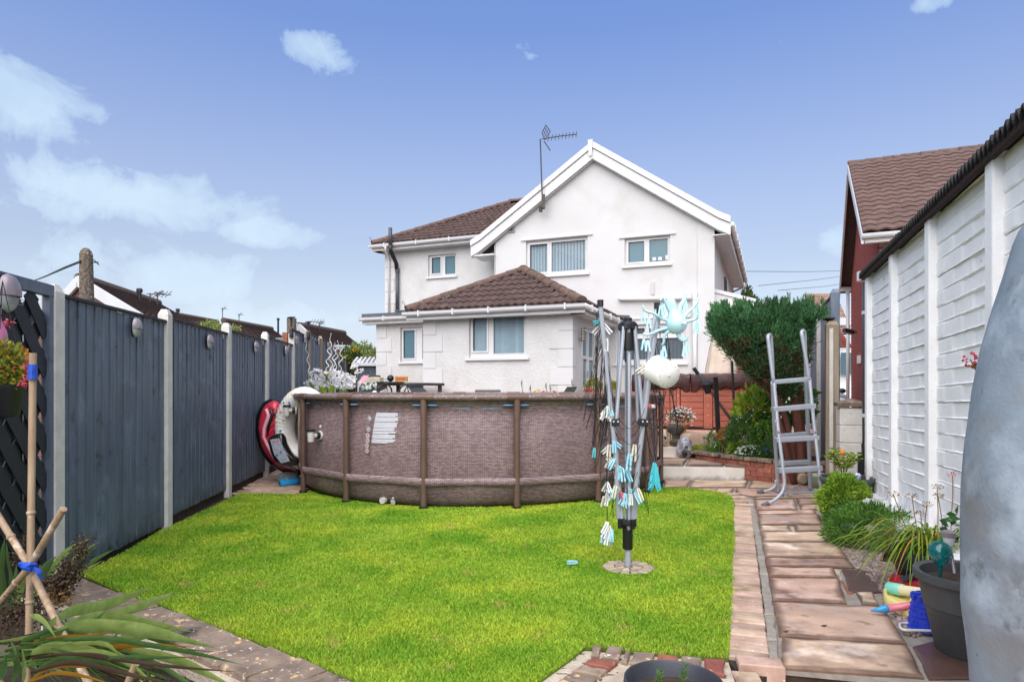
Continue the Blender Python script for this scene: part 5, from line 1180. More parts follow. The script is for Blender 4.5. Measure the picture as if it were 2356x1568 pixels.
# ------------------------------------------------------------------ above ground pool
PX, PY, PR, PH = -.468, 9.71, 2.62, 1.22
pool = thing('swimming_pool', 'round frame pool with brown rattan print sides standing on the lawn', 'swimming pool', (PX, PY, 0))
def weave():
    m = bpy.data.materials.new('rattan print'); m.use_nodes = True; t = NT(m.node_tree); p = t.n['Principled BSDF']
    uv = t.add('ShaderNodeUVMap'); geo = t.add('ShaderNodeNewGeometry')
    mp = t.add('ShaderNodeMapping'); t.link(uv.outputs[0], mp.inputs[0])
    b = t.add('ShaderNodeTexBrick'); t.link(mp.outputs[0], b.inputs['Vector'])
    for k, v in (('Scale', 1.0), ('Mortar Size', .0026), ('Mortar Smooth', .35), ('Brick Width', .042), ('Row Height', .0155), ('Bias', -.1)): b.inputs[k].default_value = v
    b.inputs['Color1'].default_value = (*H('a8918f'), 1); b.inputs['Color2'].default_value = (*H('806969'), 1); b.inputs['Mortar'].default_value = (*H('38292a'), 1)
    f = t.ramp(t.noise(geo.outputs['Position'], 2.2, 3), [(.35, 0.0), (.7, 1.0)])
    c = t.mix(t.m('MULTIPLY', f, .55), b.outputs['Color'], t.mix(1.0, b.outputs['Color'], (.70, .64, .66), 'MULTIPLY'))
    t.link(c, p.inputs['Base Color']); p.inputs['Roughness'].default_value = .5
    bp = t.add('ShaderNodeBump'); bp.inputs['Strength'].default_value = .35; bp.inputs['Distance'].default_value = .004; t.link(b.outputs['Fac'], bp.inputs['Height']); bp.invert = True; t.link(bp.outputs[0], p.inputs['Normal'])
    return m
m_weave = weave(); m_leg = mat('brown powder coated steel', H('6b5347'), H('59443a'), 6, .42, rand=.05)
m_rimc = mat('brown rim with pale flecks', H('7d6a63'), H('5b4b45'), 26, .4, spots=[(H('a8938f'), 40, .58)], aniso=(1, 1, 2.2)); m_blue = mat('pool liner blue', H('7fb6dc'), H('5f9ac8'), 5, .35)
NL = 16; off = -11.0
def legang(k): return R(off+22.5*k)
def pt(a, r, z): return Vector((PX+r*math.sin(a), PY-r*math.cos(a), z))
def cyl_surface(name, prof, m, par, seg=192, bulge=.035, uv=True, a0=0.0, a1=2*PI, wr=.0):
    """prof: (z, r); the sheet bellies out between the legs"""
    vs = []; full = abs(a1-a0-2*PI) < 1e-6; cnt = seg+1
    for (z, r) in prof:
        for k in range(cnt):
            a = a0+(a1-a0)*k/seg; ph = ((math.degrees(a)-off)/22.5) % 1.0; bl = bulge*math.sin(PI*ph)**.7*math.sin(PI*min(1, max(0, z/1.1)))**.6
            vs.append(pt(a, r+bl+wr*mnoise.noise((a*9, z*5, 3.1)), z+wr*.5*mnoise.noise((a*3, 0, z))))
    fs = [(i*cnt+k, i*cnt+k+1, (i+1)*cnt+k+1, (i+1)*cnt+k) for i in range(len(prof)-1) for k in range(seg)]
    me = bpy.data.meshes.new(name); me.from_pydata([tuple(v) for v in vs], [], fs); me.materials.append(m)
    if uv:
        ul = me.uv_layers.new(name='UVMap'); i = 0
        for f in me.polygons:
            for li in f.loop_indices:
                vi = me.loops[li].vertex_index; z, r = prof[vi//cnt]; a = a0+(a1-a0)*(vi % cnt)/seg; ul.data[li].uv = (a*PR, z*1.0)
    me.polygons.foreach_set('use_smooth', [True]*len(me.polygons)); return link(name, me, par)
cyl_surface('liner_wall', [(.0, PR-.24), (.02, PR-.16), (.08, PR-.115), (.2, PR-.085), (.4, PR-.07), (.6, PR-.065), (.8, PR-.07), (1.0, PR-.08), (1.1, PR-.09), (1.195, PR-.02)], m_weave, pool, wr=.012)
cyl_surface('inner_liner', [(1.15, PR-.07), (1.0, PR-.15), (.7, PR-.16)], m_blue, pool, uv=False)
MB().lathe((PX, PY, 1.02), [(0, 0), (PR-.12, 0)], 64).build('water', mat('pool water', H('6fb3c9'), H('4f94b0'), 1, .05), pool)
band = cyl_surface('fabric_band', [(.255, PR+.030), (.258, PR+.038), (.335, PR+.038), (.338, PR+.030)], m_weave, pool, bulge=-.085, wr=.006)
for k in range(NL):
    a = legang(k); a2 = legang(k+1)
    lg_ = MB()
    for (z0, z1, r, w_) in ((0.01, .98, .034, 1.0), (.985, 1.16, .038, 1.0)):
        lg_.tube([pt(a, PR, z0), pt(a, PR, z1)], r, 12)
    lg_.tube([pt(a, PR, 1.155), pt(a, PR, 1.18)], .040, 12)
    l = MB().tube([pt(a, PR, .0), pt(a, PR, 1.0)], .034, 12).build('leg', m_leg, pool, smooth=False); auto(l)
    auto(MB().tube([pt(a, PR, .99), pt(a, PR, PH)], .038, 12).build('leg_sleeve', m_leg, pool))
    MB().tube([pt(a, PR, .0), pt(a, PR, .03)], .05, 12).build('foot', m_dark, pool)
    auto(MB().tube([pt(a-R(2.6), PR, PH), pt(a, PR, PH+.0), pt(a+R(2.6), PR, PH)], .043, 12).build('rim_joint', m_leg, pool))
    auto(MB().tube([pt(a+(a2-a)*t, PR, PH) for t in [i/8 for i in range(9)]], .0365, 12).build('rim_tube', m_rimc, pool))
    for s in (-1, 1): MB().ball(pt(a+s*R(1.9), PR-.035, 1.135), (.07, .02, .010), 10, 6, Matrix.Rotation(a, 3, 'Z')).build('liner_edge', m_blue, pool, smooth=True)
# fittings
m_pl = mat('aged white plastic', H('d9d6cf'), H('b5b1a8'), 8, .5)
def fitting(a, z, r0, nm, scale=1.0):
    f = MB(); o = pt(a, r0, z); n_ = Vector((math.sin(a), -math.cos(a), 0)); s_ = Vector((math.cos(a), math.sin(a), 0))
    q = MB().tube([o, o+n_*.02], .058*scale, 8).build(nm, m_pl, pool); MB().tube([o+n_*.018, o+n_*.06], .040*scale, 12).build('collar', m_dark, q); MB().tube([o+n_*.05, o+n_*.13], .028*scale, 12).build('spout', m_pl, q)
    e = o+n_*.13; MB().tube([e+Vector((0, 0, .06)), e-Vector((0, 0, .07))], [.042*scale, .036*scale], 14).build('valve_body', m_pl, q); MB().tube([e+Vector((0, 0, .05)), e+Vector((0, 0, .075))], .05*scale, 14).build('valve_cap', m_dark, q)
def ang_of(u, r=PR-.05):
    k = (u-CX_)/F_; best = min((abs((pt(R(d/4), r, 0).x)/(pt(R(d/4), r, 0).y)-k), d/4) for d in range(-300, 300)); return R(best[1])
def z_of(a, r, v): p = pt(a, r, 0); return EH+(HV_-v)/F_*p.y
a = ang_of(742); fitting(a, z_of(a, PR, 1001), PR-.03, 'inlet_valve')
a = R(-72); fitting(a, 1.02, PR-.02, 'outlet_valve')
a = ang_of(743); q = pt(a, PR-.02, z_of(a, PR, 981)); MB().ball(q, (.016, .01, .02), 8, 6).build('patch', m_pl, pool)
a = ang_of(877); q = pt(a, PR-.11, z_of(a, PR-.1, 1150)); MB().tube([q, q+Vector((math.sin(a), -math.cos(a), 0))*.045], .038, 14).build('drain_plug', m_pl, pool)
# printed warnings
m_print = mat('white print', H('dcdcdf'), H('b9b9bf'), 90, .6); m_bl = mat('safety blue', H('2f74c8'), H('2a66b4'), 5, .5)
def patch(a0, a1, z0, z1, m, nm, par=pool, dr=.0, n=6, sh=0):
    vs = []
    for i in range(n+1):
        a = a0+(a1-a0)*i/n
        for z in (z0, z1):
            ph = ((math.degrees(a)-off)/22.5) % 1.0; bl = .035*math.sin(PI*ph)**.7*math.sin(PI*min(1, z/1.1))**.6
            rr = np.interp(z, [.0, .2, .4, .6, .8, 1.0, 1.1], [PR-.2, PR-.085, PR-.07, PR-.065, PR-.07, PR-.08, PR-.095])
            vs.append(pt(a, rr+bl+.008+dr, z))
    return MB().add(vs, [(2*i, 2*i+2, 2*i+3, 2*i+1) for i in range(n)]).build(nm, m, par)
random.seed(5)
ua, ub = ang_of(862), ang_of(917); zt_, zb_ = 1.045, .70
dis = []
blocks = [(0, .125), (.14, .29), (.305, .50), (.51, .59), (.60, .69), (.70, .84), (.855, .99)]
for bi, (f0_, f1_) in enumerate(blocks):
    nl = max(2, round((f1_-f0_)/.034))
    for i in range(nl):
        fz = f0_+(f1_-f0_)*(i+.0)/nl; fz2 = f0_+(f1_-f0_)*(i+.84)/nl; sh = -.014*fz
        e = ub-(ub-ua)*random.choice([.0, .03, .05, .02, .08] if i < nl-1 else [.12, .3])
        patch(ua+sh*1.2+.004, e+sh, zt_+(zb_-zt_)*fz2, zt_+(zb_-zt_)*fz, m_print, 'warning_line')
m_rd = mat('prohibition red', H('ecd6d6'), H('e2c8c8'), 5, .5)
for i, (v, kind) in enumerate(((962, 'b'), (987, 'b'), (1001, 'r'), (1012.5, 'r'), (1024, 'r'), (1036, 'r'))):
    a = ang_of(856-i*.9-(1 if i > 1 else 0)); z = z_of(a, PR-.02, v); nn = Vector((math.sin(a), -math.cos(a), 0)); Mx = Matrix.Rotation(a, 3, 'Z') @ Matrix.Rotation(PI/2, 3, 'X'); c = pt(a, PR-.028, z)
    w0 = MB().lathe(c, [(0, .0), (.028, .0)], 16, Mx).build('warning_symbol', m_print if kind == 'r' else m_bl, pool); w0.location += nn*.030
    w1 = MB().lathe(c, [(.0268, .0), (.029, .0)], 16, Mx).build('symbol_ring', m_print if kind == 'b' else m_rd, pool); w1.location += nn*.0315
    w2 = MB().cbox(c, (.012, .002, .008)).ball(c+Vector((-.004, 0, .008)), (.005, .002, .005), 6, 4).build('pictogram', m_print if kind == 'b' else m_leg, pool); w2.location += nn*.032
a = ang_of(905); z = z_of(a, PR-.1, 1152); Mx = Matrix.Rotation(a, 3, 'Z') @ Matrix.Rotation(PI/2, 3, 'X'); nn = Vector((math.sin(a), -math.cos(a), 0)); c = pt(a, PR-.06, z)+nn*.02
MB().lathe(c, [(.026, .0), (.031, .0)], 20, Mx).build('no_diving_symbol', m_print, pool); MB().bar(c+Vector((-.018, 0, .018)), c+Vector((.018, 0, -.018)), .004, .004).build('symbol_bar', m_print, pool)
MB().bar(c+Vector((-.012, 0, .045)), c+Vector((.012, 0, .045)), .004, .012).build('symbol_text', m_print, pool)

# ------------------------------------------------------------------ inflatables between pool and fence
m_vw = mat('white vinyl', H('f0ede6'), H('ddd8cf'), 4, .3, spots=None, coat=.3); m_vr = mat('coral red vinyl', H('d8344a'), H('b82a40'), 5, .3, coat=.3); m_vb = mat('black vinyl', H('17161a'), H('0f0e12'), 4, .25, coat=.4); m_vp = mat('pale pink vinyl', H('f0b9c0'), H('e29aa6'), 4, .3)
def Wp(u, v, Y): return W(u, v, Y)
don = thing('inflatable_ring', 'white doughnut shaped swim ring with coloured sprinkles hung beside the pool', 'inflatable ring', tuple(W(690, 1080, 8.6)))
cen = W(700, 985, 8.98); RX, RZ, tr_ = .40, .42, .155; tilt = Matrix.Rotation(R(-22), 3, 'Z')
def don_pt(a, b, k=1.0):
    r = tr_*k*(1+.015*math.sin(a*46)); q = Vector(((RX+r*math.cos(b))*math.cos(a)*.82, r*math.sin(b), (RZ+r*math.cos(b))*math.sin(a))); return cen+tilt @ q
vs = []; NA, NBB = 184, 18
for i in range(NA):
    for k in range(NBB): vs.append(don_pt(2*PI*i/NA, 2*PI*k/NBB))
MB().add(vs, [(i*NBB+k, ((i+1) % NA)*NBB+k, ((i+1) % NA)*NBB+(k+1) % NBB, i*NBB+(k+1) % NBB) for i in range(NA) for k in range(NBB)]).build('ring', m_vw, don, smooth=True)
sp_cols = [mat('sprinkle '+n_, H(c_), None, 4, .4) for n_, c_ in (('teal', '2fb39c'), ('orange', 'e88a34'), ('blue', '2f86c8'), ('yellow', 'e6d34a'))]
for i, (a, b, r_) in enumerate(((2.2, -1.4, .3), (2.55, -1.7, 1.2), (2.0, -1.9, 1.5), (2.9, -1.3, .4), (3.3, -1.5, 1.0), (3.6, -1.2, .2), (3.9, -1.7, .9), (1.8, -1.2, 1.2), (4.2, -1.4, .3), (1.5, -1.5, .6), (4.5, -1.7, 1.0), (2.75, -2.1, .1), (3.2, -2.0, .7), (3.75, -2.2, 1.1))):
    q = don_pt(a, b, 1.01); q2 = don_pt(a+.075*math.cos(r_), b+.25*math.sin(r_), 1.01); MB().tube([q, q2], .012, 6).build('sprinkle', sp_cols[i % 4], don)
shoe = thing('inflatable_lounger', 'large pink and black shoe shaped inflatable leaning between fence and pool', 'inflatable', tuple(W(650, 1100, 9.0)))
def blob(poly, Yc, th, m, nm, par, puff=.5):
    """inflated outline: a closed outline in the photograph at distance Yc, thickened to both sides"""
    P = spline(poly+[poly[0]], 5)[:-1]; P3 = [W(p[0], p[1], Yc) for p in P]; c = sum(P3, Vector())/len(P3); vs = []; fs = []; n = len(P3); rings = [(1, 0), (.93, .55), (.78, .85), (.5, 1), (.15, 1.0)]
    for s in (-1, 1):
        for (k, h) in rings: vs += [c+(p-c)*k+Vector((0, s*th*h, 0)) for p in P3]
        fs += [((o:= (0 if s < 0 else len(rings)*n)+i*n)+q, o+(q+1) % n, o+n+(q+1) % n, o+n+q) for i in range(len(rings)-1) for q in range(n)]
        o = (0 if s < 0 else len(rings)*n)+(len(rings)-1)*n; fs.append(tuple(range(o, o+n)))
    mb = MB(); mb.v = [tuple(v) for v in vs]; mb.f = fs; return mb.build(nm, m, par, smooth=True)
# body: black outer skin, coral body, pale stripe, black tongue with label
blob([(588, 985, 0), (592, 950, 0), (606, 925, 0), (630, 918, 0), (650, 935, 0), (648, 1010, 0), (668, 1060, 0), (700, 1085, 0), (690, 1093, 0), (655, 1088, 0), (620, 1065, 0), (598, 1030, 0)], 9.30, .13, m_vb, 'outer_skin', shoe)
blob([(596, 985, 0), (599, 958, 0), (610, 932, 0), (634, 922, 0), (646, 940, 0), (640, 1000, 0), (656, 1050, 0), (690, 1078, 0), (680, 1084, 0), (650, 1078, 0), (622, 1055, 0), (604, 1025, 0)], 9.22, .13, m_vr, 'coral_body', shoe)
st = [(612, 940), (618, 955), (608, 985), (606, 1005), (616, 1025), (630, 1050), (655, 1070), (680, 1080)]
MB().tube([W(u, v, 9.085) for u, v in st], [.02, .028, .026, .022, .024, .024, .02, .014], 8).build('pale_stripe', m_vp, shoe, smooth=True)
MB().tube([W(u+9, v-2, 9.075) for u, v in st[:4]], [.014, .022, .02, .01], 8).build('dark_stripe', m_vb, shoe, smooth=True)
ne = MB()
for i in range(7): ne.tube([W(616+i*4, 930+i*2, 9.085), W(640, 965+i*9, 9.085)], .0035, 4); ne.tube([W(642, 930+i*11, 9.086), W(618, 950+i*13, 9.086)], .0035, 4)
ne.build('net_print', mat('dark red print', H('7c1426'), None, 4, .4), shoe)
blob([(617, 1012, 0), (624, 1002, 0), (645, 996, 0), (654, 1000, 0), (660, 1020, 0), (675, 1045, 0), (690, 1058, 0), (688, 1068, 0), (660, 1072, 0), (640, 1066, 0), (626, 1045, 0)], 8.72, .09, m_vb, 'tongue', shoe)
m_lab = mat('printed label', H('9aa2ad'), H('7b8490'), 6, .5, spots=[(H('c6cbd2'), 60, .55)])
lb = [(612+9, 1011), (642, 1007), (652, 1030), (667, 1060), (647, 1065), (631, 1045)]
MB().slab([W(u, v, 8.625) for u, v in lb], (0, -1, 0), .006).build('label', m_lab, shoe)
for i, (u, v) in enumerate(((631, 1013), (637, 1012))): MB().slab([W(u-2.5, v+3, 8.615), W(u+2.5, v+3, 8.615), W(u, v-2.5, 8.615)], (0, -1, 0), .003).build('warning_triangle', mat('warning orange', H('d9822b'), None, 4, .5), shoe)
for i in range(9): MB().bar(W(629+i*1.8, 1020+i*4, 8.614), W(645+i*1.6, 1018+i*4, 8.614), .003, .007).build('label_line', m_print, shoe)
for (u, v) in ((646, 1040), (637, 1046)): MB().ball(W(u, v, 8.612), (.016, .004, .014), 8, 6).build('label_symbol', m_bl, shoe)
t = thing('pool_noodle', 'bright blue foam noodle lying on the paving under the inflatables', 'pool noodle', tuple(G(660, 1120))); MB().tube([G(645, 1119)+Vector((0, 0, .045)), G(672, 1117)+Vector((0, .05, .045)), G(690, 1114)+Vector((0, .1, .05))], .05, 12).build('foam', mat('blue foam', H('2b9fe0'), H('2389c6'), 20, .8), t, smooth=True)
t = thing('plastic_bag', 'crumpled clear plastic bag beside the blue noodle', 'plastic bag', tuple(G(650, 1114))); bb = MB().ball(G(655, 1112)+Vector((0, .1, .07)), (.16, .09, .08), 12, 8); bb.v = [tuple(Vector(v)+Vector((1, 1, 1))*.03*mnoise.noise(Vector(v)*18)) for v in bb.v]; bb.build('bag', mat('clear polythene', H('9fb0b0'), H('6f8580'), 12, .2, .6, 40), t)
t = thing('plank', 'pale upright board standing between pool and inflatables', 'board', tuple(W(694, 1060, 8.9))); MB().bar(W(694, 1050, 8.75), W(694, 922, 8.75), .09, .03, (0, 1, 0)).build('board', m_concb, t)

# ------------------------------------------------------------------ rotary washing line
DX, DY = .858, 4.82
def Dp(u, v, dy=0.0): return W(u, v, DY)+Vector((0, dy, 0))
dry = thing('rotary_washing_line', 'folded grey rotary washing line with black cords in the lawn', 'washing line', (DX, DY, 0))
m_galv = mat('grey anodised tube', H('b6bcc4'), H('a0a6ae'), 4, .38, metal=.3); m_cord = mat('black cord', H('121214'), H('0b0b0c'), 8, .6)
auto(MB().tube([Dp(1445, 1303), Dp(1445, 1210)], .0235, 16).build('lower_pole', m_galv, dry)); auto(MB().tube([Dp(1445, 1215), Dp(1445, 752)], .024, 6).build('mast', m_galv, dry))
hl = MB()
for i in range(118): z = 812+i*3.25; hl.cbox(Dp(1441.5, z, -.0225), (.0085, .006, .0055))
stuff(hl.build('ratchet_holes', m_dark, dry))
def lth(c, prof, nm, m=m_dark, seg=20): return auto(MB().lathe(c, prof, seg).build(nm, m, dry), 30)
c = Dp(1445, 735); lth(c-Vector((0, 0, .05)), [(.062, -.02), (.066, 0), (.066, .02), (.05, .035), (.028, .04), (.03, .055), (.03, .062), (.0, .064)], 'top_hub')
for k in range(8):
    a = PI*k/4+.4; MB().cbox(c+Vector((math.cos(a)*.062, math.sin(a)*.062, -.055)), (.02, .03, .04), Matrix.Rotation(a, 3, 'Z')).build('hub_lug', m_dark, dry, bevel=.004)
lth(Dp(1445, 806), [(.042, 0), (.045, .02), (.043, .17), (.040, .2)], 'top_sleeve'); lth(Dp(1441, 832), [(.013, 0), (.013, .09)], 'release_catch')
c = Dp(1443, 1200); lth(c, [(.05, -.02), (.066, -.01), (.066, .012), (.05, .02)], 'lower_hub'); lth(Dp(1444, 1262), [(.034, 0), (.037, .01), (.038, .15), (.045, .185)], 'lower_sleeve')
for k in range(4): a = PI/2*k+.5; MB().cbox(c+Vector((math.cos(a)*.064, math.sin(a)*.064, -.005)), (.03, .028, .07), Matrix.Rotation(a, 3, 'Z')).build('hub_lug', m_dark, dry, bevel=.004)
for v in (759, 1209): MB().slab([Dp(1439, v-5, -.047), Dp(1449, v-5, -.047), Dp(1447, v+5, -.047), Dp(1444, v+8, -.047), Dp(1441, v+5, -.047)], (0, -1, 0), .004).build('badge', m_silver, dry)
arms = [([(1424, 1195), (1419, 1130), (1416, 1060), (1405, 970), (1396, 880), (1385, 780), (1377, 705)], -.10), ([(1430, 1192), (1425, 1120), (1418, 1030), (1412, 965), (1404, 880), (1394, 790), (1386, 722)], .10),
        ([(1460, 1192), (1467, 1120), (1475, 1040), (1483, 970), (1492, 880), (1505, 780), (1520, 702)], .12), ([(1456, 1195), (1461, 1130), (1468, 1060), (1478, 970), (1488, 890), (1498, 800), (1512, 722)], -.08)]
ARM = []
for pts, dy in arms:
    P = [Dp(u, v, dy*i/(len(pts)-1)) for i, (u, v) in enumerate(pts)]; S_ = spline(P, 4); ARM.append(S_)
    auto(MB().tube(S_, .0175, 8, flat=.7).build('arm', m_galv, dry)); MB().tube([P[-1]-Vector((0, 0, .012)), P[-1]+Vector((0, 0, .035))], .023, 10).build('arm_cap', m_dark, dry)
for (a, b) in (((1433, 752), (1416, 968)), ((1430, 750), (1421, 962)), ((1458, 752), (1477, 965)), ((1462, 750), (1471, 968))):
    dy = .05 if a[0] in (1430, 1462) else -.04; auto(MB().tube([Dp(*a, dy), Dp(*b, dy)], .0135, 8).build('strut', m_galv, dry))
for (u, v) in ((1413, 970), (1479, 970)):
    cl = MB().cbox(Dp(u, v, 0), (.058, .15, .055)).build('arm_joint', m_dark, dry, bevel=.008)
    for du in (-5, 5): MB().tube([Dp(u+du, v-2, -.074), Dp(u+du, v-2, -.082)], .006, 8).build('screw', m_upvc, cl)
# cords: from fixing points on the arms, sagging from arm to arm
random.seed(21)
def cord(p, q, sag, rr=.0019, side=(0, 0, 0), n=12):
    P = []
    for i in range(n+1):
        t = i/n; w_ = 4*t*(1-t); P.append(Vector(p).lerp(Vector(q), t)+Vector((side[0]*w_, side[1]*w_, -sag*w_)))
    MB().tube(P, rr, 5, cap=False).build('cord', m_cord, dry)
def on(arm, f): S_ = ARM[arm]; return S_[min(len(S_)-1, int(f*(len(S_)-1)))]
for i, f in enumerate([.99, .93, .87, .80, .74, .68, .61, .54, .47, .40, .33, .26]):
    for (a, b) in ((0, 1), (2, 3)):
        s = 1 if a == 2 else -1; ff = f-random.uniform(0, .03); cord(on(a, ff), on(b, ff), .12+f*.62*random.uniform(.7, 1.2), side=(s*(.03+.16*f*random.random()), random.uniform(-.1, .1), 0), n=14)
    if f < .62: cord(on(1, f), on(3, f-.02), .05+.22*f, side=(0, -.06-.05*random.random(), 0)); cord(on(0, f-.03), on(2, f), .04+.2*f, side=(0, .1, 0))
for i in range(26):                                              # slack bights hanging well below the arms
    s = random.choice([(0, 1390, -8), (0, 1384, -3), (2, 1520, 10)]); u = s[1]+random.uniform(-14, 14)*1.0; p = on(s[0], .95-random.random()*.2); q = Dp(u+random.uniform(-4, 4), random.uniform(900, 1060), random.uniform(-.1, .05)); cord(p, q, .02, side=(random.uniform(-.05, .05), 0, 0)); cord(q, on(1 if s[0] == 0 else 3, random.uniform(.4, .7)), .05)
for (u0, v0, u1, v1) in ((1372, 720, 1366, 1010), (1374, 730, 1364, 1045), (1394, 900, 1396, 1195), (1408, 905, 1409, 1190), (1534, 770, 1548, 960), (1532, 780, 1521, 1065), (1537, 800, 1540, 1010), (1372, 800, 1362, 1020), (1530, 900, 1500, 1060)): cord(Dp(u0, v0, -.02), Dp(u1, v1, -.03), -.0, side=(random.uniform(-.012, .012), 0, 0), rr=.003, n=8)
# pegs
peg_cols = {'white': mat('white peg plastic', H('e6e8e4'), H('cfd2cc'), 12, .4), 'blue': mat('pale blue peg plastic', H('a5dcec'), H('8ccbe0'), 12, .4), 'turquoise': mat('turquoise peg plastic', H('4fc4cd'), H('3fb0ba'), 12, .4), 'cream': mat('cream peg plastic', H('dcd8c4'), H('c8c3ac'), 12, .4), 'pink': mat('pink peg plastic', H('e8707f'), H('d85f70'), 12, .4)}
peg_src = {}
def peg(p, rx, ry, col, label, group, s=1.0):
    if col not in peg_src:
        t = thing('clothes_peg', label, 'clothes peg', (0, 0, 0), group)
        for q in (-1, 1):
            MB().add([(q*.001, -.007, .0), (q*.001, .007, .0), (q*.0022, .007, -.02), (q*.0022, -.007, -.02), (q*.0048, -.0065, -.082), (q*.0048, .0065, -.082), (q*.0085, -.007, 0.0), (q*.0085, .007, 0.0), (q*.0115, .007, -.02), (q*.0115, -.007, -.02), (q*.0135, -.0065, -.080), (q*.0135, .0065, -.080)],
                     [(0, 1, 2, 3), (3, 2, 5, 4), (6, 9, 8, 7), (9, 10, 11, 8), (0, 6, 7, 1), (4, 5, 11, 10), (0, 3, 9, 6), (3, 4, 10, 9), (1, 7, 8, 2), (2, 8, 11, 5)]).build('jaw', peg_cols[col], t)
        MB().tube([(-.012, 0, -.022), (.012, 0, -.022)], .005, 6).build('spring', m_silver, t); peg_src[col] = t; o = t; o.location = p
    else: o = copy_thing(peg_src[col], p, label, group=group)
    o.rotation_euler = (rx, ry, random.uniform(-.6, .6)); o.scale = (s, s, s); return o
random.seed(3)
def bunch(lst, n, label, group, s=1.0, spread=.5):
    for i in range(n):
        u, v, col = lst[i % len(lst)]; peg(Dp(u+random.uniform(-2, 2), v+random.uniform(-2, 2), -.05+random.uniform(-.02, .02)), random.uniform(-.3, .3), random.uniform(-spread, spread), col, label.replace('#', {'blue': 'pale blue', 'cream': 'cream', 'white': 'white', 'turquoise': 'turquoise', 'pink': 'pink'}[col]), group+' '+col, s)
bunch([(1394, 1197, 'white'), (1398, 1205, 'white'), (1403, 1213, 'blue'), (1396, 1220, 'white'), (1390, 1218, 'blue'), (1402, 1222, 'cream')], 9, '# peg in the lowest bunch hanging just above the grass', 'pegs in the lowest bunch', 1.15)
bunch([(1396, 1108, 'white'), (1393, 1125, 'white'), (1401, 1118, 'blue'), (1399, 1135, 'white'), (1388, 1140, 'cream')], 7, '# peg in the long bunch left of the mast above the lowest one', 'pegs in the long left bunch')
for i in range(9):
    for s in (-1, 1): peg(Dp(1500.5, 1061+i*5, -.08), 0, s*(-.22-.035*i), 'turquoise', 'turquoise peg '+['at the very top', 'second from the top', 'third from the top', 'fourth from the top', 'in the middle', 'fourth from the bottom', 'third from the bottom', 'second from the bottom', 'at the very bottom'][i]+(' on the left' if s < 0 else ' on the right')+' side of the fan shaped bunch', 'pegs in the turquoise fan', 1.0)
bunch([(1395, 935, 'white'), (1402, 938, 'cream'), (1391, 945, 'white'), (1399, 932, 'blue'), (1405, 945, 'white'), (1400, 955, 'cream')], 9, '# peg clipped by the left arm just below the pool rim', 'pegs below the pool rim at left', 1.0, .9)
bunch([(1424, 1070, 'blue'), (1431, 1075, 'blue'), (1439, 1078, 'blue')], 4, '# peg of the row clipped across the mast below its middle', 'pegs across the mast', 1.25, .3)
bunch([(1433, 1136, 'blue'), (1438, 1134, 'blue'), (1421, 1118, 'cream'), (1415, 1112, 'cream'), (1427, 1128, 'pink'), (1447, 1128, 'white'), (1452, 1122, 'blue'), (1463, 1118, 'cream'), (1459, 1130, 'blue')], 11, '# peg of the loose cluster just above the lower hub', 'pegs above the lower hub', 1.15, .7)
bunch([(1446, 1042, 'blue'), (1459, 1022, 'cream')], 2, '# peg hanging by itself right of the mast', 'single pegs right of the mast', 1.5, .15)
bunch([(1408, 1012, 'blue'), (1398, 1020, 'cream'), (1404, 1022, 'white'), (1392, 1050, 'white'), (1404, 1048, 'cream'), (1413, 1052, 'blue')], 7, '# peg on the left cords halfway up the mast', 'pegs on the left cords', 1.1, .9)
bunch([(1385, 745, 'white'), (1389, 760, 'white'), (1391, 778, 'white'), (1393, 790, 'white')], 5, '# peg gripping the cords near the top of the left arm', 'pegs near the top of the left arm', 1.2, .8)
peg(Dp(1382, 739, -.06), 0, 1.3, 'turquoise', 'turquoise peg sticking out at the top of the left arm', 'top left peg', 1.0)
peg(Dp(1366, 1028, -.05), 0, .1, 'turquoise', 'turquoise peg hanging low on the outermost left cord', 'outer left peg', .9)
for i in range(3): peg(Dp(1494+i*4, 932+i, -.06), 1.2, 1.4, 'pink' if i == 0 else 'white', ['pink peg lying across the right arm by the pool rim', 'white peg lying next to the pink one on the right arm', 'white peg farthest right beside the pink one'][i], 'pegs beside the pool rim at right '+str(i == 0), 1.1)
# octopus hanger
m_aqua = mat('aqua plastic', H('bfe3e6'), H('a9d6dc'), 6, .35)
oc = thing('octopus_peg_hanger', 'pale aqua octopus shaped hanger with dangling pegs on the right arm', 'peg hanger', tuple(Dp(1545, 765, -.12)))
oct_d = -.13
bc = Dp(1546, 748, oct_d); MB().lathe(bc, [(0, -.075), (.04, -.066), (.067, -.04), (.077, -.005), (.068, .035), (.044, .07), (.030, .11), (.033, .15), (.026, .185), (.0, .2)], 20, Matrix.Rotation(R(-14), 3, 'Y')).build('body', m_aqua, oc, smooth=True)
tent = [[(1535, 745), (1510, 735), (1495, 725), (1478, 720), (1472, 705)][:4]+[(1470, 708)], [(1530, 757), (1510, 762), (1492, 770), (1478, 773), (1474, 768)], [(1538, 735), (1528, 715), (1520, 700), (1513, 690), (1508, 698)], [(1552, 730), (1555, 710), (1564, 695), (1567, 682), (1566, 676)], [(1560, 738), (1570, 725), (1584, 712), (1592, 700), (1594, 690)],
        [(1563, 748), (1575, 742), (1585, 740), (1590, 732), (1591, 727)], [(1535, 762), (1525, 768), (1520, 778), (1519, 790), (1515, 795)], [(1550, 768), (1553, 778), (1560, 785), (1566, 783), (1570, 776)]]
aq = MB()
hang = []
for i, tt in enumerate(tent):
    P = spline([Dp(u, v, oct_d+(.03*math.sin(i*2.3))*(k/4)) for k, (u, v) in enumerate(tt)], 5); n = len(P)
    MB().tube(P, [.019-.010*k/n for k in range(n)], 8, flat=.7).build('tentacle', m_aqua, oc, smooth=True); hang.append(P[-2]); hang.append(P[int(n*.62)])
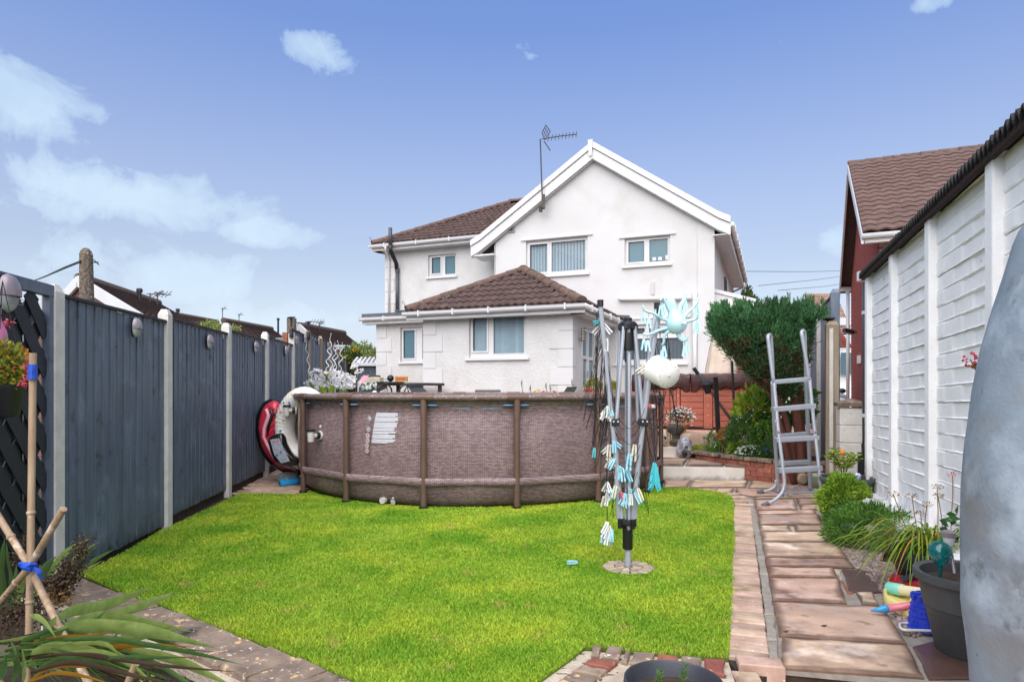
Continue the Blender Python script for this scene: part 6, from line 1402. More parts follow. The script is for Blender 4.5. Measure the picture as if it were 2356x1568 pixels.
for i, q in enumerate(hang):
    e = q-Vector((0, 0, .05)); MB().tube([q, e], .0022, 5).build('wire_hook', m_silver, oc)
    for s in (-1, 1): MB().bar(e+Vector((s*.003, 0, .01)), e+Vector((s*.016, random.uniform(-.01, .01), -.07)), .012, .008, (0, 1, 0)).build('hanging_peg', m_aqua, oc)
MB().cbox(bc+Vector((.035, -.08, .0)), (.03, .006, .022)).build('label', m_upvc, oc)
# peg basket
pk = thing('peg_basket', 'white plastic tub tilted and hooked on the right arm', 'peg basket', tuple(Dp(1520, 868, -.12)))
Mt = Matrix.Rotation(R(-8), 3, 'Z') @ Matrix.Rotation(R(57), 3, 'X') @ Matrix.Rotation(R(0), 3, 'Y'); axis = (Dp(1532, 872, -.22)-Dp(1506, 850, -.02)).normalized()
Mq = axis.to_track_quat('Z', 'Y').to_matrix(); cc = Dp(1517, 858, -.12)
MB().lathe(cc, [(.105, -.085), (.112, -.078), (.1, -.07), (.098, .06), (.09, .075), (.0, .076)], 32, Mq).build('tub', mat('milky plastic', H('f3f3ec'), H('e8e8de'), 5, .35), pk, smooth=True)
for k in range(12):
    a = PI/6*k; q = cc+Mq @ Vector((.078*math.cos(a), .078*math.sin(a), .0775)); MB().lathe(q, [(.003, 0), (.0, .0005)], 6, Mq).build('drain_hole', m_dark, pk)
MB().ball(cc+Mq @ Vector((0, 0, .078)), (.012, .012, .004), 10, 6, Mq).build('moulding_mark', m_upvc, pk)
MB().tube([Dp(1492, 842, -.05), Dp(1488, 836, -.05), Dp(1498, 800, .0)], .006, 6).build('hook', m_upvc, pk)
peg(Dp(1484, 838, -.07), 0, .9, 'cream', 'cream peg on the rim of the white peg basket', 'peg on the basket', 1.2)
# ring of crazy paving round the pole, loose peg on the lawn
rg = thing('pole_base_ring', 'round patch of crazy paving stones set in the lawn round the washing line pole', 'stone ring', (DX, DY, 0)); MB().lathe((DX, DY-.02, -.01), [(0, .008), (.19, .006), (.2, -.01)], 24).build('mortar', m_soil, rg)
m_cz = mat('cream crazy paving', H('c3b49a'), H('8c7c66'), 14, .9, .5, 60, rand=.2)
for ring_, (r0, r1, n) in enumerate(((.035, .10, 8), (.107, .19, 15))):
    for k in range(n):
        a0, a1 = 2*PI*(k+.08)/n, 2*PI*(k+.9)/n; pl_ = [(DX+r*math.cos(a), DY-.02+r*math.sin(a)) for r, a in ((r0, a0), (r1*random.uniform(.93, 1), a0), (r1*random.uniform(.96, 1.02), (a0+a1)/2), (r1*random.uniform(.93, 1), a1), (r0, a1))]
        MB().prism(pl_, -.01, .004+random.uniform(0, .005)).build('stone', m_cz, rg)
o = peg(G(1329, 1303)+Vector((0, 0, .035)), PI/2, PI/2, 'blue', 'pale blue peg dropped on the grass left of the stone ring', 'dropped peg', 1.0); o.rotation_euler = (PI/2, 0, R(92)); o.rotation_euler = (0, PI/2, .15)
# ------------------------------------------------------------------ hot tub
tub = thing('hot_tub', 'brown hot tub with wood effect planks and a leathery cover behind the steps', 'hot tub', tuple(HP(2.3, .9, PZ)))
m_plank = mat('russet cabinet plank', H('b0624a'), H('8f4b38'), 7, .55, .4, 22, rand=.07, aniso=(.6, .6, 9), bdist=.003); m_cov = mat('brown marine vinyl', H('4f322f'), H('3a2422'), 5, .38, .35, 14, bdist=.01)
TB = -.13; ta = lambda u: HB(u, 900, TB)[0]; tz0, tz1 = .60, 1.46
MB(HP).box(ta(1462), ta(1742), TB+.03, TB+2.15, tz0-.01, tz1).build('cabinet_core', m_dark, tub)
for (ua, ub_) in ((1468, 1508), (1512, 1556), (1566, 1618), (1640, 1701)):
    n = 7
    for k in range(n):
        MB(HP).box(ta(ua), ta(ub_), TB+.002, TB+.028, tz0+.02+(tz1-.06-tz0)*k/n+.004, tz0+.02+(tz1-.06-tz0)*(k+1)/n-.004).build('plank', m_plank, tub, bevel=.004)
for (ua, ub_) in ((1453, 1467), (1557, 1564), (1619, 1639), (1702, 1708)):
    MB(HP).box(ta(ua), ta(ub_), TB-.012, TB+.027, tz0, tz1).build('corner_board', m_plank, tub, bevel=.003)
    for k in range(5): q = HP((ta(ua)+ta(ub_))/2, TB-.014, tz0+.06+k*.18); MB().ball(q, (.008, .004, .008), 6, 4).build('screw', m_upvc, tub)
cc_ = HP(ta(1708)+.0, TB+.32, 0); vs = []
for z in (tz0, tz1):
    for k in range(9): a = PI/2*k/8; vs.append((ta(1708)+.32*math.sin(a), TB+.32-.32*math.cos(a), z))
MB(HP).add(vs, [(k, k+1, 10+k, 9+k) for k in range(8)]).build('curved_corner', m_plank, tub)
MB(HP).box(ta(1708)+.30, ta(1708)+.32, TB+.32, TB+2.1, tz0, tz1).build('side_panel', m_plank, tub)
MB(HP).box(ta(1455), ta(1725), TB-.05, TB-.0, tz0-.04, tz0-.005).build('base_skid', m_dark, tub)
for (ua, ub_, nm) in ((1455, 1588, 'cover_half'), (1590, 1748, 'cover_half')):
    cv_ = MB(); n = 14; vs = []
    for (b, zz, w_) in ((TB+2.2, tz1+.02, 0), (TB+2.2, tz1+.12, 0), (TB+.03, tz1+.12, .3), (TB-.05, tz1+.095, .5), (TB-.06, tz1+.0, 1), (TB-.05, tz1-.09, 1.6), (TB-.02, tz1-.12, 1.6)):
        for k in range(n+1):
            a = ta(ua)+(ta(ub_)-ta(ua))*k/n; e_ = 1-abs(2*k/n-1); wv = w_*(.018*math.sin(k*2.3+ua)+.02*(e_ < .2)); vs.append(HP(a, b+wv, zz-wv*1.2-(.03 if (zz < tz1-.05 and e_ < .15) else 0)))
    o = MB().add(vs, [(i*(n+1)+k, i*(n+1)+k+1, (i+1)*(n+1)+k+1, (i+1)*(n+1)+k) for i in range(6) for k in range(n)]).build(nm, m_cov, tub); auto(o, 50); so = o.modifiers.new('t', 'SOLIDIFY'); so.thickness = .02
t = thing('cover_lifter', 'black diagonal lifter arm across the front of the hot tub', 'cover lifter', tuple(W(1690, 985, 11.6))); MB().tube([W(1598, 848, 11.55), W(1612, 868, 11.55), W(1694, 982, 11.55)], .024, 10).build('arm', m_pipe, t, smooth=True); MB().tube([W(1596, 846, 11.55), W(1606, 860, 11.55)], .034, 10).build('grip', m_dark, t)
t = thing('feeder_pole', 'tall thin black pole rising from the flower bed before the hot tub', 'pole', tuple(W(1690, 1040, 10.4))); MB().tube([W(1691, 1042, 10.4), W(1690, 960, 10.4)], .026, 8).build('lower_pole', m_dark, t); MB().tube([W(1690, 960, 10.4), W(1684, 830, 10.4)], .02, 8).build('upper_pole', m_dark, t)
t = thing('post_lantern', 'black lantern hanging from a square post in the flower bed', 'lantern', tuple(W(1654, 1040, 10.3)))
MB().bar(W(1655, 1040, 10.3), W(1646, 867, 10.3), .06, .06).build('post', m_dark, t); MB().tube([W(1647, 873, 10.28), W(1636, 869, 10.28), W(1628, 873, 10.28)], .008, 6).build('scroll_arm', m_dark, t)
q = W(1628, 884, 10.28); MB().lathe(q, [(.12, 0), (.04, .045), (.01, .06)], 4).build('lid', m_dark, t); MB().lathe(q, [(.03, -.15), (.035, -.13), (.075, -.01)], 6).build('glass', mat('smoked glass', H('3a3430'), H('241f1c'), 5, .15), t)
for k in range(6): a = PI/3*k; MB().tube([q+Vector((.075*math.cos(a), .075*math.sin(a), 0)), q+Vector((.035*math.cos(a), .035*math.sin(a), -.14))], .005, 4).build('cage_bar', m_dark, t)
t = thing('closed_parasol', 'closed cream parasol standing behind the hot tub', 'parasol', tuple(W(1660, 860, 12.6))); vs = []; m_can = mat('cream canvas', H('d9c8b6'), H('bba894'), 5, .85)
for (v, r_) in ((700, .05), (760, .15), (800, .21), (850, .27), (870, .28)):
    for k in range(20): a = 2*PI*k/20; c = W(1660+(v-780)*-.03, v, 12.7); rr = r_*(1+.22*math.cos(a*5)); vs.append(c+Vector((rr*math.cos(a), rr*math.sin(a)*.6, 0)))
MB().add(vs, [(i*20+k, i*20+(k+1) % 20, (i+1)*20+(k+1) % 20, (i+1)*20+k) for i in range(4) for k in range(20)]).build('canopy', m_can, t, smooth=True); MB().tube([W(1660, 700, 12.7), W(1660, 980, 12.7)], .025, 8).build('pole', m_concb, t)

# ------------------------------------------------------------------ ornaments by the steps
m_st = mat('mottled stone', H('6a6258'), H('3b3730'), 12, .95, .8, 30, spots=[(H('8a8a60'), 9, .66)], bdist=.02); m_terra = mat('terracotta', H('c98d68'), H('a86c4c'), 6, .8, rand=.05)
q = W(1554, 1020, 11.0); q.z = .38; t = thing('stone_pedestal', 'dark weathered stone pedestal on the top step', 'pedestal', tuple(q)); auto(MB().lathe(q, [(.12, 0), (.13, .05), (.085, .1), (.09, .17), (.14, .22), (.15, .30), (.12, .34)], 16).build('pedestal', m_st, t))
q2 = W(1571, 988, 11.0); q2.z = .60; t = thing('terracotta_urn', 'small terracotta urn of white flowers by the hot tub plinth', 'plant pot', tuple(q2)); auto(MB().lathe(q2+Vector((0, 0, .0)), [(.06, 0), (.045, .03), (.1, .07), (.12, .12), (.1, .17), (.12, .19)], 18).build('urn', m_terra, t))
P, D = shell((q2.x-.05, q2.y, q2.z+.25), (.21, .18, .13), 900, .3); leaves('foliage', P, D+[0, 0, .6], .035, .012, m_shrub2, t); P, D = shell((q2.x-.05, q2.y-.02, q2.z+.25), (.24, .2, .16), 180, .85)
leaves('blossom', np.repeat(P, 4, 0), RS.normal(size=(len(P)*4, 3)), .022, .018, m_wht, t)
q = W(1561, 957, 10.8); t = thing('solar_panel_stake', 'little tilted solar panel on a stake above the terracotta urn', 'solar light', tuple(q)); MB().cbox(q, (.14, .10, .012), Matrix.Rotation(.5, 3, 'X') @ Matrix.Rotation(.25, 3, 'Y')).build('panel', m_dark, t); MB().tube([q, q-Vector((.03, 0, .28))], .008, 6).build('stake', m_dark, t)
q = G(1576, 1052, .19); t = thing('fairy_house', 'silver grey garden ornament shaped like a little cave house on the step', 'garden ornament', tuple(q)); m_orn = mat('silver grey resin', H('c3c3cb'), H('4e4a52'), 7, .5, .8, 22, contrast=.16, bdist=.02)
fh = MB().ball((0, 0, .14), (.145, .12, .17), 20, 14); fh.v = [((Vector(v)*(1+.16*mnoise.noise(Vector(v)*9)))+q).to_tuple() if v[2] > .0 else (v[0]+q.x, v[1]+q.y, q.z) for v in fh.v]; fh.build('body', m_orn, t, smooth=True)
MB().ball(q+Vector((-.03, -.105, .07)), (.042, .03, .045), 12, 8).build('doorway', m_dark, t); MB().cbox(q+Vector((-.01, -.12, .175)), (.05, .02, .055)).build('window', mat('mossy green', H('4a5236'), None, 9, .8), t); MB().ball(q+Vector((0, -.05, .29)), (.03, .02, .018), 8, 6).build('blue_spot', m_bl, t)
MB().tube([q+Vector((-.09, -.10, .12)), q+Vector((-.03, -.14, .15)), q+Vector((.06, -.12, .13))], .014, 6).build('door_hood', m_orn, t)
q = W(1529, 1008, 10.9); q.z = .37; t = thing('white_ornament', 'small white pierced stone ornament at the left end of the top step', 'garden ornament', tuple(q)); o = MB().ball(q+Vector((0, 0, .11)), (.06, .06, .11), 12, 8).build('figure', m_ragged, t, smooth=True); MB().ball(q+Vector((0, -.05, .13)), (.02, .02, .03), 8, 6).build('hollow', m_dark, t)

# ------------------------------------------------------------------ clipped conifer
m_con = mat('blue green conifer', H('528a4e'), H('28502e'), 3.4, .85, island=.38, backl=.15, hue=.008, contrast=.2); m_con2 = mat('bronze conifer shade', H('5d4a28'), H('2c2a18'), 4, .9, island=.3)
con = thing('clipped_conifer', 'clipped dark green conifer with flat top and bare reddish stems beside the ladder', 'tree', tuple(G(1828, 1120)))
Lb = [(1795, 905), (1758, 880), (1718, 851), (1682, 818), (1651, 783), (1634, 755), (1638, 732), (1656, 712), (1690, 696)]; Rb = [(1815, 905), (1830, 875), (1842, 845), (1852, 808), (1858, 765), (1860, 735), (1858, 712), (1855, 700), (1850, 692)]
vv_ = [905, 870, 835, 800, 765, 740, 715, 700, 690]
def cx_at(v):
    l = np.interp(-v, [-p[1] for p in Lb], [p[0] for p in Lb]); r_ = np.interp(-v, [-p[1] for p in Rb], [p[0] for p in Rb]); return l, r_
YC = 9.0; rs = np.random.RandomState(4)
P = []; D = []
for c in range(1150):
    v = 722+183*rs.rand()**1.2; l, r_ = cx_at(v); uc, ur = (l+r_)/2, (r_-l)/2; a = rs.rand()*2*PI; kk = .80+.18*rs.rand() if rs.rand() < .85 else rs.rand()*.8
    x = W(uc, v, YC); xr = ur/F_*YC; dp = min(.78, xr*1.0); bx = math.cos(a)*kk; by = math.sin(a)*kk
    c0 = np.array([x.x+bx*xr, YC+by*dp, x.z]); lump = 1+.0
    n = 46; h_ = .16+.09*rs.rand(); t = rs.rand(n)
    ax = np.array([bx*.35, by*.35, 1.0]); ax /= np.linalg.norm(ax)
    side = rs.normal(size=(n, 3))*.035*(1.1-t[:, None])
    P.append(c0+ax*(t[:, None]*h_-.05)+side); D.append(ax*1.3+side*18+rs.normal(size=(n, 3))*.25)
for c in range(420):                                             # flat clipped top with shoots
    u = 1668+188*rs.rand(); x = W(u, 700, YC); yy = YC+(rs.rand()*2-1)*.65; n = 40; t = rs.rand(n); h_ = .10+.16*rs.rand()**3
    c0 = np.array([x.x, yy, EH+(HV_-(734 if u > 1705 else 734+(1705-u)*.35))/F_*YC]); side = rs.normal(size=(n, 3))*.028*(1.1-t[:, None]); P.append(c0+np.array([0, 0, 1])*(t[:, None]*h_-.06)+side); D.append(np.array([0, 0, 1.4])+side*20+rs.normal(size=(n, 3))*.25)
P = np.concatenate(P); D = np.concatenate(D); leaves('crown', P, D, .05+.03*RS.rand(len(P)), .013, m_con, con)
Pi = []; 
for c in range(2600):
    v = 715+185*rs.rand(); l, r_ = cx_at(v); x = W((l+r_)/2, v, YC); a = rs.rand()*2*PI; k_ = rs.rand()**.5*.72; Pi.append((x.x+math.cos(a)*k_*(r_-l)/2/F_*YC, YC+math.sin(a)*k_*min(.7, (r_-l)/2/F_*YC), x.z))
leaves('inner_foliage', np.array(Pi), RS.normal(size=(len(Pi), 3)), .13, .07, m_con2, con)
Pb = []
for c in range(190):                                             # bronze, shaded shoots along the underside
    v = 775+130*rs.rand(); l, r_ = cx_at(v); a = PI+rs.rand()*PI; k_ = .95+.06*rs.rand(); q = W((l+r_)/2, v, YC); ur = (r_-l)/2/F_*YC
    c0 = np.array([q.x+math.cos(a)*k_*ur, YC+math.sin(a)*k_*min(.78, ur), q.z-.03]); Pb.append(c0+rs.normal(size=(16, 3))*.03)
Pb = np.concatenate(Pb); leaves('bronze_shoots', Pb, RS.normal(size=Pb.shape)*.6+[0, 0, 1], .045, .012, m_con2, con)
for pts, r0, r1 in (([(1832, 1122, 9.0), (1822, 1040, 9.0), (1806, 960, 8.95), (1782, 900, 8.9), (1758, 872, 8.8)], .055, .025), ([(1838, 1122, 9.0), (1840, 1040, 9.05), (1834, 960, 9.05), (1822, 890, 9.05), (1815, 820, 9.0)], .075, .04), ([(1840, 1120, 9.1), (1848, 1020, 9.15), (1838, 930, 9.15), (1846, 850, 9.15)], .06, .03),
                    ([(1828, 1120, 8.95), (1812, 1050, 8.9), (1800, 1000, 8.9), (1788, 950, 8.95), (1770, 905, 9.0), (1730, 868, 9.0)], .045, .02), ([(1822, 890, 9.05), (1850, 850, 9.0), (1868, 820, 8.95)], .03, .012)):
    S_ = spline([W(*p) for p in pts], 4); MB().tube(S_, [r0+(r1-r0)*k/(len(S_)-1) for k in range(len(S_))], 9).build('stem', m_bark, con, smooth=True)
q = W(1845, 1100, 8.85); MB().lathe(q, [(.0, -.0), (.07, 0), (.075, .04), (.06, .06)], 14, Matrix.Rotation(PI/2, 3, 'X')).build('sawn_stub', m_concb, con)
for i in range(26):
    u, v = 1755+90*rs.rand(), 830+60*rs.rand(); a = W(u, v, 9.0+.4*(rs.rand()-.5)); MB().tube([a, a+Vector((rs.randn()*.12, rs.randn()*.1, .12+.1*rs.rand())), a+Vector((rs.randn()*.2, rs.randn()*.15, .3))], [.012, .008, .003], 5).build('twig', m_bark, con)

# ------------------------------------------------------------------ pool ladder
lad = thing('pool_ladder', 'grey metal A frame pool ladder standing on the paving before the conifer', 'ladder', tuple(G(1820, 1140)))
m_lad = mat('silver grey painted tube', H('a9adb4'), H('989ca4'), 3, .4, metal=.25, spots=[(H('8a4a2a'), 5, .74)])
def r2(x, y): return ((2400+x/1.742)*.6135, (1000+y/1.742)*.6135)
def rail(pts, r_=.021, nm='rail'):
    o = MB().tube(spline([W(*r2(x, y), Y) for x, y, Y in pts], 5), r_, 10).build(nm, m_lad, lad, smooth=True); return o
rail([(872, 745, 7.72), (858, 640, 7.74), (843, 520, 7.76), (836, 462, 7.77), (841, 446, 7.80), (849, 446, 7.84), (856, 470, 7.86), (862, 560, 7.88), (866, 640, 7.90), (868, 745, 7.92)], .022, 'handrail')
rail([(1104, 730, 7.72), (1084, 600, 7.74), (1064, 480, 7.76), (1056, 436, 7.77), (1060, 420, 7.80), (1069, 420, 7.84), (1076, 445, 7.86), (1080, 560, 7.88), (1084, 650, 7.90), (1086, 730, 7.92)], .022, 'handrail')
rail([(874, 745, 7.70), (890, 920, 7.62), (905, 1080, 7.54), (925, 1240, 7.46), (937, 1340, 7.42), (944, 1410, 7.40), (930, 1470, 7.38), (890, 1515, 7.36), (840, 1545, 7.34)])
rail([(1108, 730, 7.70), (1124, 900, 7.62), (1143, 1080, 7.54), (1162, 1240, 7.46), (1172, 1350, 7.42), (1180, 1420, 7.42), (1198, 1465, 7.42), (1238, 1502, 7.40), (1262, 1512, 7.39)])
rail([(866, 745, 7.92), (872, 900, 7.98), (878, 1050, 8.04), (886, 1180, 8.10), (896, 1330, 8.17), (900, 1400, 8.20), (903, 1470, 8.22)], .024)
rail([(1084, 730, 7.92), (1090, 880, 7.98), (1098, 1050, 8.04), (1105, 1200, 8.10), (1110, 1330, 8.16), (1113, 1455, 8.22)], .024)
rail([(889, 1390, 8.20), (884, 1430, 8.20), (850, 1455, 8.2), (800, 1470, 8.2)], .019, 'rear_foot')
for (x, y, x2, y2, Y) in ((842, 1544, 800, 1562, 7.33), (806, 1468, 768, 1478, 8.2)): MB().tube([W(*r2(x, y), Y), W(*r2(x2, y2), Y)], .028, 12).build('rubber_foot', m_pipe, lad)
def step(x0, y0, x1, y1, Y, h_=.075, dp=.10, nm='step'):
    a, b = W(*r2(x0, y0), Y), W(*r2(x1, y1), Y); MB().bar(a+Vector((0, .02, 0)), b+Vector((0, .02, 0)), dp, h_).build(nm, m_lad, lad, bevel=.010)
step(884, 752, 1116, 732, 7.70, .055, .05); step(868, 932, 1146, 908, 7.62, .06); step(888, 1130, 1168, 1116, 7.53, .06); step(908, 1330, 1190, 1316, 7.44, .062)
step(905, 1108, 1100, 1090, 8.05, .06, .06, 'rear_step'); step(905, 1286, 1118, 1274, 8.12, .06, .06, 'rear_step'); step(838, 1494, 1192, 1468, 8.22, .05, .09, 'base_bar')
for (x, y, Y) in ((872, 745, 7.67), (1106, 730, 7.67), (905, 1078, 7.51), (1144, 1078, 7.51), (1152, 1012, 7.55), (884, 1038, 7.9)): MB().ball(W(*r2(x, y), Y), (.014, .01, .014), 8, 6).build('bolt', m_silver, lad)
for (x, y, Y) in ((878, 780, 7.69), (890, 1010, 7.58), (905, 1090, 7.54), (1128, 935, 7.60), (1140, 1020, 7.57)): MB().lathe(W(*r2(x, y), Y), [(.024, -.018), (.0255, 0), (.024, .018)], 12).build('tube_collar', m_lad, lad)

# ------------------------------------------------------------------ planting in the raised bed
m_lf = mat('fresh green leaves', H('6f9a3a'), H('3f6a22'), 5, .75, island=.3, backl=.3, hue=.012); m_yl = mat('yellow green leaves', H('a8b83a'), H('6d8a25'), 5, .7, island=.3, backl=.3, hue=.015); m_dk = mat('mid green leaves', H('4a7a34'), H('28501f'), 5, .75, island=.3, backl=.25)
m_tan = mat('tan orange foliage', H('b08a4c'), H('8a6432'), 6, .85, island=.3, backl=.2); m_blu = mat('blue petals', H('4858b8'), H('343f96'), 6, .6); m_pnk = mat('coral pink petals', H('e0566e'), H('c23a58'), 6, .6, backl=.2)
def bedbush(label, u, v, Y, r, n, m, l, w_, **kw): q = W(u, v, Y); return bush(label, (q.x, q.y, q.z), r, n, m, l, w_, cat=kw.pop('cat', 'plant'), name=kw.pop('name', 'bed_plant'), **kw)
bedbush('broad leaved yellow green shrub between the hot tub and the conifer', 1738, 950, 10.0, (.30, .25, .34), 330, m_yl, .17, .07, up=.5)
bedbush('glossy green shrub in the gap behind the ladder', 1808, 930, 9.9, (.42, .25, .33), 420, m_lf, .16, .08, up=.3)
bedbush('feathery mid green perennial in the middle of the raised bed', 1722, 1000, 9.9, (.33, .3, .36), 2800, m_dk, .055, .018, up=.9, flowers=(m_wht, 30, .018, .2))
bedbush('second feathery perennial nearer the ladder', 1765, 1010, 9.7, (.27, .25, .30), 2200, m_lf, .05, .018, up=.9)
bedbush('small tan leaved shrub left of the perennials', 1675, 1005, 10.2, (.16, .14, .14), 700, m_tan, .05, .028)
bedbush('low green clump with white and purple flowers at the lantern post foot', 1665, 1030, 10.2, (.20, .14, .13), 900, m_lf, .05, .015, up=.9, flowers=(m_wht, 26, .018, .1))
bedbush('upright green spikes beside the white plinth', 1637, 1020, 10.4, (.07, .06, .20), 380, m_lf, .06, .012, up=1.5)
bedbush('low mossy green mat at the left end of the raised bed', 1612, 1032, 10.6, (.16, .12, .06), 500, m_yl, .04, .015, up=.6)
bedbush('white alyssum spilling over the brick coping', 1728, 1040, 9.6, (.22, .12, .10), 800, m_dk, .04, .012, up=.6, flowers=(m_wht, 150, .018, -.2))
bedbush('yellow green primrose clump on the bed edge', 1697, 1032, 9.9, (.13, .1, .09), 300, m_yl, .07, .03, up=.7)
bedbush('grassy blue flowered clump beside the ladder foot', 1778, 1042, 9.45, (.2, .14, .12), 500, m_dk, .12, .008, up=1.1, flowers=(m_blu, 24, .02, .1))
for i, (u, v, Y, lab) in enumerate(((1620, 1010, 10.4, 'leftmost silver solar stake light in the raised bed'), (1640, 1012, 10.3, 'second silver stake light from the left in the bed'), (1655, 1016, 10.2, 'third silver stake light beside the lantern post'), (1724, 1004, 9.8, 'stake light among the feathery plants'), (1763, 1008, 9.7, 'stake light nearest the ladder'))):
    q = W(u, v, Y); t = thing('solar_stake_light', lab, 'solar light', (q.x, q.y, .28), 'solar stake lights in the bed'); MB().tube([(q.x, q.y, .26), (q.x, q.y, q.z)], .007, 6).build('stake', m_silver, t); MB().lathe(q, [(.016, 0), (.022, .03), (.026, .035), (.026, .05)], 10).build('lamp_head', m_silver, t)

# ------------------------------------------------------------------ pots and plants by the garage
m_pot = mat('charcoal plastic pot', H('4a4d4f'), H('3a3d3f'), 7, .55, .2, 60, bdist=.002); m_potg = mat('grey green plastic pot', H('56605c'), H('454e4b'), 7, .5); m_potk = mat('black plastic pot', H('2b2c2f'), H('1f2023'), 7, .45)
def pot(name, label, c, r, h, m, soil_d=.05, rim=.025, taper=.72, bands=True, lip=1.06):
    t = thing(name, label, 'plant pot', (c[0], c[1], c[2])); c = Vector(c)
    prof = [(r*taper*.96, 0), (r*taper, .01), (r*(taper+(1-taper)*.55), h*.55), (r*(taper+(1-taper)*.58), h*.56)]+([(r*(taper+(1-taper)*.58)+.006, h*.57), (r*(taper+(1-taper)*.60)+.006, h*.60)] if bands else [])+[(r*.965, h-.055), (r*.97, h-.05), (r*lip, h-.042), (r*(lip+.01), h-.02), (r*lip, h-.003), (r*(lip-.03), h), (r*.94, h-.008), (r*.92, h-.06), (r*.88, h-soil_d-.01)]
    auto(MB().lathe(c, prof, 40).build('pot', m, t), 35); sb = MB(); n = 20; vs = []
    for i in range(6):
        for k in range(n): a = 2*PI*k/n; rr = r*.90*i/5; vs.append((c.x+rr*math.cos(a), c.y+rr*math.sin(a), c.z+h-soil_d+.012*mnoise.noise((rr*math.cos(a)*30, rr*math.sin(a)*30, c.x))))
    sb.add(vs, [(i*n+k, i*n+(k+1) % n, (i+1)*n+(k+1) % n, (i+1)*n+k) for i in range(5) for k in range(n)]).build('compost', m_soil, t); return t
q = W(1948, 1120, 7.35); o = pot('large_pot', 'wide grey green pot holding a spindly plant with one orange bloom', (q.x, q.y, .0), .275, .33, m_potg, .04)
t = thing('orange_flowered_plant', 'spindly pale leaved plant with a single orange flower in the grey green pot', 'plant', (q.x-.04, q.y, .3)); st_ = []
for i in range(7):
    a = PI*2*i/7; tip = Vector((q.x-.04+.16*math.cos(a), q.y+.1*math.sin(a), .52+.10*((i*37) % 5)/4)); b0 = Vector((q.x-.04, q.y, .30)); S_ = bez(b0, b0.lerp(tip, .5)+Vector((0, 0, .1)), tip, 6); MB().tube(S_, .004, 5).build('stem', m_bark, t)
    for k, p in enumerate(S_[2:]):
        for j in range(5): st_.append((tuple(p), (math.cos(j*1.3+k)*1, math.sin(j*1.3+k)*1, .35)))
leaves('leaf', [p for p, d in st_], [d for p, d in st_], .085, .026, m_yl, t, droop=.1); MB().ball(W(1938, 1040, 7.2), (.028, .025, .032), 10, 8).build('flower', mat('orange petals', H('f08a1e'), H('d96a10'), 9, .5), t, smooth=True)
t = thing('glazed_ball', 'blue and white ball sitting in the grey green pot', 'ball', tuple(W(1972, 1096, 7.3))); MB().ball(W(1972, 1096, 7.2), .045, 14, 10).build('ball', mat('blue willow glaze', H('e3e6f0'), H('2b3c9a'), 26, .15, contrast=.05), t, smooth=True)
q = G(1888, 1122); t = thing('ceramic_bowl', 'pale green glazed bowl tucked behind the ladder foot', 'bowl', tuple(q)); auto(MB().lathe(q, [(.09, 0), (.14, .06), (.17, .14), (.18, .17), (.17, .18), (.15, .14), (.05, .05), (0, .04)], 28).build('bowl', mat('pale green glaze', H('9aa88a'), H('6f7d60'), 5, .25), t))
# wall pots on a wooden bracket
q = W(2012, 1030, 7.6); t = thing('wooden_pot_bracket', 'dark wooden bracket with terracotta pots at the garage corner', 'bracket', tuple(q)); MB().bar((q.x, q.y, .25), (q.x+.01, q.y, .82), .05, .03).build('upright', m_bark, t)
for i, z in enumerate((.50, .18)): cc_ = Vector((q.x-.05, q.y-.05, z)); t = thing('terracotta_pot', ['upper small terracotta pot hanging at the garage corner', 'lower small terracotta pot at the garage corner'][i], 'plant pot', tuple(cc_)); auto(MB().lathe(cc_, [(.045, 0), (.075, .16), (.085, .165), (.085, .19), (.07, .19), (.06, .1), (.0, .09)], 20).build('pot', m_terra, t))
q = W(1977, 1108, 7.0); t = thing('broken_slate', 'thin grey slate propped against the grey green pot', 'slate', tuple(q)); MB().slab([G(1921, 1140, .0), G(1932, 1140, 0), G(1930, 1100, .0)+Vector((0, -1.3, .25))], (0, -1, 0), .01).build('slate', m_conc, t) if False else MB().slab([(q.x-.36, 6.95, 0), (q.x-.30, 6.95, 0), (q.x-.345, 7.0, .17)], (0, -1, 0), .01).build('slate', m_conc, t)
# bushes
q = G(1963, 1206); bush('rounded bright yellow green bush at the path edge', (q.x, q.y+.18, .21), (.24, .22, .25), 6500, mat('bright euonymus leaves', H('a3bf3c'), H('5d8a22'), 6, .6, island=.28, backl=.25, hue=.01), .032, .019, inner=.55)
q = G(1985, 1225); bush('dark leafy mound with white candytuft heads below the rounded bush', (q.x+.02, q.y+.1, .09), (.30, .22, .13), 3500, m_dk, .04, .012, name='candytuft', cat='plant', stem=False)
def umbel(u, v, Y, r, label): q = W(u, v, Y); t = thing('candytuft_flower', label, 'flower', tuple(q)); P, D = shell(q, (r, r*.8, r*.4), 70, .6); leaves('blossom', np.repeat(P, 4, 0), np.repeat(D, 4, 0)+RS.normal(size=(280, 3)), .016, .014, m_wht, t); MB().tube([q, q-Vector((.0, -.03, .12))], .003, 4).build('stem', m_dk, t)
for (u, v, Y, r, lab) in ((2000, 1152, 6.2, .05, 'white flower head at the right shoulder of the rounded bush'), (2012, 1166, 6.1, .03, 'small white flower head right of the bush'), (1972, 1186, 5.8, .06, 'large white flower head across the lower right of the bush'), (1955, 1208, 5.6, .035, 'white flower head at the foot of the bush'), (1937, 1214, 5.7, .045, 'leftmost white flower head at the bush foot'), (2005, 1213, 5.5, .045, 'white flower head over the second green mound'), (2085, 1240, 4.7, .05, 'white flower head among the daylily leaves')): umbel(u, v, Y, r, lab)
q = G(2030, 1275); bush('spreading green mound between the bush and the daylily', (q.x+.05, q.y+.28, .14), (.36, .30, .20), 6000, mat('spreading green leaves', H('6d9a35'), H('37611f'), 6, .7, island=.3, backl=.25), .04, .012, up=.5, stem=False)
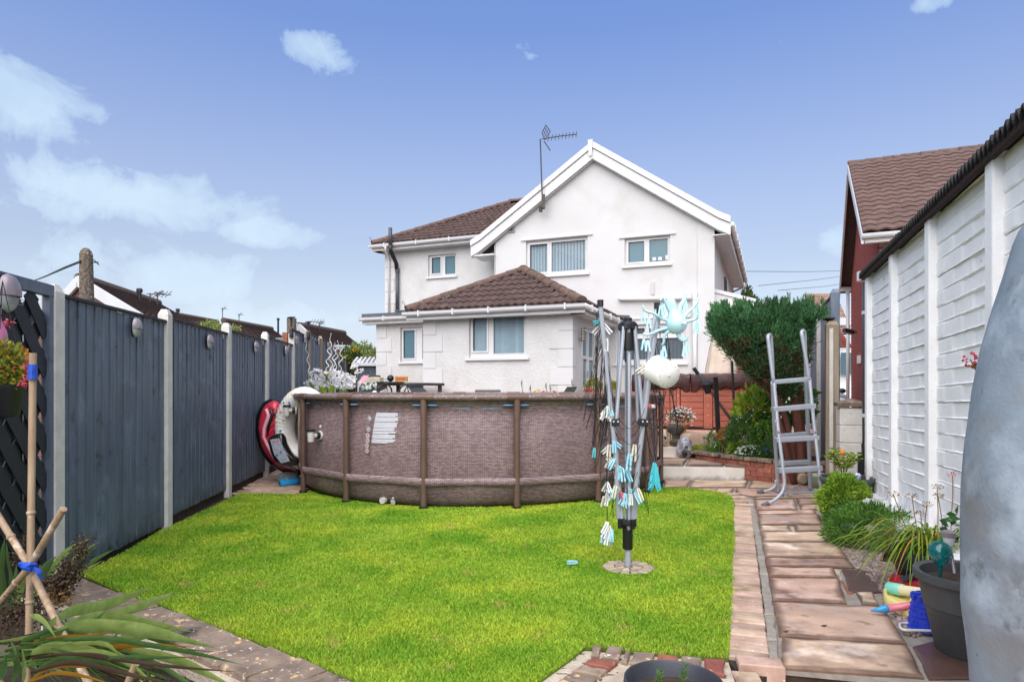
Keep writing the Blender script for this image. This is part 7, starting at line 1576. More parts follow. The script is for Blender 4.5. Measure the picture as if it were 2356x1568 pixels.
# daylily pot
q = W(2135, 1262, 4.25); pot('black_pot', 'black pot of arching daylily leaves beside the garage plinth', (q.x, q.y, 0), .215, .27, m_potk, .03)
t = thing('daylily', 'arching yellow green daylily leaves spilling over the black pot', 'plant', (q.x, q.y, .25)); mb = MB(); mo = MB(); mg = MB(); rs = np.random.RandomState(8)
for i in range(170):
    a = rs.rand()*2*PI if i % 2 else PI+rs.randn()*.75; Lh = .28+.30*rs.rand(); b0 = Vector((q.x+.11*rs.randn()*.7, q.y+.09*rs.randn()*.7, .25)); up = .10+.22*rs.rand(); d = Vector((math.cos(a), math.sin(a)*.7, 0)); en = b0+d*Lh+Vector((0, 0, up*.6-.30*rs.rand()-.05))
    if en.z < .02: en.z = .02+.03*rs.rand()
    tgt = mo if rs.rand() < .10 else (mb if rs.rand() < .6 else mg); n = 8; w0 = .008+.006*rs.rand(); tgt.ribbon(bez(b0, b0+d*Lh*.5+Vector((0, 0, up+.08)), en, n), [w0*(1-abs(2*k/n-.7)**2.2*.5) if k < n else .001 for k in range(n+1)], fold=.12)
stuff(mb.build('leaves', m_yl, t)); stuff(mg.build('leaves', m_lf, t)); stuff(mo.build('dry_leaves', mat('dry orange leaf', H('d6a24a'), H('b0762a'), 9, .8, backl=.3), t))
t = thing('seed_stalks', 'thin dry flower stalks rising against the white wall', 'plant', (q.x, q.y+.3, .1))
for (pts) in ([(2186, 1260), (2188, 1210), (2192, 1130), (2191, 1092)], [(2150, 1265), (2158, 1200), (2156, 1120)], [(2100, 1250), (2075, 1190), (2055, 1135)], [(2115, 1250), (2105, 1190), (2098, 1140)], [(2125, 1260), (2118, 1180)], [(2172, 1260), (2166, 1190), (2158, 1140)], [(2140, 1262), (2128, 1210), (2133, 1160)]):
    S_ = [W(u, v, 4.45) for u, v in pts]; MB().tube(spline(S_, 3) if len(S_) > 2 else S_, .0032, 5).build('stalk', m_tan, t); e = S_[-1]; P, D = shell(e, (.03, .03, .012), 40, .3); leaves('seed_head', P, D+[0, 0, .3], .016, .006, m_tan if pts[0][0] != 2186 else m_pnk, t)
t = thing('red_flower_sprig', 'small red flowers poking out from behind the grey cover', 'flower', tuple(W(2236, 820, 3.2))); q = W(2232, 826, 3.2); P, D = shell(q, (.03, .02, .03), 30, .5); leaves('blossom', P, D, .02, .018, m_pnk, t); MB().tube([q, W(2245, 850, 3.2), W(2260, 900, 3.2)], .003, 5).build('stem', m_dk, t); leaves('leaf', [tuple(W(2240, 845, 3.2))]*4, RS.normal(size=(4, 3)), .05, .03, m_lf, t)
# front pot with glass globe and stake light
q = W(2235, 1318, 3.25); pot('big_charcoal_pot', 'tall charcoal pot with thick rim beside the grey cover', (q.x, q.y, .0), .235, .40, m_pot, .06, taper=.66, lip=1.07)
t = thing('watering_globe', 'turquoise glass watering globe stuck in the big charcoal pot', 'watering globe', tuple(W(2166, 1330, 3.2))); c = W(2163, 1269, 3.2); m_gl = mat('turquoise glass', H('138a86'), H('0b5f66'), 18, .05, trans=.5, ior=1.45, coat=.5)
MB().lathe(c, [(.004, -.17), (.008, -.10), (.012, -.062), (.03, -.046), (.05, -.02), (.055, .0), (.05, .024), (.03, .046), (.0, .056)], 28).build('globe', m_gl, t, smooth=True)
t = thing('steel_stake_light', 'stainless stake light leaning in the big charcoal pot', 'solar light', tuple(W(2190, 1330, 3.2))); MB().tube([W(2196, 1318, 3.15), W(2186, 1250, 3.2)], .007, 10).build('stake', m_silver, t); MB().lathe(W(2183, 1240, 3.2), [(.018, -.03), (.026, .0), (.026, .012)], 16).build('diffuser', m_wht, t); MB().lathe(W(2182, 1230, 3.2), [(.034, -.006), (.035, .014), (.02, .022), (0, .023)], 20).build('cap', m_silver, t)
leaves('seedling', [tuple(W(2178, 1342, 3.2))]*8, RS.normal(size=(8, 3))+[0, 0, 1], .03, .012, m_lf, t)
q = W(2200, 1215, 4.0); bush('dark green leaf clump at the edge of the grey cover', (q.x+.05, q.y, q.z), (.1, .08, .09), 30, m_dk, .08, .04, stem=False)

# ------------------------------------------------------------------ toys
def q7(x, y): return ((3200+x/3.92)*.6135, (2050+y/3.92)*.6135)
def Wt(x, y, Y): return W(*q7(x, y), Y)
m_tb = mat('cobalt plastic', H('1e3fc4'), H('1733a8'), 5, .35); m_tr = mat('toy red', H('d42c44'), H('bb2238'), 5, .5); m_tyl = mat('pale yellow plastic', H('ecd98c'), H('dfc877'), 4, .45); m_aq2 = mat('pale mint plastic', H('8fd8c4'), H('6fc4b4'), 6, .4)
bkt = thing('sand_castle_bucket', 'upturned cobalt blue castle bucket with a white handle', 'bucket', tuple(G(*q7(1080, 1190)))); c = G(*q7(1080, 1195)); c.z = 0
rr = [(.098, 0), (.096, .012), (.088, .014), (.084, .07), (.088, .075), (.08, .078), (.077, .125), (.081, .129), (.074, .132), (.071, .165)]
bb = MB().lathe(c, rr, 40, cap=True); auto(bb.build('body', m_tb, bkt), 30)
for k in range(12):
    a = 2*PI*k/12; MB().cbox(c+Vector((.072*math.cos(a), .072*math.sin(a), .172)), (.012, .022, .026), Matrix.Rotation(a, 3, 'Z')).build('battlement', m_tb, bkt)
for k in range(4): a = 2*PI*k/4-.9; MB().lathe(c+Vector((.05*math.cos(a), .05*math.sin(a), .165)), [(.024, 0), (.022, .022)], 14).build('turret', m_tb, bkt)
for row, (z, rd, n) in enumerate(((.045, .0865, 9), (.10, .0795, 10))):
    for k in range(n): a = 2*PI*k/n+.2*row; s_ = Vector((-math.sin(a), math.cos(a), 0)); o_ = c+Vector((rd*math.cos(a), rd*math.sin(a), z)); MB().tube([o_+s_*.011-Vector((0, 0, .012)), o_+s_*.011, o_+s_*.006+Vector((0, 0, .010)), o_-s_*.006+Vector((0, 0, .010)), o_-s_*.011, o_-s_*.011-Vector((0, 0, .012))], .0022, 5).build('arch', m_tb, bkt)
hp = [c+Vector((.10*math.cos(a)*1.0-.0, -.10*abs(math.sin(a))*.55-.05, .012)) for a in [PI*i/12 for i in range(13)]]
hp = [Wt(690, 1100, 3.62), Wt(850, 1096, 3.6), Wt(690, 1120, 3.6), Wt(680, 1160, 3.56), Wt(730, 1205, 3.5), Wt(900, 1205, 3.5), Wt(1100, 1215, 3.49), Wt(1200, 1222, 3.49)]
MB().tube(spline([G(*q7(860, 1120), .012), G(*q7(720, 1118), .014), G(*q7(682, 1150), .018), G(*q7(740, 1215), .02), G(*q7(960, 1222), .02), G(*q7(1190, 1232), .02)], 5), .0075, 8).build('handle', m_upvc, bkt, smooth=True); MB().lathe(G(*q7(1205, 1228), .02), [(.008, -.003), (.016, -.003), (.016, .003), (.008, .003)], 14, Matrix.Rotation(PI/2, 3, 'X')).build('handle_eye', m_upvc, bkt)
t = thing('yellow_sand_tray', 'pale yellow shell shaped toy tray under the pink tube', 'toy', tuple(G(*q7(700, 900)))); yp = [(445, 700), (470, 640), (560, 612), (700, 640), (850, 690), (900, 730), (900, 1020), (800, 1035), (680, 990), (560, 920), (470, 860), (440, 780)]
P3 = spline([G(*q7(x, y), .0) for x, y in yp+[yp[0]]], 3)[:-1]; cc_ = sum(P3, Vector())/len(P3); n = len(P3); vs = []
for (k, z) in ((1.0, .0), (1.02, .03), (.97, .055), (.86, .065), (.74, .055), (.68, .035), (.3, .03)): vs += [cc_+(p-cc_)*k+Vector((0, 0, z)) for p in P3]
MB().add(vs, [(i*n+k, i*n+(k+1) % n, (i+1)*n+(k+1) % n, (i+1)*n+k) for i in range(6) for k in range(n)]+[tuple(range(6*n, 7*n))]).build('tray', m_tyl, t, smooth=True)
t = thing('pink_toy_tube', 'translucent pink water toy with a blue cone tip', 'toy', tuple(G(*q7(400, 900)))); a, b = G(*q7(480, 905), .045), G(*q7(900, 850), .07); a2 = a+(a-b).normalized()*.085
MB().tube([a, b, b+(b-a)*.3], .021, 14).build('tube', mat('translucent pink plastic', H('e0808c'), H('d86f7e'), 5, .25), t, smooth=True); MB().tube([a+(b-a)*.06, a, a2.lerp(a, .75), a2], [.022, .023, .020, .004], 14).build('tip', mat('sky blue plastic', H('3f9fd0'), H('2d86b8'), 5, .35), t, smooth=True)
t = thing('mint_water_squirter', 'mint green and cream foam water squirter', 'toy', tuple(G(*q7(600, 640)))); a, b = G(*q7(520, 600), .06), G(*q7(1080, 680), .12); MB().tube([a, a.lerp(b, .06), a.lerp(b, .38)], [.035, .038, .036], 16).build('grip', m_aq2, t, smooth=True); MB().tube([a.lerp(b, .37), a.lerp(b, .40), b], [.034, .029, .029], 16).build('barrel', mat('cream foam', H('e6e0bc'), H('d4cda4'), 9, .8), t, smooth=True)
t = thing('red_foam_squirter', 'red foam squirter with a lime plug under the blue one', 'toy', tuple(G(*q7(650, 500)))); a, b = G(*q7(590, 480), .07), G(*q7(1100, 560), .10); MB().tube([a, b], .038, 16).build('foam', m_tr, t, smooth=True); MB().tube([a, a+(a-b).normalized()*.03], .012, 10).build('plug', mat('lime plastic', H('b8c84a'), None, 5, .4), t)
t = thing('red_blue_pump', 'red pump toy with a pale blue handle end', 'toy', tuple(G(*q7(860, 380)))); a, b = G(*q7(780, 330), .14), G(*q7(1060, 400), .13); MB().tube([a, a.lerp(b, .28)], .021, 12).build('handle_end', mat('dusty blue plastic', H('4a76b8'), None, 5, .4), t, smooth=True); MB().tube([a.lerp(b, .27), a.lerp(b, .35), a.lerp(b, .6), a.lerp(b, .75), b], [.022, .030, .024, .030, .028], 12).build('body', m_tr, t, smooth=True)
t = thing('navy_paddle', 'dark blue wedge shaped toy lying over the red squirter', 'toy', tuple(G(*q7(880, 480)))); 
A_ = [G(*q7(722, 445), .13), G(*q7(930, 385), .19), G(*q7(1060, 390), .19), G(*q7(1060, 500), .1), G(*q7(735, 520), .09)]; MB().slab(A_, (0, -1, .2), .03).build('paddle', mat('navy plastic', H('1c2a6a'), H('14204f'), 5, .35), t)
for (u, v, lab) in ((1808, 1456, 'dead brown leaf on the front slab nearer the mortar strip'), (1896, 1443, 'curled dry leaf on the middle of the front slab')):
    q = G(u, v); t = thing('fallen_leaf', lab, 'leaf', tuple(q)); MB().add([q+Vector((-.02, 0, .012)), q+Vector((0, -.007, .008)), q+Vector((.022, .002, .016)), q+Vector((0, .008, .014))], [(0, 1, 2), (0, 2, 3)]).build('leaf', m_bark, t)

# ------------------------------------------------------------------ grey furniture cover, right foreground
m_tarp = mat('weathered blue grey cover', H('98a4ae'), H('74818c'), 2.6, .88, .6, 60, spots=[(H('857b71'), 1.6, .50, .22), (H('b4bfc8'), 2.9, .52, .2), (H('6b7277'), 11, .60, .16), (H('4c5257'), 30, .68, .1)], bdist=.004, detail=9, spec=.25)
cov = thing('furniture_cover', 'tall weathered blue grey fabric cover over garden furniture at the right edge', 'furniture cover', (2.14, 2.3, -.17))
prof = [(2600, 330), (2470, 390), (2400, 440), (2356, 483), (2330, 521), (2300, 620), (2273, 704), (2246, 803), (2227, 903), (2208, 1040), (2201, 1132), (2198, 1247), (2199, 1361), (2198, 1422), (2208, 1491), (2217, 1566), (2225, 1700), (2230, 1858)]
Yc = 2.3; uc = 2570; sl_ = []
for (u, v) in prof: sl_.append((math.hypot((uc-CX_)/F_*Yc, Yc)*math.sin(math.atan((uc-CX_)/F_)-math.atan((u-CX_)/F_)) if u < uc else .01, EH+(HV_-v)/F_*Yc))
zs = np.linspace(sl_[0][1], sl_[-1][1], 60); rz = np.interp(-zs, [-p[1] for p in sl_], [p[0] for p in sl_]); nS = 72; vs = []
for z, r_ in zip(zs, rz):
    for k in range(nS):
        a = 2*PI*k/nS; low = min(1, max(0, (1.2-z)/1.2)); wr = 1+.018*math.sin(a*7+z*1.3)*low+.012*mnoise.noise((math.cos(a)*3, math.sin(a)*3, z*2.2))+.02*mnoise.noise((a*1.2, z*.8, 7))
        vs.append(((uc-CX_)/F_*Yc+r_*wr*math.cos(a), Yc+r_*wr*.92*math.sin(a), z))
MB().add(vs, [(i*nS+k, (i+1)*nS+k, (i+1)*nS+(k+1) % nS, i*nS+(k+1) % nS) for i in range(59) for k in range(nS)]+[tuple(range(nS))]).build('cover', m_tarp, cov, smooth=True)
# charcoal bowl with rosemary, bottom centre
q = W(1549, 1561, 2.65); pot('charcoal_bowl', 'wide charcoal bowl of compost with rosemary seedlings at the bottom edge', (q.x, q.y, q.z-.30), .198, .30, mat('charcoal bowl plastic', H('3d4048'), H('30333a'), 7, .5, .15, 90), .07, taper=.7, bands=False, lip=1.0)
for i, (u, v, h_, lab) in enumerate(((1514, 1562, .05, 'smaller rosemary seedling left in the charcoal bowl'), (1572, 1558, .07, 'taller rosemary seedling right in the charcoal bowl'))):
    b0 = W(u, v+12, 2.62); t = thing('rosemary', lab, 'plant', tuple(b0)); tp = b0+Vector((.01, 0, h_)); MB().tube([b0, tp], .0022, 5).build('stem', m_lf, t); n = 60; tt = RS.rand(n); a = RS.rand(n)*2*PI
    P = np.array(b0)+np.outer(tt, np.array(tp-b0)); leaves('needles', P, np.stack([np.cos(a), np.sin(a)*.8, .9+0*a], 1), .026, .0035, m_lf, t)
# ------------------------------------------------------------------ patio furniture and plants behind the pool
m_rat = mat('dark brown rattan', H('42322d'), H('2a201d'), 60, .6, .6, 60, aniso=(1, 1, 3), bdist=.004); m_ratg = mat('grey rattan', H('4a4644'), H('333130'), 60, .6, .6, 60, aniso=(1, 1, 3), bdist=.004)
t = thing('rattan_table', 'dark rattan table standing against the left part of the house', 'table', tuple(W(930, 950, 13.4)))
a, b = W(866, 880, 13.5), W(974, 880, 13.0); zt = a.z; dd = (b-a).normalized(); n2 = Vector((-dd.y, dd.x, 0)); 
MB().slab([a, b, b+n2*.8, a+n2*.8], (0, 0, 1), .055).build('tabletop', m_rat, t)
for p in (a+dd*.05, b-dd*.05, a+dd*.05+n2*.7, b-dd*.05+n2*.7): MB().bar((p.x, p.y, PZ), (p.x, p.y, zt-.05), .08, .08).build('leg', m_rat, t)
q = W(907, 874, 13.3); tt = thing('table_tray', 'flat dark tray on the rattan table', 'tray', (q.x, q.y, zt)); MB().box(q.x-.35, q.x+.18, q.y-.1, q.y+.2, zt+.002, zt+.02).build('tray', m_dark, tt)
q = W(912, 870, 13.3); tt = thing('small_crate', 'small yellow wooden crate on the rattan table', 'crate', tuple(q)); MB().box(q.x-.02, q.x+.22, q.y-.06, q.y+.08, zt+.022, zt+.13).build('crate', mat('yellow crate wood', H('c9a24e'), H('a4782f'), 20, .7), tt); MB().box(q.x-.0, q.x+.20, q.y-.062, q.y-.061, zt+.05, zt+.10).build('label', mat('red label', H('b8483a'), None, 5, .6), tt)
tt = thing('dark_jar', 'round dark jar beside the yellow crate', 'jar', tuple(q)); MB().ball((q.x-.12, q.y, zt+.09), .07, 10, 8).build('jar', m_dark, tt, smooth=True)
def chair(label, u0, u1, v0, Y, lean=.2, m=m_ratg, h=.45):
    a, b = W(u0, v0, Y), W(u1, v0, Y); t = thing('patio_chair', label, 'chair', (a.x, a.y, PZ)); th_ = Vector((0, 0, -h)); L_ = Vector((0, -lean, 0))
    MB().slab([a, b, b+th_+L_, a+th_+L_], (0, -1, .2), .04).build('backrest', m, t, bevel=.01); z = a.z-h
    MB().slab([a+L_+Vector((0, -.5, 0))+Vector((0, 0, -h)), b+L_+Vector((0, -.5, 0))+Vector((0, 0, -h)), b+th_+L_, a+th_+L_], (0, 0, 1), .06).build('seat', m, t)
    for p in (a, b, a+Vector((0, -.5-lean, 0)), b+Vector((0, -.5-lean, 0))): MB().bar((p.x, p.y, PZ), (p.x, p.y, z), .04, .04).build('leg', m, t)
    return t
chair('grey rattan chair back showing just above the pool rim', 1093, 1152, 896, 12.7)
t = thing('folded_recliner', 'dark mesh recliner folded beside the table by the pool', 'recliner', tuple(W(960, 910, 12.6))); Yr = 12.6
MB().slab([W(935, 886, Yr), W(968, 884, Yr), W(992, 912, Yr-.3), W(958, 914, Yr-.3)], (0, -1, .4), .02).build('mesh_back', m_dark, t)
for pts in ([(910, 914), (922, 890), (932, 884), (975, 882)], [(924, 914), (936, 888), (944, 914)], [(938, 886), (962, 914)]): MB().tube([W(u, v, Yr-.05) for u, v in pts], .02, 6).build('frame_tube', m_dark, t)
t = thing('wire_chair', 'black curved metal chair arm behind the table leg', 'chair', tuple(W(885, 910, 13.0))); MB().tube(spline([W(873, 914, 13), W(874, 888, 13), W(890, 884, 13.1), W(900, 894, 13.1), W(902, 914, 13.1)], 4), .018, 6).build('arm_frame', m_dark, t); MB().slab([W(876, 884, 13.1), W(890, 884, 13.1), W(893, 914, 13.1), W(872, 914, 13.1)], (0, -1, 0), .03).build('seat_back', m_rat, t)
t = thing('grey_cushion', 'pale grey cushion leaning on the chair behind the pool', 'cushion', tuple(W(880, 908, 12.7))); MB().slab([W(872, 900, 12.7), W(889, 893, 12.7), W(896, 912, 12.6), W(878, 914, 12.6)], (0, -1, 0), .08).build('cushion', mat('grey cushion fabric', H('9a9890'), H('77756e'), 12, .9), t, bevel=.02)
t = thing('dark_box_lid', 'low black box lid left of the table leg', 'box', tuple(W(846, 906, 12.8))); MB().slab([W(838, 902, 12.9), W(868, 896, 13.1), W(872, 902, 12.8), W(836, 907, 12.7)], (0, 0, 1), .12).build('lid', m_dark, t)
t = thing('white_ball_lamp', 'small white ball on the patio left of the table', 'garden ornament', tuple(W(862, 904, 12.5))); MB().ball(W(862, 903.5, 12.5), .05, 10, 8).build('ball', m_upvc, t, smooth=True)
t = thing('solar_floodlight_panel', 'dark solar panel tilted up behind the pool among the flowers', 'solar panel', tuple(W(1306, 900, 12.4))); MB().slab([W(1290, 912, 12.3), W(1312, 914, 12.3), W(1327, 889, 12.6), W(1305, 889, 12.6)], (-.3, -1, .5), .03).build('panel', m_dark, t); MB().tube([W(1306, 914, 12.5), W(1310, 896, 12.6)], .02, 6).build('stand', m_dark, t)
# flower trough behind the pool
tr2 = thing('flower_trough', 'row of red, pink and yellow bedding flowers behind the pool rim', 'planter', tuple(W(1250, 925, 12.45)))
a = W(1195, 918, 12.4); MB().box(a.x, a.x+1.75, 12.3, 12.55, PZ, 1.0).build('trough', m_terra, tr2); P = np.stack([a.x+1.7*RS.rand(1200), 12.42+.12*(RS.rand(1200)-.5)*2, 1.03+.14*RS.rand(1200)], 1); leaves('foliage', P, RS.normal(size=P.shape)+[0, 0, .8], .06, .02, m_lf, tr2)
for (u, v, m_, r_) in ((1236, 903, m_yel, .05), (1228, 908, m_yel, .03), (1250, 906, m_pnk, .045), (1262, 908, m_pnk, .05), (1275, 906, m_pnk, .04), (1283, 908, m_pnk, .04), (1350, 901, m_pnk, .06), (1362, 900, m_pnk, .055), (1374, 903, m_pnk, .05), (1200, 911, m_yel, .02)):
    q = W(u, v, 12.35); P, D = shell(q, r_, 60, .4); leaves('blossom', P, D, .035, .03, m_, tr2)
for (u, v0, lab) in ((1202, 878, 'grass stalk farthest left behind the pool'), (1222, 890, 'short grass stalk near the yellow flowers'), (1258, 885, 'branching grass stalk above the pink flowers'), (1268, 888, 'grass stalk leaning right above the pink flowers'), (1318, 876, 'tall grass stalk beside the tilted solar panel'), (1345, 876, 'grass stalk against the corner of the extension')):
    t = thing('grass_stalk', lab, 'grass', tuple(W(u, 912, 12.2))); MB().tube([W(u+3, 914, 12.2), W(u, (v0+914)/2, 12.2), W(u-3, v0, 12.2)], .006, 4).build('stalk', m_dk, t); P = np.array([W(u-2+RS.rand(), v0+i*1.1, 12.2) for i in range(10)]); leaves('seed_head', P, np.tile([0, 0, 1.0], (10, 1))+RS.normal(size=(10, 3))*.3, .05, .012, m_dk, t)
for (u, v, Y, r_, lab) in ((1366, 888, 13.2, (.17, .15, .22), 'golden conical shrub beside the glazed side door'), (1408, 892, 14.2, (.16, .15, .19), 'second golden shrub behind the washing line strut')):
    q = W(u, v, Y); bush(lab, (q.x, q.y, q.z-.05), r_, 1600, mat('golden shrub leaves', H('b0a52e'), H('6c7a22'), 8, .8, island=.35, backl=.25), .035, .02)
# big leafed plants, white blossom branches and twisted sticks beside the fence
pt_ = thing('planter_box', 'dark planter holding the broad leaved plants beside the pool', 'planter', tuple(W(760, 960, 12.6))); q = W(760, 960, 12.9); MB().box(q.x-.7, q.x+.95, q.y-.25, q.y+.3, .5, 1.02).build('box', m_rat, pt_)
def blade(mb, base, tip, bow, w0, n=8, fold=.2):
    b, t_ = Vector(base), Vector(tip); mb.ribbon(bez(b, b.lerp(t_, .5)+Vector(bow), t_, n), [w0*(math.sin(PI*min(1, (k/n)*.62+.25)) if k < n else .03) for k in range(n+1)], side=None, fold=fold)
for i, (b_, t_, w_, lab) in enumerate((((735, 912), (692, 880), .16, 'leftmost broad green leaf behind the doughnut ring'), ((700, 912), (672, 884), .10, 'small leaf tip above the doughnut ring'), ((745, 912), (727, 876), .20, 'large leaf leaning left behind the pool'), ((756, 912), (756, 888), .2, 'upright broad leaf in the middle'), ((768, 912), (782, 884), .16, 'leaf leaning right beside the middle one'), ((790, 912), (814, 892), .14, 'spreading leaf under the white blossom'), ((800, 913), (840, 900), .12, 'low leaf reaching right along the rim'), ((785, 912), (800, 898), .14, 'short leaf in front of the blossom'), ((828, 914), (812, 898), .1, 'last small leaf right of the blossom'))):
    t = thing('broad_leaf_plant', lab, 'plant', tuple(W(b_[0], 930, 12.2))); 
    for k in range(3): mb = MB(); o_ = Vector(((k-1)*.09, .12*k, -.05*k)); blade(mb, W(b_[0], b_[1]+8, 12.3)+o_, W(t_[0], t_[1], 12.2)+o_*1.4, (0, 0, .04), w_*.8); mb.build('leaf', m_lf if k else m_yl, t)
bl = thing('white_blossom_branches', 'bushy branches of white artificial blossom beside the fence', 'artificial flowers', tuple(W(770, 930, 13)))
P = []; 
for i in range(330):
    a = RS.rand()*2*PI; u = 770+62*RS.randn()*.55; v = 893-RS.rand()**1.6*44*(1-abs(u-770)/110); P.append(np.array(W(u, v, 13+.4*RS.randn()*.5)))
for (u, v) in ((716, 858), (724, 850), (735, 853), (729, 866), (820, 840), (826, 832), (812, 843), (830, 852), (822, 856), (836, 868), (800, 862)): P += [np.array(W(u+RS.randn(), v+RS.randn(), 13)) for _ in range(4)]
P = np.array(P); P = np.repeat(P, 5, 0)+RS.normal(size=(len(P)*5, 3))*.012; leaves('blossom', P, RS.normal(size=P.shape), .055, .045, m_wht, bl)
for i in range(0, len(P), 60): MB().tube([W(770, 925, 13), Vector(P[i]).lerp(Vector(W(770, 925, 13)), .4)+Vector((0, 0, .08)), P[i]], .006, 4).build('branch', m_bark, bl)
ts = [([(701, 777), (706, 790), (703, 803), (710, 815), (706, 828), (713, 842), (709, 855), (718, 868), (714, 880), (721, 895)], 'leftmost twisted white stick against the fence post'), ([(762, 766), (759, 782), (763, 795), (753, 806), (761, 818), (750, 830), (757, 842), (750, 850)], 'tallest twisted white stick'), ([(776, 783), (780, 797), (771, 807), (778, 819), (769, 830), (775, 843), (768, 856), (771, 868)], 'middle twisted white stick of the right hand group'), ([(771, 788), (767, 800), (773, 812), (765, 824), (772, 836), (766, 850)], 'shorter twisted stick next to the middle one'), ([(787, 787), (789, 799), (782, 812), (788, 824), (779, 836), (786, 848), (778, 860), (783, 872)], 'rightmost twisted white stick'), ([(757, 800), (764, 812), (756, 824), (766, 838), (759, 850), (766, 862)], 'lower twisted stick behind the tallest one')]
for pts, lab in ts:
    t = thing('twisted_stick', lab, 'decorative stick', tuple(W(pts[-1][0], 900, 12.8))); pts2 = pts+[(pts[-1][0], 905)]; S_ = spline([W(u, v, 12.8+(.03 if k % 2 else -.03)) for k, (u, v) in enumerate(pts2)], 4); MB().tube(S_, [.004+.008*k/len(S_) for k in range(len(S_))], 6).build('stick', m_wht, t, smooth=True)
t = thing('calla_lily', 'cream calla lily standing among the white blossom', 'flower', tuple(W(750, 880, 12.7))); q = W(751, 861, 12.7); MB().lathe(q, [(.01, -.1), (.03, -.03), (.08, .03), (.11, .045)], 14, Matrix.Rotation(.3, 3, 'X')).build('trumpet', mat('cream petal', H('ead9b0'), H('d9c48e'), 6, .6), t, smooth=True); MB().tube([q, W(749, 905, 12.7)], .01, 6).build('stem', m_lf, t)
t = thing('pink_white_flag', 'pink and white toy windmill tilted above the white blossom', 'windmill', tuple(W(830, 876, 12.9))); MB().slab([W(822, 880, 12.9), W(834, 866, 12.9), W(848, 862, 12.9), W(846, 872, 12.9), W(828, 884, 12.9)], (0, -1, 0), .02).build('sail', m_vp, t); MB().tube([W(826, 884, 12.9), W(822, 912, 12.9)], .012, 5).build('handle', m_upvc, t)
# wheelie bin and shed
t = thing('wheelie_bin', 'green wheelie bin between the shed and the house corner', 'bin', tuple(W(850, 940, 15.5))); a = W(835, 884, 15.5); b = W(872, 884, 15.5); m_bin = mat('green bin plastic', H('3f6b4a'), H('32563b'), 4, .5)
vs = [(a.x+.03, 15.5, PZ), (b.x-.03, 15.5, PZ), (b.x-.03, 16.0, PZ), (a.x+.03, 16.0, PZ), (a.x, 15.4, a.z), (b.x, 15.4, a.z), (b.x, 16.1, a.z), (a.x, 16.1, a.z)]; MB().add(vs, [(0, 3, 2, 1), (4, 5, 6, 7), (0, 1, 5, 4), (1, 2, 6, 5), (2, 3, 7, 6), (3, 0, 4, 7)]).build('body', m_bin, t, bevel=.02); MB().box(a.x-.02, b.x+.02, 15.36, 15.42, a.z-.08, a.z+.02).build('rim', m_bin, t)
t2 = thing('beige_bin_lid', 'beige rounded lid of a second bin behind the green one', 'bin', tuple(W(853, 870, 16))); MB().slab([W(834, 880, 16), W(874, 880, 16), W(874, 867, 16.1), W(860, 865, 16.1), W(845, 867, 16.1), W(838, 872, 16.1)], (0, -1, 0), .5).build('lid', mat('beige plastic', H('b5ad98'), H('98907c'), 4, .6), t2, bevel=.02); MB().tube(spline([W(836, 874, 15.95), W(845, 866, 15.95), W(860, 864, 15.95), W(875, 865, 15.95)], 4), .025, 6).build('lid_edge', m_dark, t2)
sh = thing('garden_shed', 'slate grey shed with a pale ribbed roof left of the house', 'shed', tuple(W(840, 930, 19))); Ys = 19; a, b = W(818, 838, Ys), W(880, 838, Ys)
MB().box(a.x+.05, b.x, Ys, Ys+1.8, PZ, a.z).build('wall', m_fence, sh); n = 9
for k in range(n): x0 = a.x+.05+(b.x-a.x)*k/n; MB().box(x0, x0+(b.x-a.x)/n-.01, Ys-.02, Ys-.001, PZ, a.z-.01).build('cladding_board', m_fence, sh)
r0, r1 = W(823, 824, Ys+1.0), W(885, 824, Ys+1.0); m_rib = mat('pale ribbed steel', H('b9bdc4'), H('9ea3ab'), 4, .4, metal=.3); MB().slab([a+Vector((-.05, -.1, 0)), b+Vector((0, -.1, 0)), r1, r0], (0, -1, 2), .05).build('roof', m_rib, sh)
for k in range(7): p, q = (a+Vector((-.05, -.1, .03))).lerp(b+Vector((0, -.1, .03)), k/6.5), r0.lerp(r1, k/6.5)+Vector((0, 0, .03)); MB().bar(p, q, .05, .04).build('roof_rib', m_upvc, sh)
MB().bar(a+Vector((-.08, -.12, .0)), b+Vector((0, -.12, .0)), .04, .09).build('fascia', m_upvc, sh)

# ------------------------------------------------------------------ left foreground: canes, strap leaved plant, hanging basket
m_cane = mat('weathered bamboo cane', H('b39c80'), H('84694f'), 9, .7, .4, 40, aniso=(6, 6, .8), spots=[(H('c9b49c'), 12, .62), (H('5a4436'), 16, .68)], bdist=.002); m_tie = mat('blue ribbon', H('2358c8'), H('1b48ac'), 6, .5)
YF2 = 1.9
def cane(label, pts, r_=.0098, nodes=()):
    t = thing('bamboo_cane', label, 'cane', tuple(W(*pts[-1]))); P = [W(*p) for p in pts]; MB().tube(P, r_, 12).build('cane', m_cane, t, smooth=False); auto(t.children[0])
    for f in nodes:
        L_ = [(P[i+1]-P[i]).length for i in range(len(P)-1)]; d = f*sum(L_); i = 0
        while d > L_[i] and i < len(L_)-1: d -= L_[i]; i += 1
        c = P[i].lerp(P[i+1], d/L_[i]); dr = (P[i+1]-P[i]).normalized(); MB().tube([c-dr*.006, c-dr*.001, c+dr*.002, c+dr*.007], [r_, r_*1.28, r_*1.28, r_], 12).build('node', m_cane, t)
    return t
cane('tallest upright bamboo cane with blue tape near its top', [(76, 812, 1.93), (74, 1000, 1.92), (70, 1300, 1.90), (64, 1560, 1.88), (62, 1750, 1.86)], .0096, (.06, .40, .62))
cane('bamboo cane leaning up to the right across the concrete post', [(146, 1170, 1.80), (70, 1300, 1.875), (0, 1385, 1.95), (-90, 1500, 2.05)], .0096, (.45,))
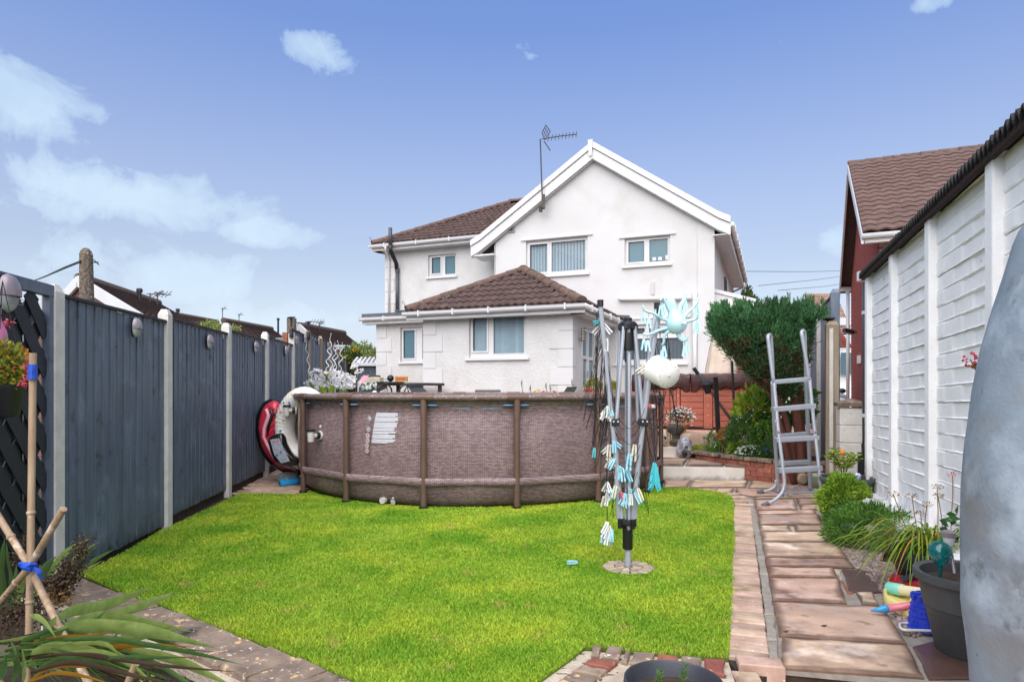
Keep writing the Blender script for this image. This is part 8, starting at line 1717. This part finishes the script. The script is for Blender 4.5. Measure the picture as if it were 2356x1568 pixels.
cane('bamboo cane falling from the left edge down to the lower middle', [(-60, 1095, 2.0), (0, 1193, 1.96), (66, 1300, 1.93), (135, 1440, 1.80), (215, 1590, 1.68), (260, 1680, 1.6)], .0096, (.24, .62))
cane('short pale cane stub at the bottom of the picture', [(312, 1527, 1.75), (292, 1575, 1.75), (280, 1640, 1.75)], .0095, ())
cane('pale cane end in the bottom left corner', [(-14, 1548, 1.5), (14, 1600, 1.5), (40, 1660, 1.5)], .0095, ())
t = thing('blue_tape', 'blue tape wrapped round the upright cane near its top', 'tape', tuple(W(75, 860, 1.92))); MB().tube([W(75.2, 838, 1.92), W(74.8, 872, 1.92)], .0122, 12).build('tape', m_tie, t); MB().slab([W(68, 843, 1.9), W(75, 846, 1.9), W(74, 856, 1.9), W(67, 850, 1.9)], (0, -1, 0), .002).build('loose_tab', m_tie, t)
t = thing('blue_ribbon', 'blue ribbon tied round the crossing canes with a loose end', 'ribbon', tuple(W(70, 1302, 1.85)))
MB().tube([W(47, 1297, 1.87), W(60, 1302, 1.85), W(72, 1304, 1.845), W(84, 1298, 1.86)], [.007, .012, .014, .006], 8).build('knot', m_tie, t); mb = MB(); mb.ribbon(bez(W(68, 1303, 1.84), W(90, 1310, 1.83), W(99, 1324, 1.84), 6), [.012, .016, .02, .026, .030, .032, .033], fold=.3); mb.ribbon(bez(W(66, 1303, 1.84), W(84, 1290, 1.82), W(82, 1300, 1.84), 6), .014, fold=.3); mb.ribbon(bez(W(66, 1303, 1.84), W(50, 1290, 1.85), W(47, 1300, 1.86), 5), .012, fold=.3); mb.build('bow', m_tie, t)
# strap leaved plant
m_strap = mat('strap leaf green', H('b3c472'), H('7d9444'), 8, .42, .3, 30, island=.16, backl=.25, aniso=(3, 3, 3), bdist=.002); m_strapd = mat('strap leaf dark green', H('6d8c50'), H('43622f'), 8, .4, .3, 30, island=.16, backl=.15); m_strapo = mat('dying orange strap leaf', H('cf8f22'), H('8a5e1e'), 7, .6, island=.12, backl=.2); m_strapb = mat('dead brown leaf', H('5d4636'), H('3b2c22'), 9, .8, island=.2)
s3 = lambda x, y: (x*.2371, 1196+y*.2371)
pl1 = thing('strap_leaved_plant', 'sprawling plant of long yellow green strap leaves in the lower left corner', 'plant', tuple(W(60, 1560, 1.75)))
def strap(pts, w_, m, fold=.14, par=pl1, tip='tip', nm='leaf'):
    """pts in crop pixels with distance; w_ in photo pixels"""
    P = spline([W(*s3(x, y), Y) for x, y, Y in pts], 5); n = len(P)-1; Ym = pts[len(pts)//2][2]; wm = w_*.2371/F_*Ym
    wd = [wm*min(1, .45+1.6*(k/n))*(1 if k/n < .6 else max(.03, 1-((k/n-.6)/.4)**1.5)) for k in range(n+1)]; mb = MB().ribbon(P, wd, fold=fold, side=(.1, -.5, 1.0)); o = mb.build(nm, m, par, smooth=False); return auto(o, 60)
L = [([(480, 1010, 1.75), (700, 880, 1.95), (1000, 830, 2.1), (1250, 740, 2.2), (1475, 648, 2.3)], 95, m_strap), ([(900, 960, 2.0), (1150, 905, 2.1), (1450, 800, 2.2), (1725, 690, 2.3)], 90, m_strap), ([(560, 1060, 1.8), (850, 960, 1.95), (1150, 950, 2.05), (1500, 1010, 2.1), (1860, 1078, 2.15)], 110, m_strap),
     ([(500, 1120, 1.75), (800, 1030, 1.85), (1200, 1040, 1.9), (1600, 1110, 1.95), (2100, 1240, 2.0)], 150, m_strap), ([(600, 1020, 1.9), (900, 980, 2.05), (1200, 1040, 2.1), (1500, 1150, 2.1), (1850, 1250, 2.1)], 80, m_strapd), ([(380, 1150, 1.7), (650, 1090, 1.8), (850, 1020, 1.9), (1030, 880, 1.95)], 75, m_strapd),
     ([(330, 1170, 1.7), (600, 1130, 1.75), (900, 1120, 1.8), (1085, 1080, 1.85)], 38, m_strapo), ([(300, 1280, 1.65), (500, 1230, 1.7), (750, 1240, 1.75), (990, 1262, 1.8)], 100, m_strap), ([(600, 1290, 1.7), (1000, 1290, 1.75), (1300, 1420, 1.75), (1500, 1600, 1.7)], 85, m_strap),
     ([(1150, 1250, 1.9), (1450, 1290, 1.9), (1750, 1370, 1.9), (2000, 1480, 1.9), (2280, 1620, 1.85)], 120, m_strap), ([(900, 1240, 1.85), (1300, 1260, 1.9), (1600, 1310, 1.95), (1990, 1345, 2.0)], 30, m_strapo), ([(700, 1200, 1.8), (1100, 1220, 1.85), (1500, 1210, 1.95), (1900, 1230, 2.0)], 40, m_strapo), ([(640, 1180, 1.8), (1000, 1200, 1.85), (1450, 1225, 1.95), (2150, 1280, 2.05)], 26, m_strapb),
     ([(1200, 1260, 1.85), (1500, 1380, 1.8), (1800, 1560, 1.75), (1850, 1620, 1.7)], 75, m_strapd), ([(350, 1450, 1.6), (600, 1340, 1.65), (900, 1360, 1.75), (1200, 1450, 1.8)], 60, m_strapd), ([(260, 1580, 1.55), (500, 1420, 1.6), (800, 1410, 1.7), (1110, 1430, 1.75)], 40, m_strapo), ([(300, 1560, 1.5), (550, 1480, 1.55), (850, 1520, 1.6), (1100, 1600, 1.6)], 36, m_strapo),
     ([(120, 1200, 1.6), (180, 1320, 1.55), (160, 1450, 1.52), (110, 1580, 1.5)], 150, m_strapd), ([(220, 1250, 1.58), (240, 1400, 1.55), (220, 1600, 1.5)], 120, m_strap), ([(50, 1290, 1.55), (60, 1400, 1.5), (20, 1480, 1.48), (-30, 1560, 1.45)], 110, m_strapd), ([(300, 930, 1.75), (400, 960, 1.72), (480, 1040, 1.7), (545, 1140, 1.68)], 105, m_strap),
     ([(800, 1180, 1.8), (1050, 1190, 1.9), (1350, 1130, 2.0), (1780, 1040, 2.1)], 85, m_strap), ([(900, 1160, 1.85), (1200, 1160, 1.95), (1450, 1060, 2.1), (1715, 905, 2.2)], 30, m_strap), ([(620, 1150, 1.7), (1000, 1140, 1.75), (1400, 1200, 1.8), (1900, 1290, 1.85), (2350, 1400, 1.9)], 60, m_strapd), ([(500, 1240, 1.62), (900, 1330, 1.65), (1300, 1330, 1.7), (1850, 1330, 1.8)], 55, m_strapd), ([(500, 1300, 1.6), (800, 1300, 1.62), (1150, 1350, 1.68), (1700, 1420, 1.72), (2300, 1470, 1.8)], 50, m_strapb), ([(300, 1480, 1.55), (700, 1380, 1.6), (1200, 1480, 1.65), (1700, 1600, 1.7)], 55, m_strapb)]
for pts, w_, m_ in L: strap(pts, w_*1.22, m_)
rs = np.random.RandomState(17)
for i in range(64):                                             # the darker under-storey of the clump
    x0, y0 = rs.uniform(-50, 420), rs.uniform(1150, 1420); x1 = rs.uniform(350, 1700); y1 = rs.uniform(1420, 1640); Y0 = rs.uniform(1.65, 1.85)
    strap([(x0, y0, Y0), ((x0+x1)/2, min(y0, y1)-rs.uniform(10, 90), Y0+.1), ((x0+2*x1)/3, (y0+y1)/2-20, Y0+.12), (x1, y1, Y0+.1)], rs.uniform(30, 75), [m_strapd, m_strapd, m_strapb, m_strap][i % 4])
pl2 = thing('upright_strap_plant', 'upright green strap leaves with a dead seed spike before the grey fence', 'plant', tuple(W(100, 1480, 2.3)))
for pts, w_, m_ in (([(380, 800, 2.3), (450, 600, 2.35), (620, 330, 2.4), (883, 168, 2.45)], 85, m_strap), ([(400, 820, 2.3), (520, 620, 2.35), (740, 350, 2.4), (955, 212, 2.45)], 60, m_strap), ([(480, 800, 2.3), (650, 550, 2.35), (800, 350, 2.4), (942, 255, 2.45)], 60, m_strapd), ([(560, 760, 2.35), (720, 560, 2.4), (900, 400, 2.45), (1105, 282, 2.5)], 65, m_strapd), ([(600, 740, 2.35), (760, 540, 2.4), (990, 390, 2.45)], 45, m_strap),
                    ([(320, 800, 2.25), (370, 620, 2.3), (440, 450, 2.32), (548, 348, 2.35)], 95, m_strapd), ([(60, 900, 2.2), (40, 600, 2.2), (20, 400, 2.2), (45, 165, 2.2)], 100, m_strapd), ([(110, 900, 2.2), (110, 600, 2.2), (80, 400, 2.2), (60, 210, 2.2)], 120, m_strapd), ([(150, 900, 2.2), (190, 700, 2.2), (230, 520, 2.2), (250, 420, 2.2)], 90, m_strap), ([(20, 860, 2.15), (0, 600, 2.15), (-20, 300, 2.15)], 100, m_strapd), ([(300, 880, 2.2), (340, 740, 2.2), (330, 640, 2.2)], 70, m_strap), ([(580, 780, 2.3), (640, 730, 2.3), (720, 722, 2.35)], 50, m_strapd), ([(120, 900, 2.1), (140, 700, 2.1), (150, 560, 2.1), (160, 430, 2.1)], 70, m_strapd)): strap(pts, w_, m_, par=pl2)
m_seed = mat('brown seed pods', H('54402e'), H('2f241b'), 20, .9, island=.35)
for (pts, r_, nn, lab, par_) in (([(560, 720), (650, 600), (740, 450), (820, 210)], .030, 900, 'dead brown flower spike leaning right before the fence post', None), ([(600, 700), (620, 560), (630, 410)], .02, 350, 'shorter dead flower spike left of the tall one', None), ([(520, 700), (570, 590), (600, 520)], .028, 400, 'dead spike stub low in the leaves', None), ([(400, 660), (450, 620), (460, 560)], .018, 200, 'small dead spike next to the concrete post', None), ([(160, 430), (200, 300), (240, 170)], .026, 300, 'dead seed head behind the upright cane', None), ([(20, 1000), (120, 900), (220, 860), (330, 840), (440, 860)], .05, 700, 'dark tangle of dead flower heads at the plant base', None), ([(520, 780), (560, 740), (620, 690)], .03, 350, 'cream seed head at the bottom of the tall spike', 'c')):
    S_ = spline([W(*s3(x, y), 2.22 if nn != 700 else 1.95) for x, y in pts], 6); t = thing('seed_spike', lab, 'seed head', tuple(S_[0])); MB().tube(S_, .004, 5).build('stem', m_seed, t); idx = RS.randint(0, len(S_), nn)
    P = np.array([tuple(S_[i]) for i in idx])+RS.normal(size=(nn, 3))*r_*.5; leaves('pods', P, RS.normal(size=(nn, 3)), .011, .008, m_seed if par_ is None else m_tan, t)
t = thing('white_bud_sprig', 'tiny pale yellow buds at the bottom edge of the planting', 'flower', tuple(W(325, 1560, 1.8))); P, D = shell(W(332, 1555, 1.75), (.02, .015, .008), 16, .6); leaves('bud', P, D, .008, .007, m_yl, t)
# bed soil in the corner
structure(MB().prism([(-9, .3), (-.05, .6), (-.55, 2.2), (-1.15, 3.0), (-2.2, 3.5), (-3.3, 3.9), (-9, 4.3)], -.41, -.26).build('planting_bed', m_soil))
# hanging basket and feeder on the trellis
q = W(6, 885, 3.45); hb = thing('hanging_pot', 'black hanging pot on the trellis at the left edge', 'plant pot', tuple(q)); auto(MB().lathe(q, [(.0, -.175), (.06, -.17), (.075, -.155), (.092, -.03), (.1, -.02), (.103, .0), (.094, .002), (.085, -.03), (.0, -.03)], 28).build('pot', m_potk, hb))
for k in range(3): a = 2*PI*k/3+.4; MB().tube([q+Vector((.1*math.cos(a), .1*math.sin(a), 0)), q+Vector((0, 0, .55))], .0025, 4).build('hanger_wire', m_dark, hb)
fu = thing('fuchsia_plant', 'yellowing fuchsia with pink flowers spilling out of the hanging pot', 'plant', tuple(q)); m_fu = mat('yellowing fuchsia leaves', H('a3a53a'), H('6d8a2e'), 14, .7, island=.3, backl=.3, hue=.03); m_fu2 = mat('amber leaves', H('d9a83a'), H('b5702e'), 14, .7, island=.25, backl=.3)
c = q+Vector((.015, -.01, .10)); P, D = shell(c, (.115, .10, .125), 900, .35); leaves('leaf', P, D+RS.normal(size=D.shape)*.6+[0, 0, -.2], .026, .017, m_fu, fu); P, D = shell(c, (.125, .11, .125), 260, .6); leaves('yellow_leaf', P, D+RS.normal(size=D.shape)*.6, .026, .017, m_fu2, fu)
for i in range(9): a = i*.7; e = c+Vector((.12*math.cos(a), -.05, .13*math.sin(a))); MB().tube([q, q.lerp(e, .6)+Vector((0, 0, .04)), e], .002, 4).build('stem', m_bark, fu)
for (u, v) in ((22, 742), (68, 836), (64, 842), (70, 852), (66, 866), (58, 880), (50, 878)):
    e = W(u, v, 3.33); P, D = shell(e, (.012, .012, .016), 14, .3); leaves('blossom', P, D+[0, 0, -.7], .022, .009, m_pnk, fu)
t = thing('pink_glass_feeder', 'pink glass bottle feeder hanging by the trellis at the left edge', 'bird feeder', tuple(W(0, 775, 3.5))); e = W(-8, 772, 3.5); auto(MB().lathe(e, [(.03, -.10), (.05, -.085), (.055, -.04), (.045, .03), (.022, .085), (.018, .12)], 20).build('bottle', mat('pink glass', H('c97a9c'), H('a85c80'), 10, .15), t)); MB().lathe(e, [(.022, .115), (.024, .15), (.0, .155)], 14).build('cap', m_silver, t); MB().tube([e+Vector((0, 0, .15)), e+Vector((0, 0, .35))], .002, 4).build('wire', m_dark, t)
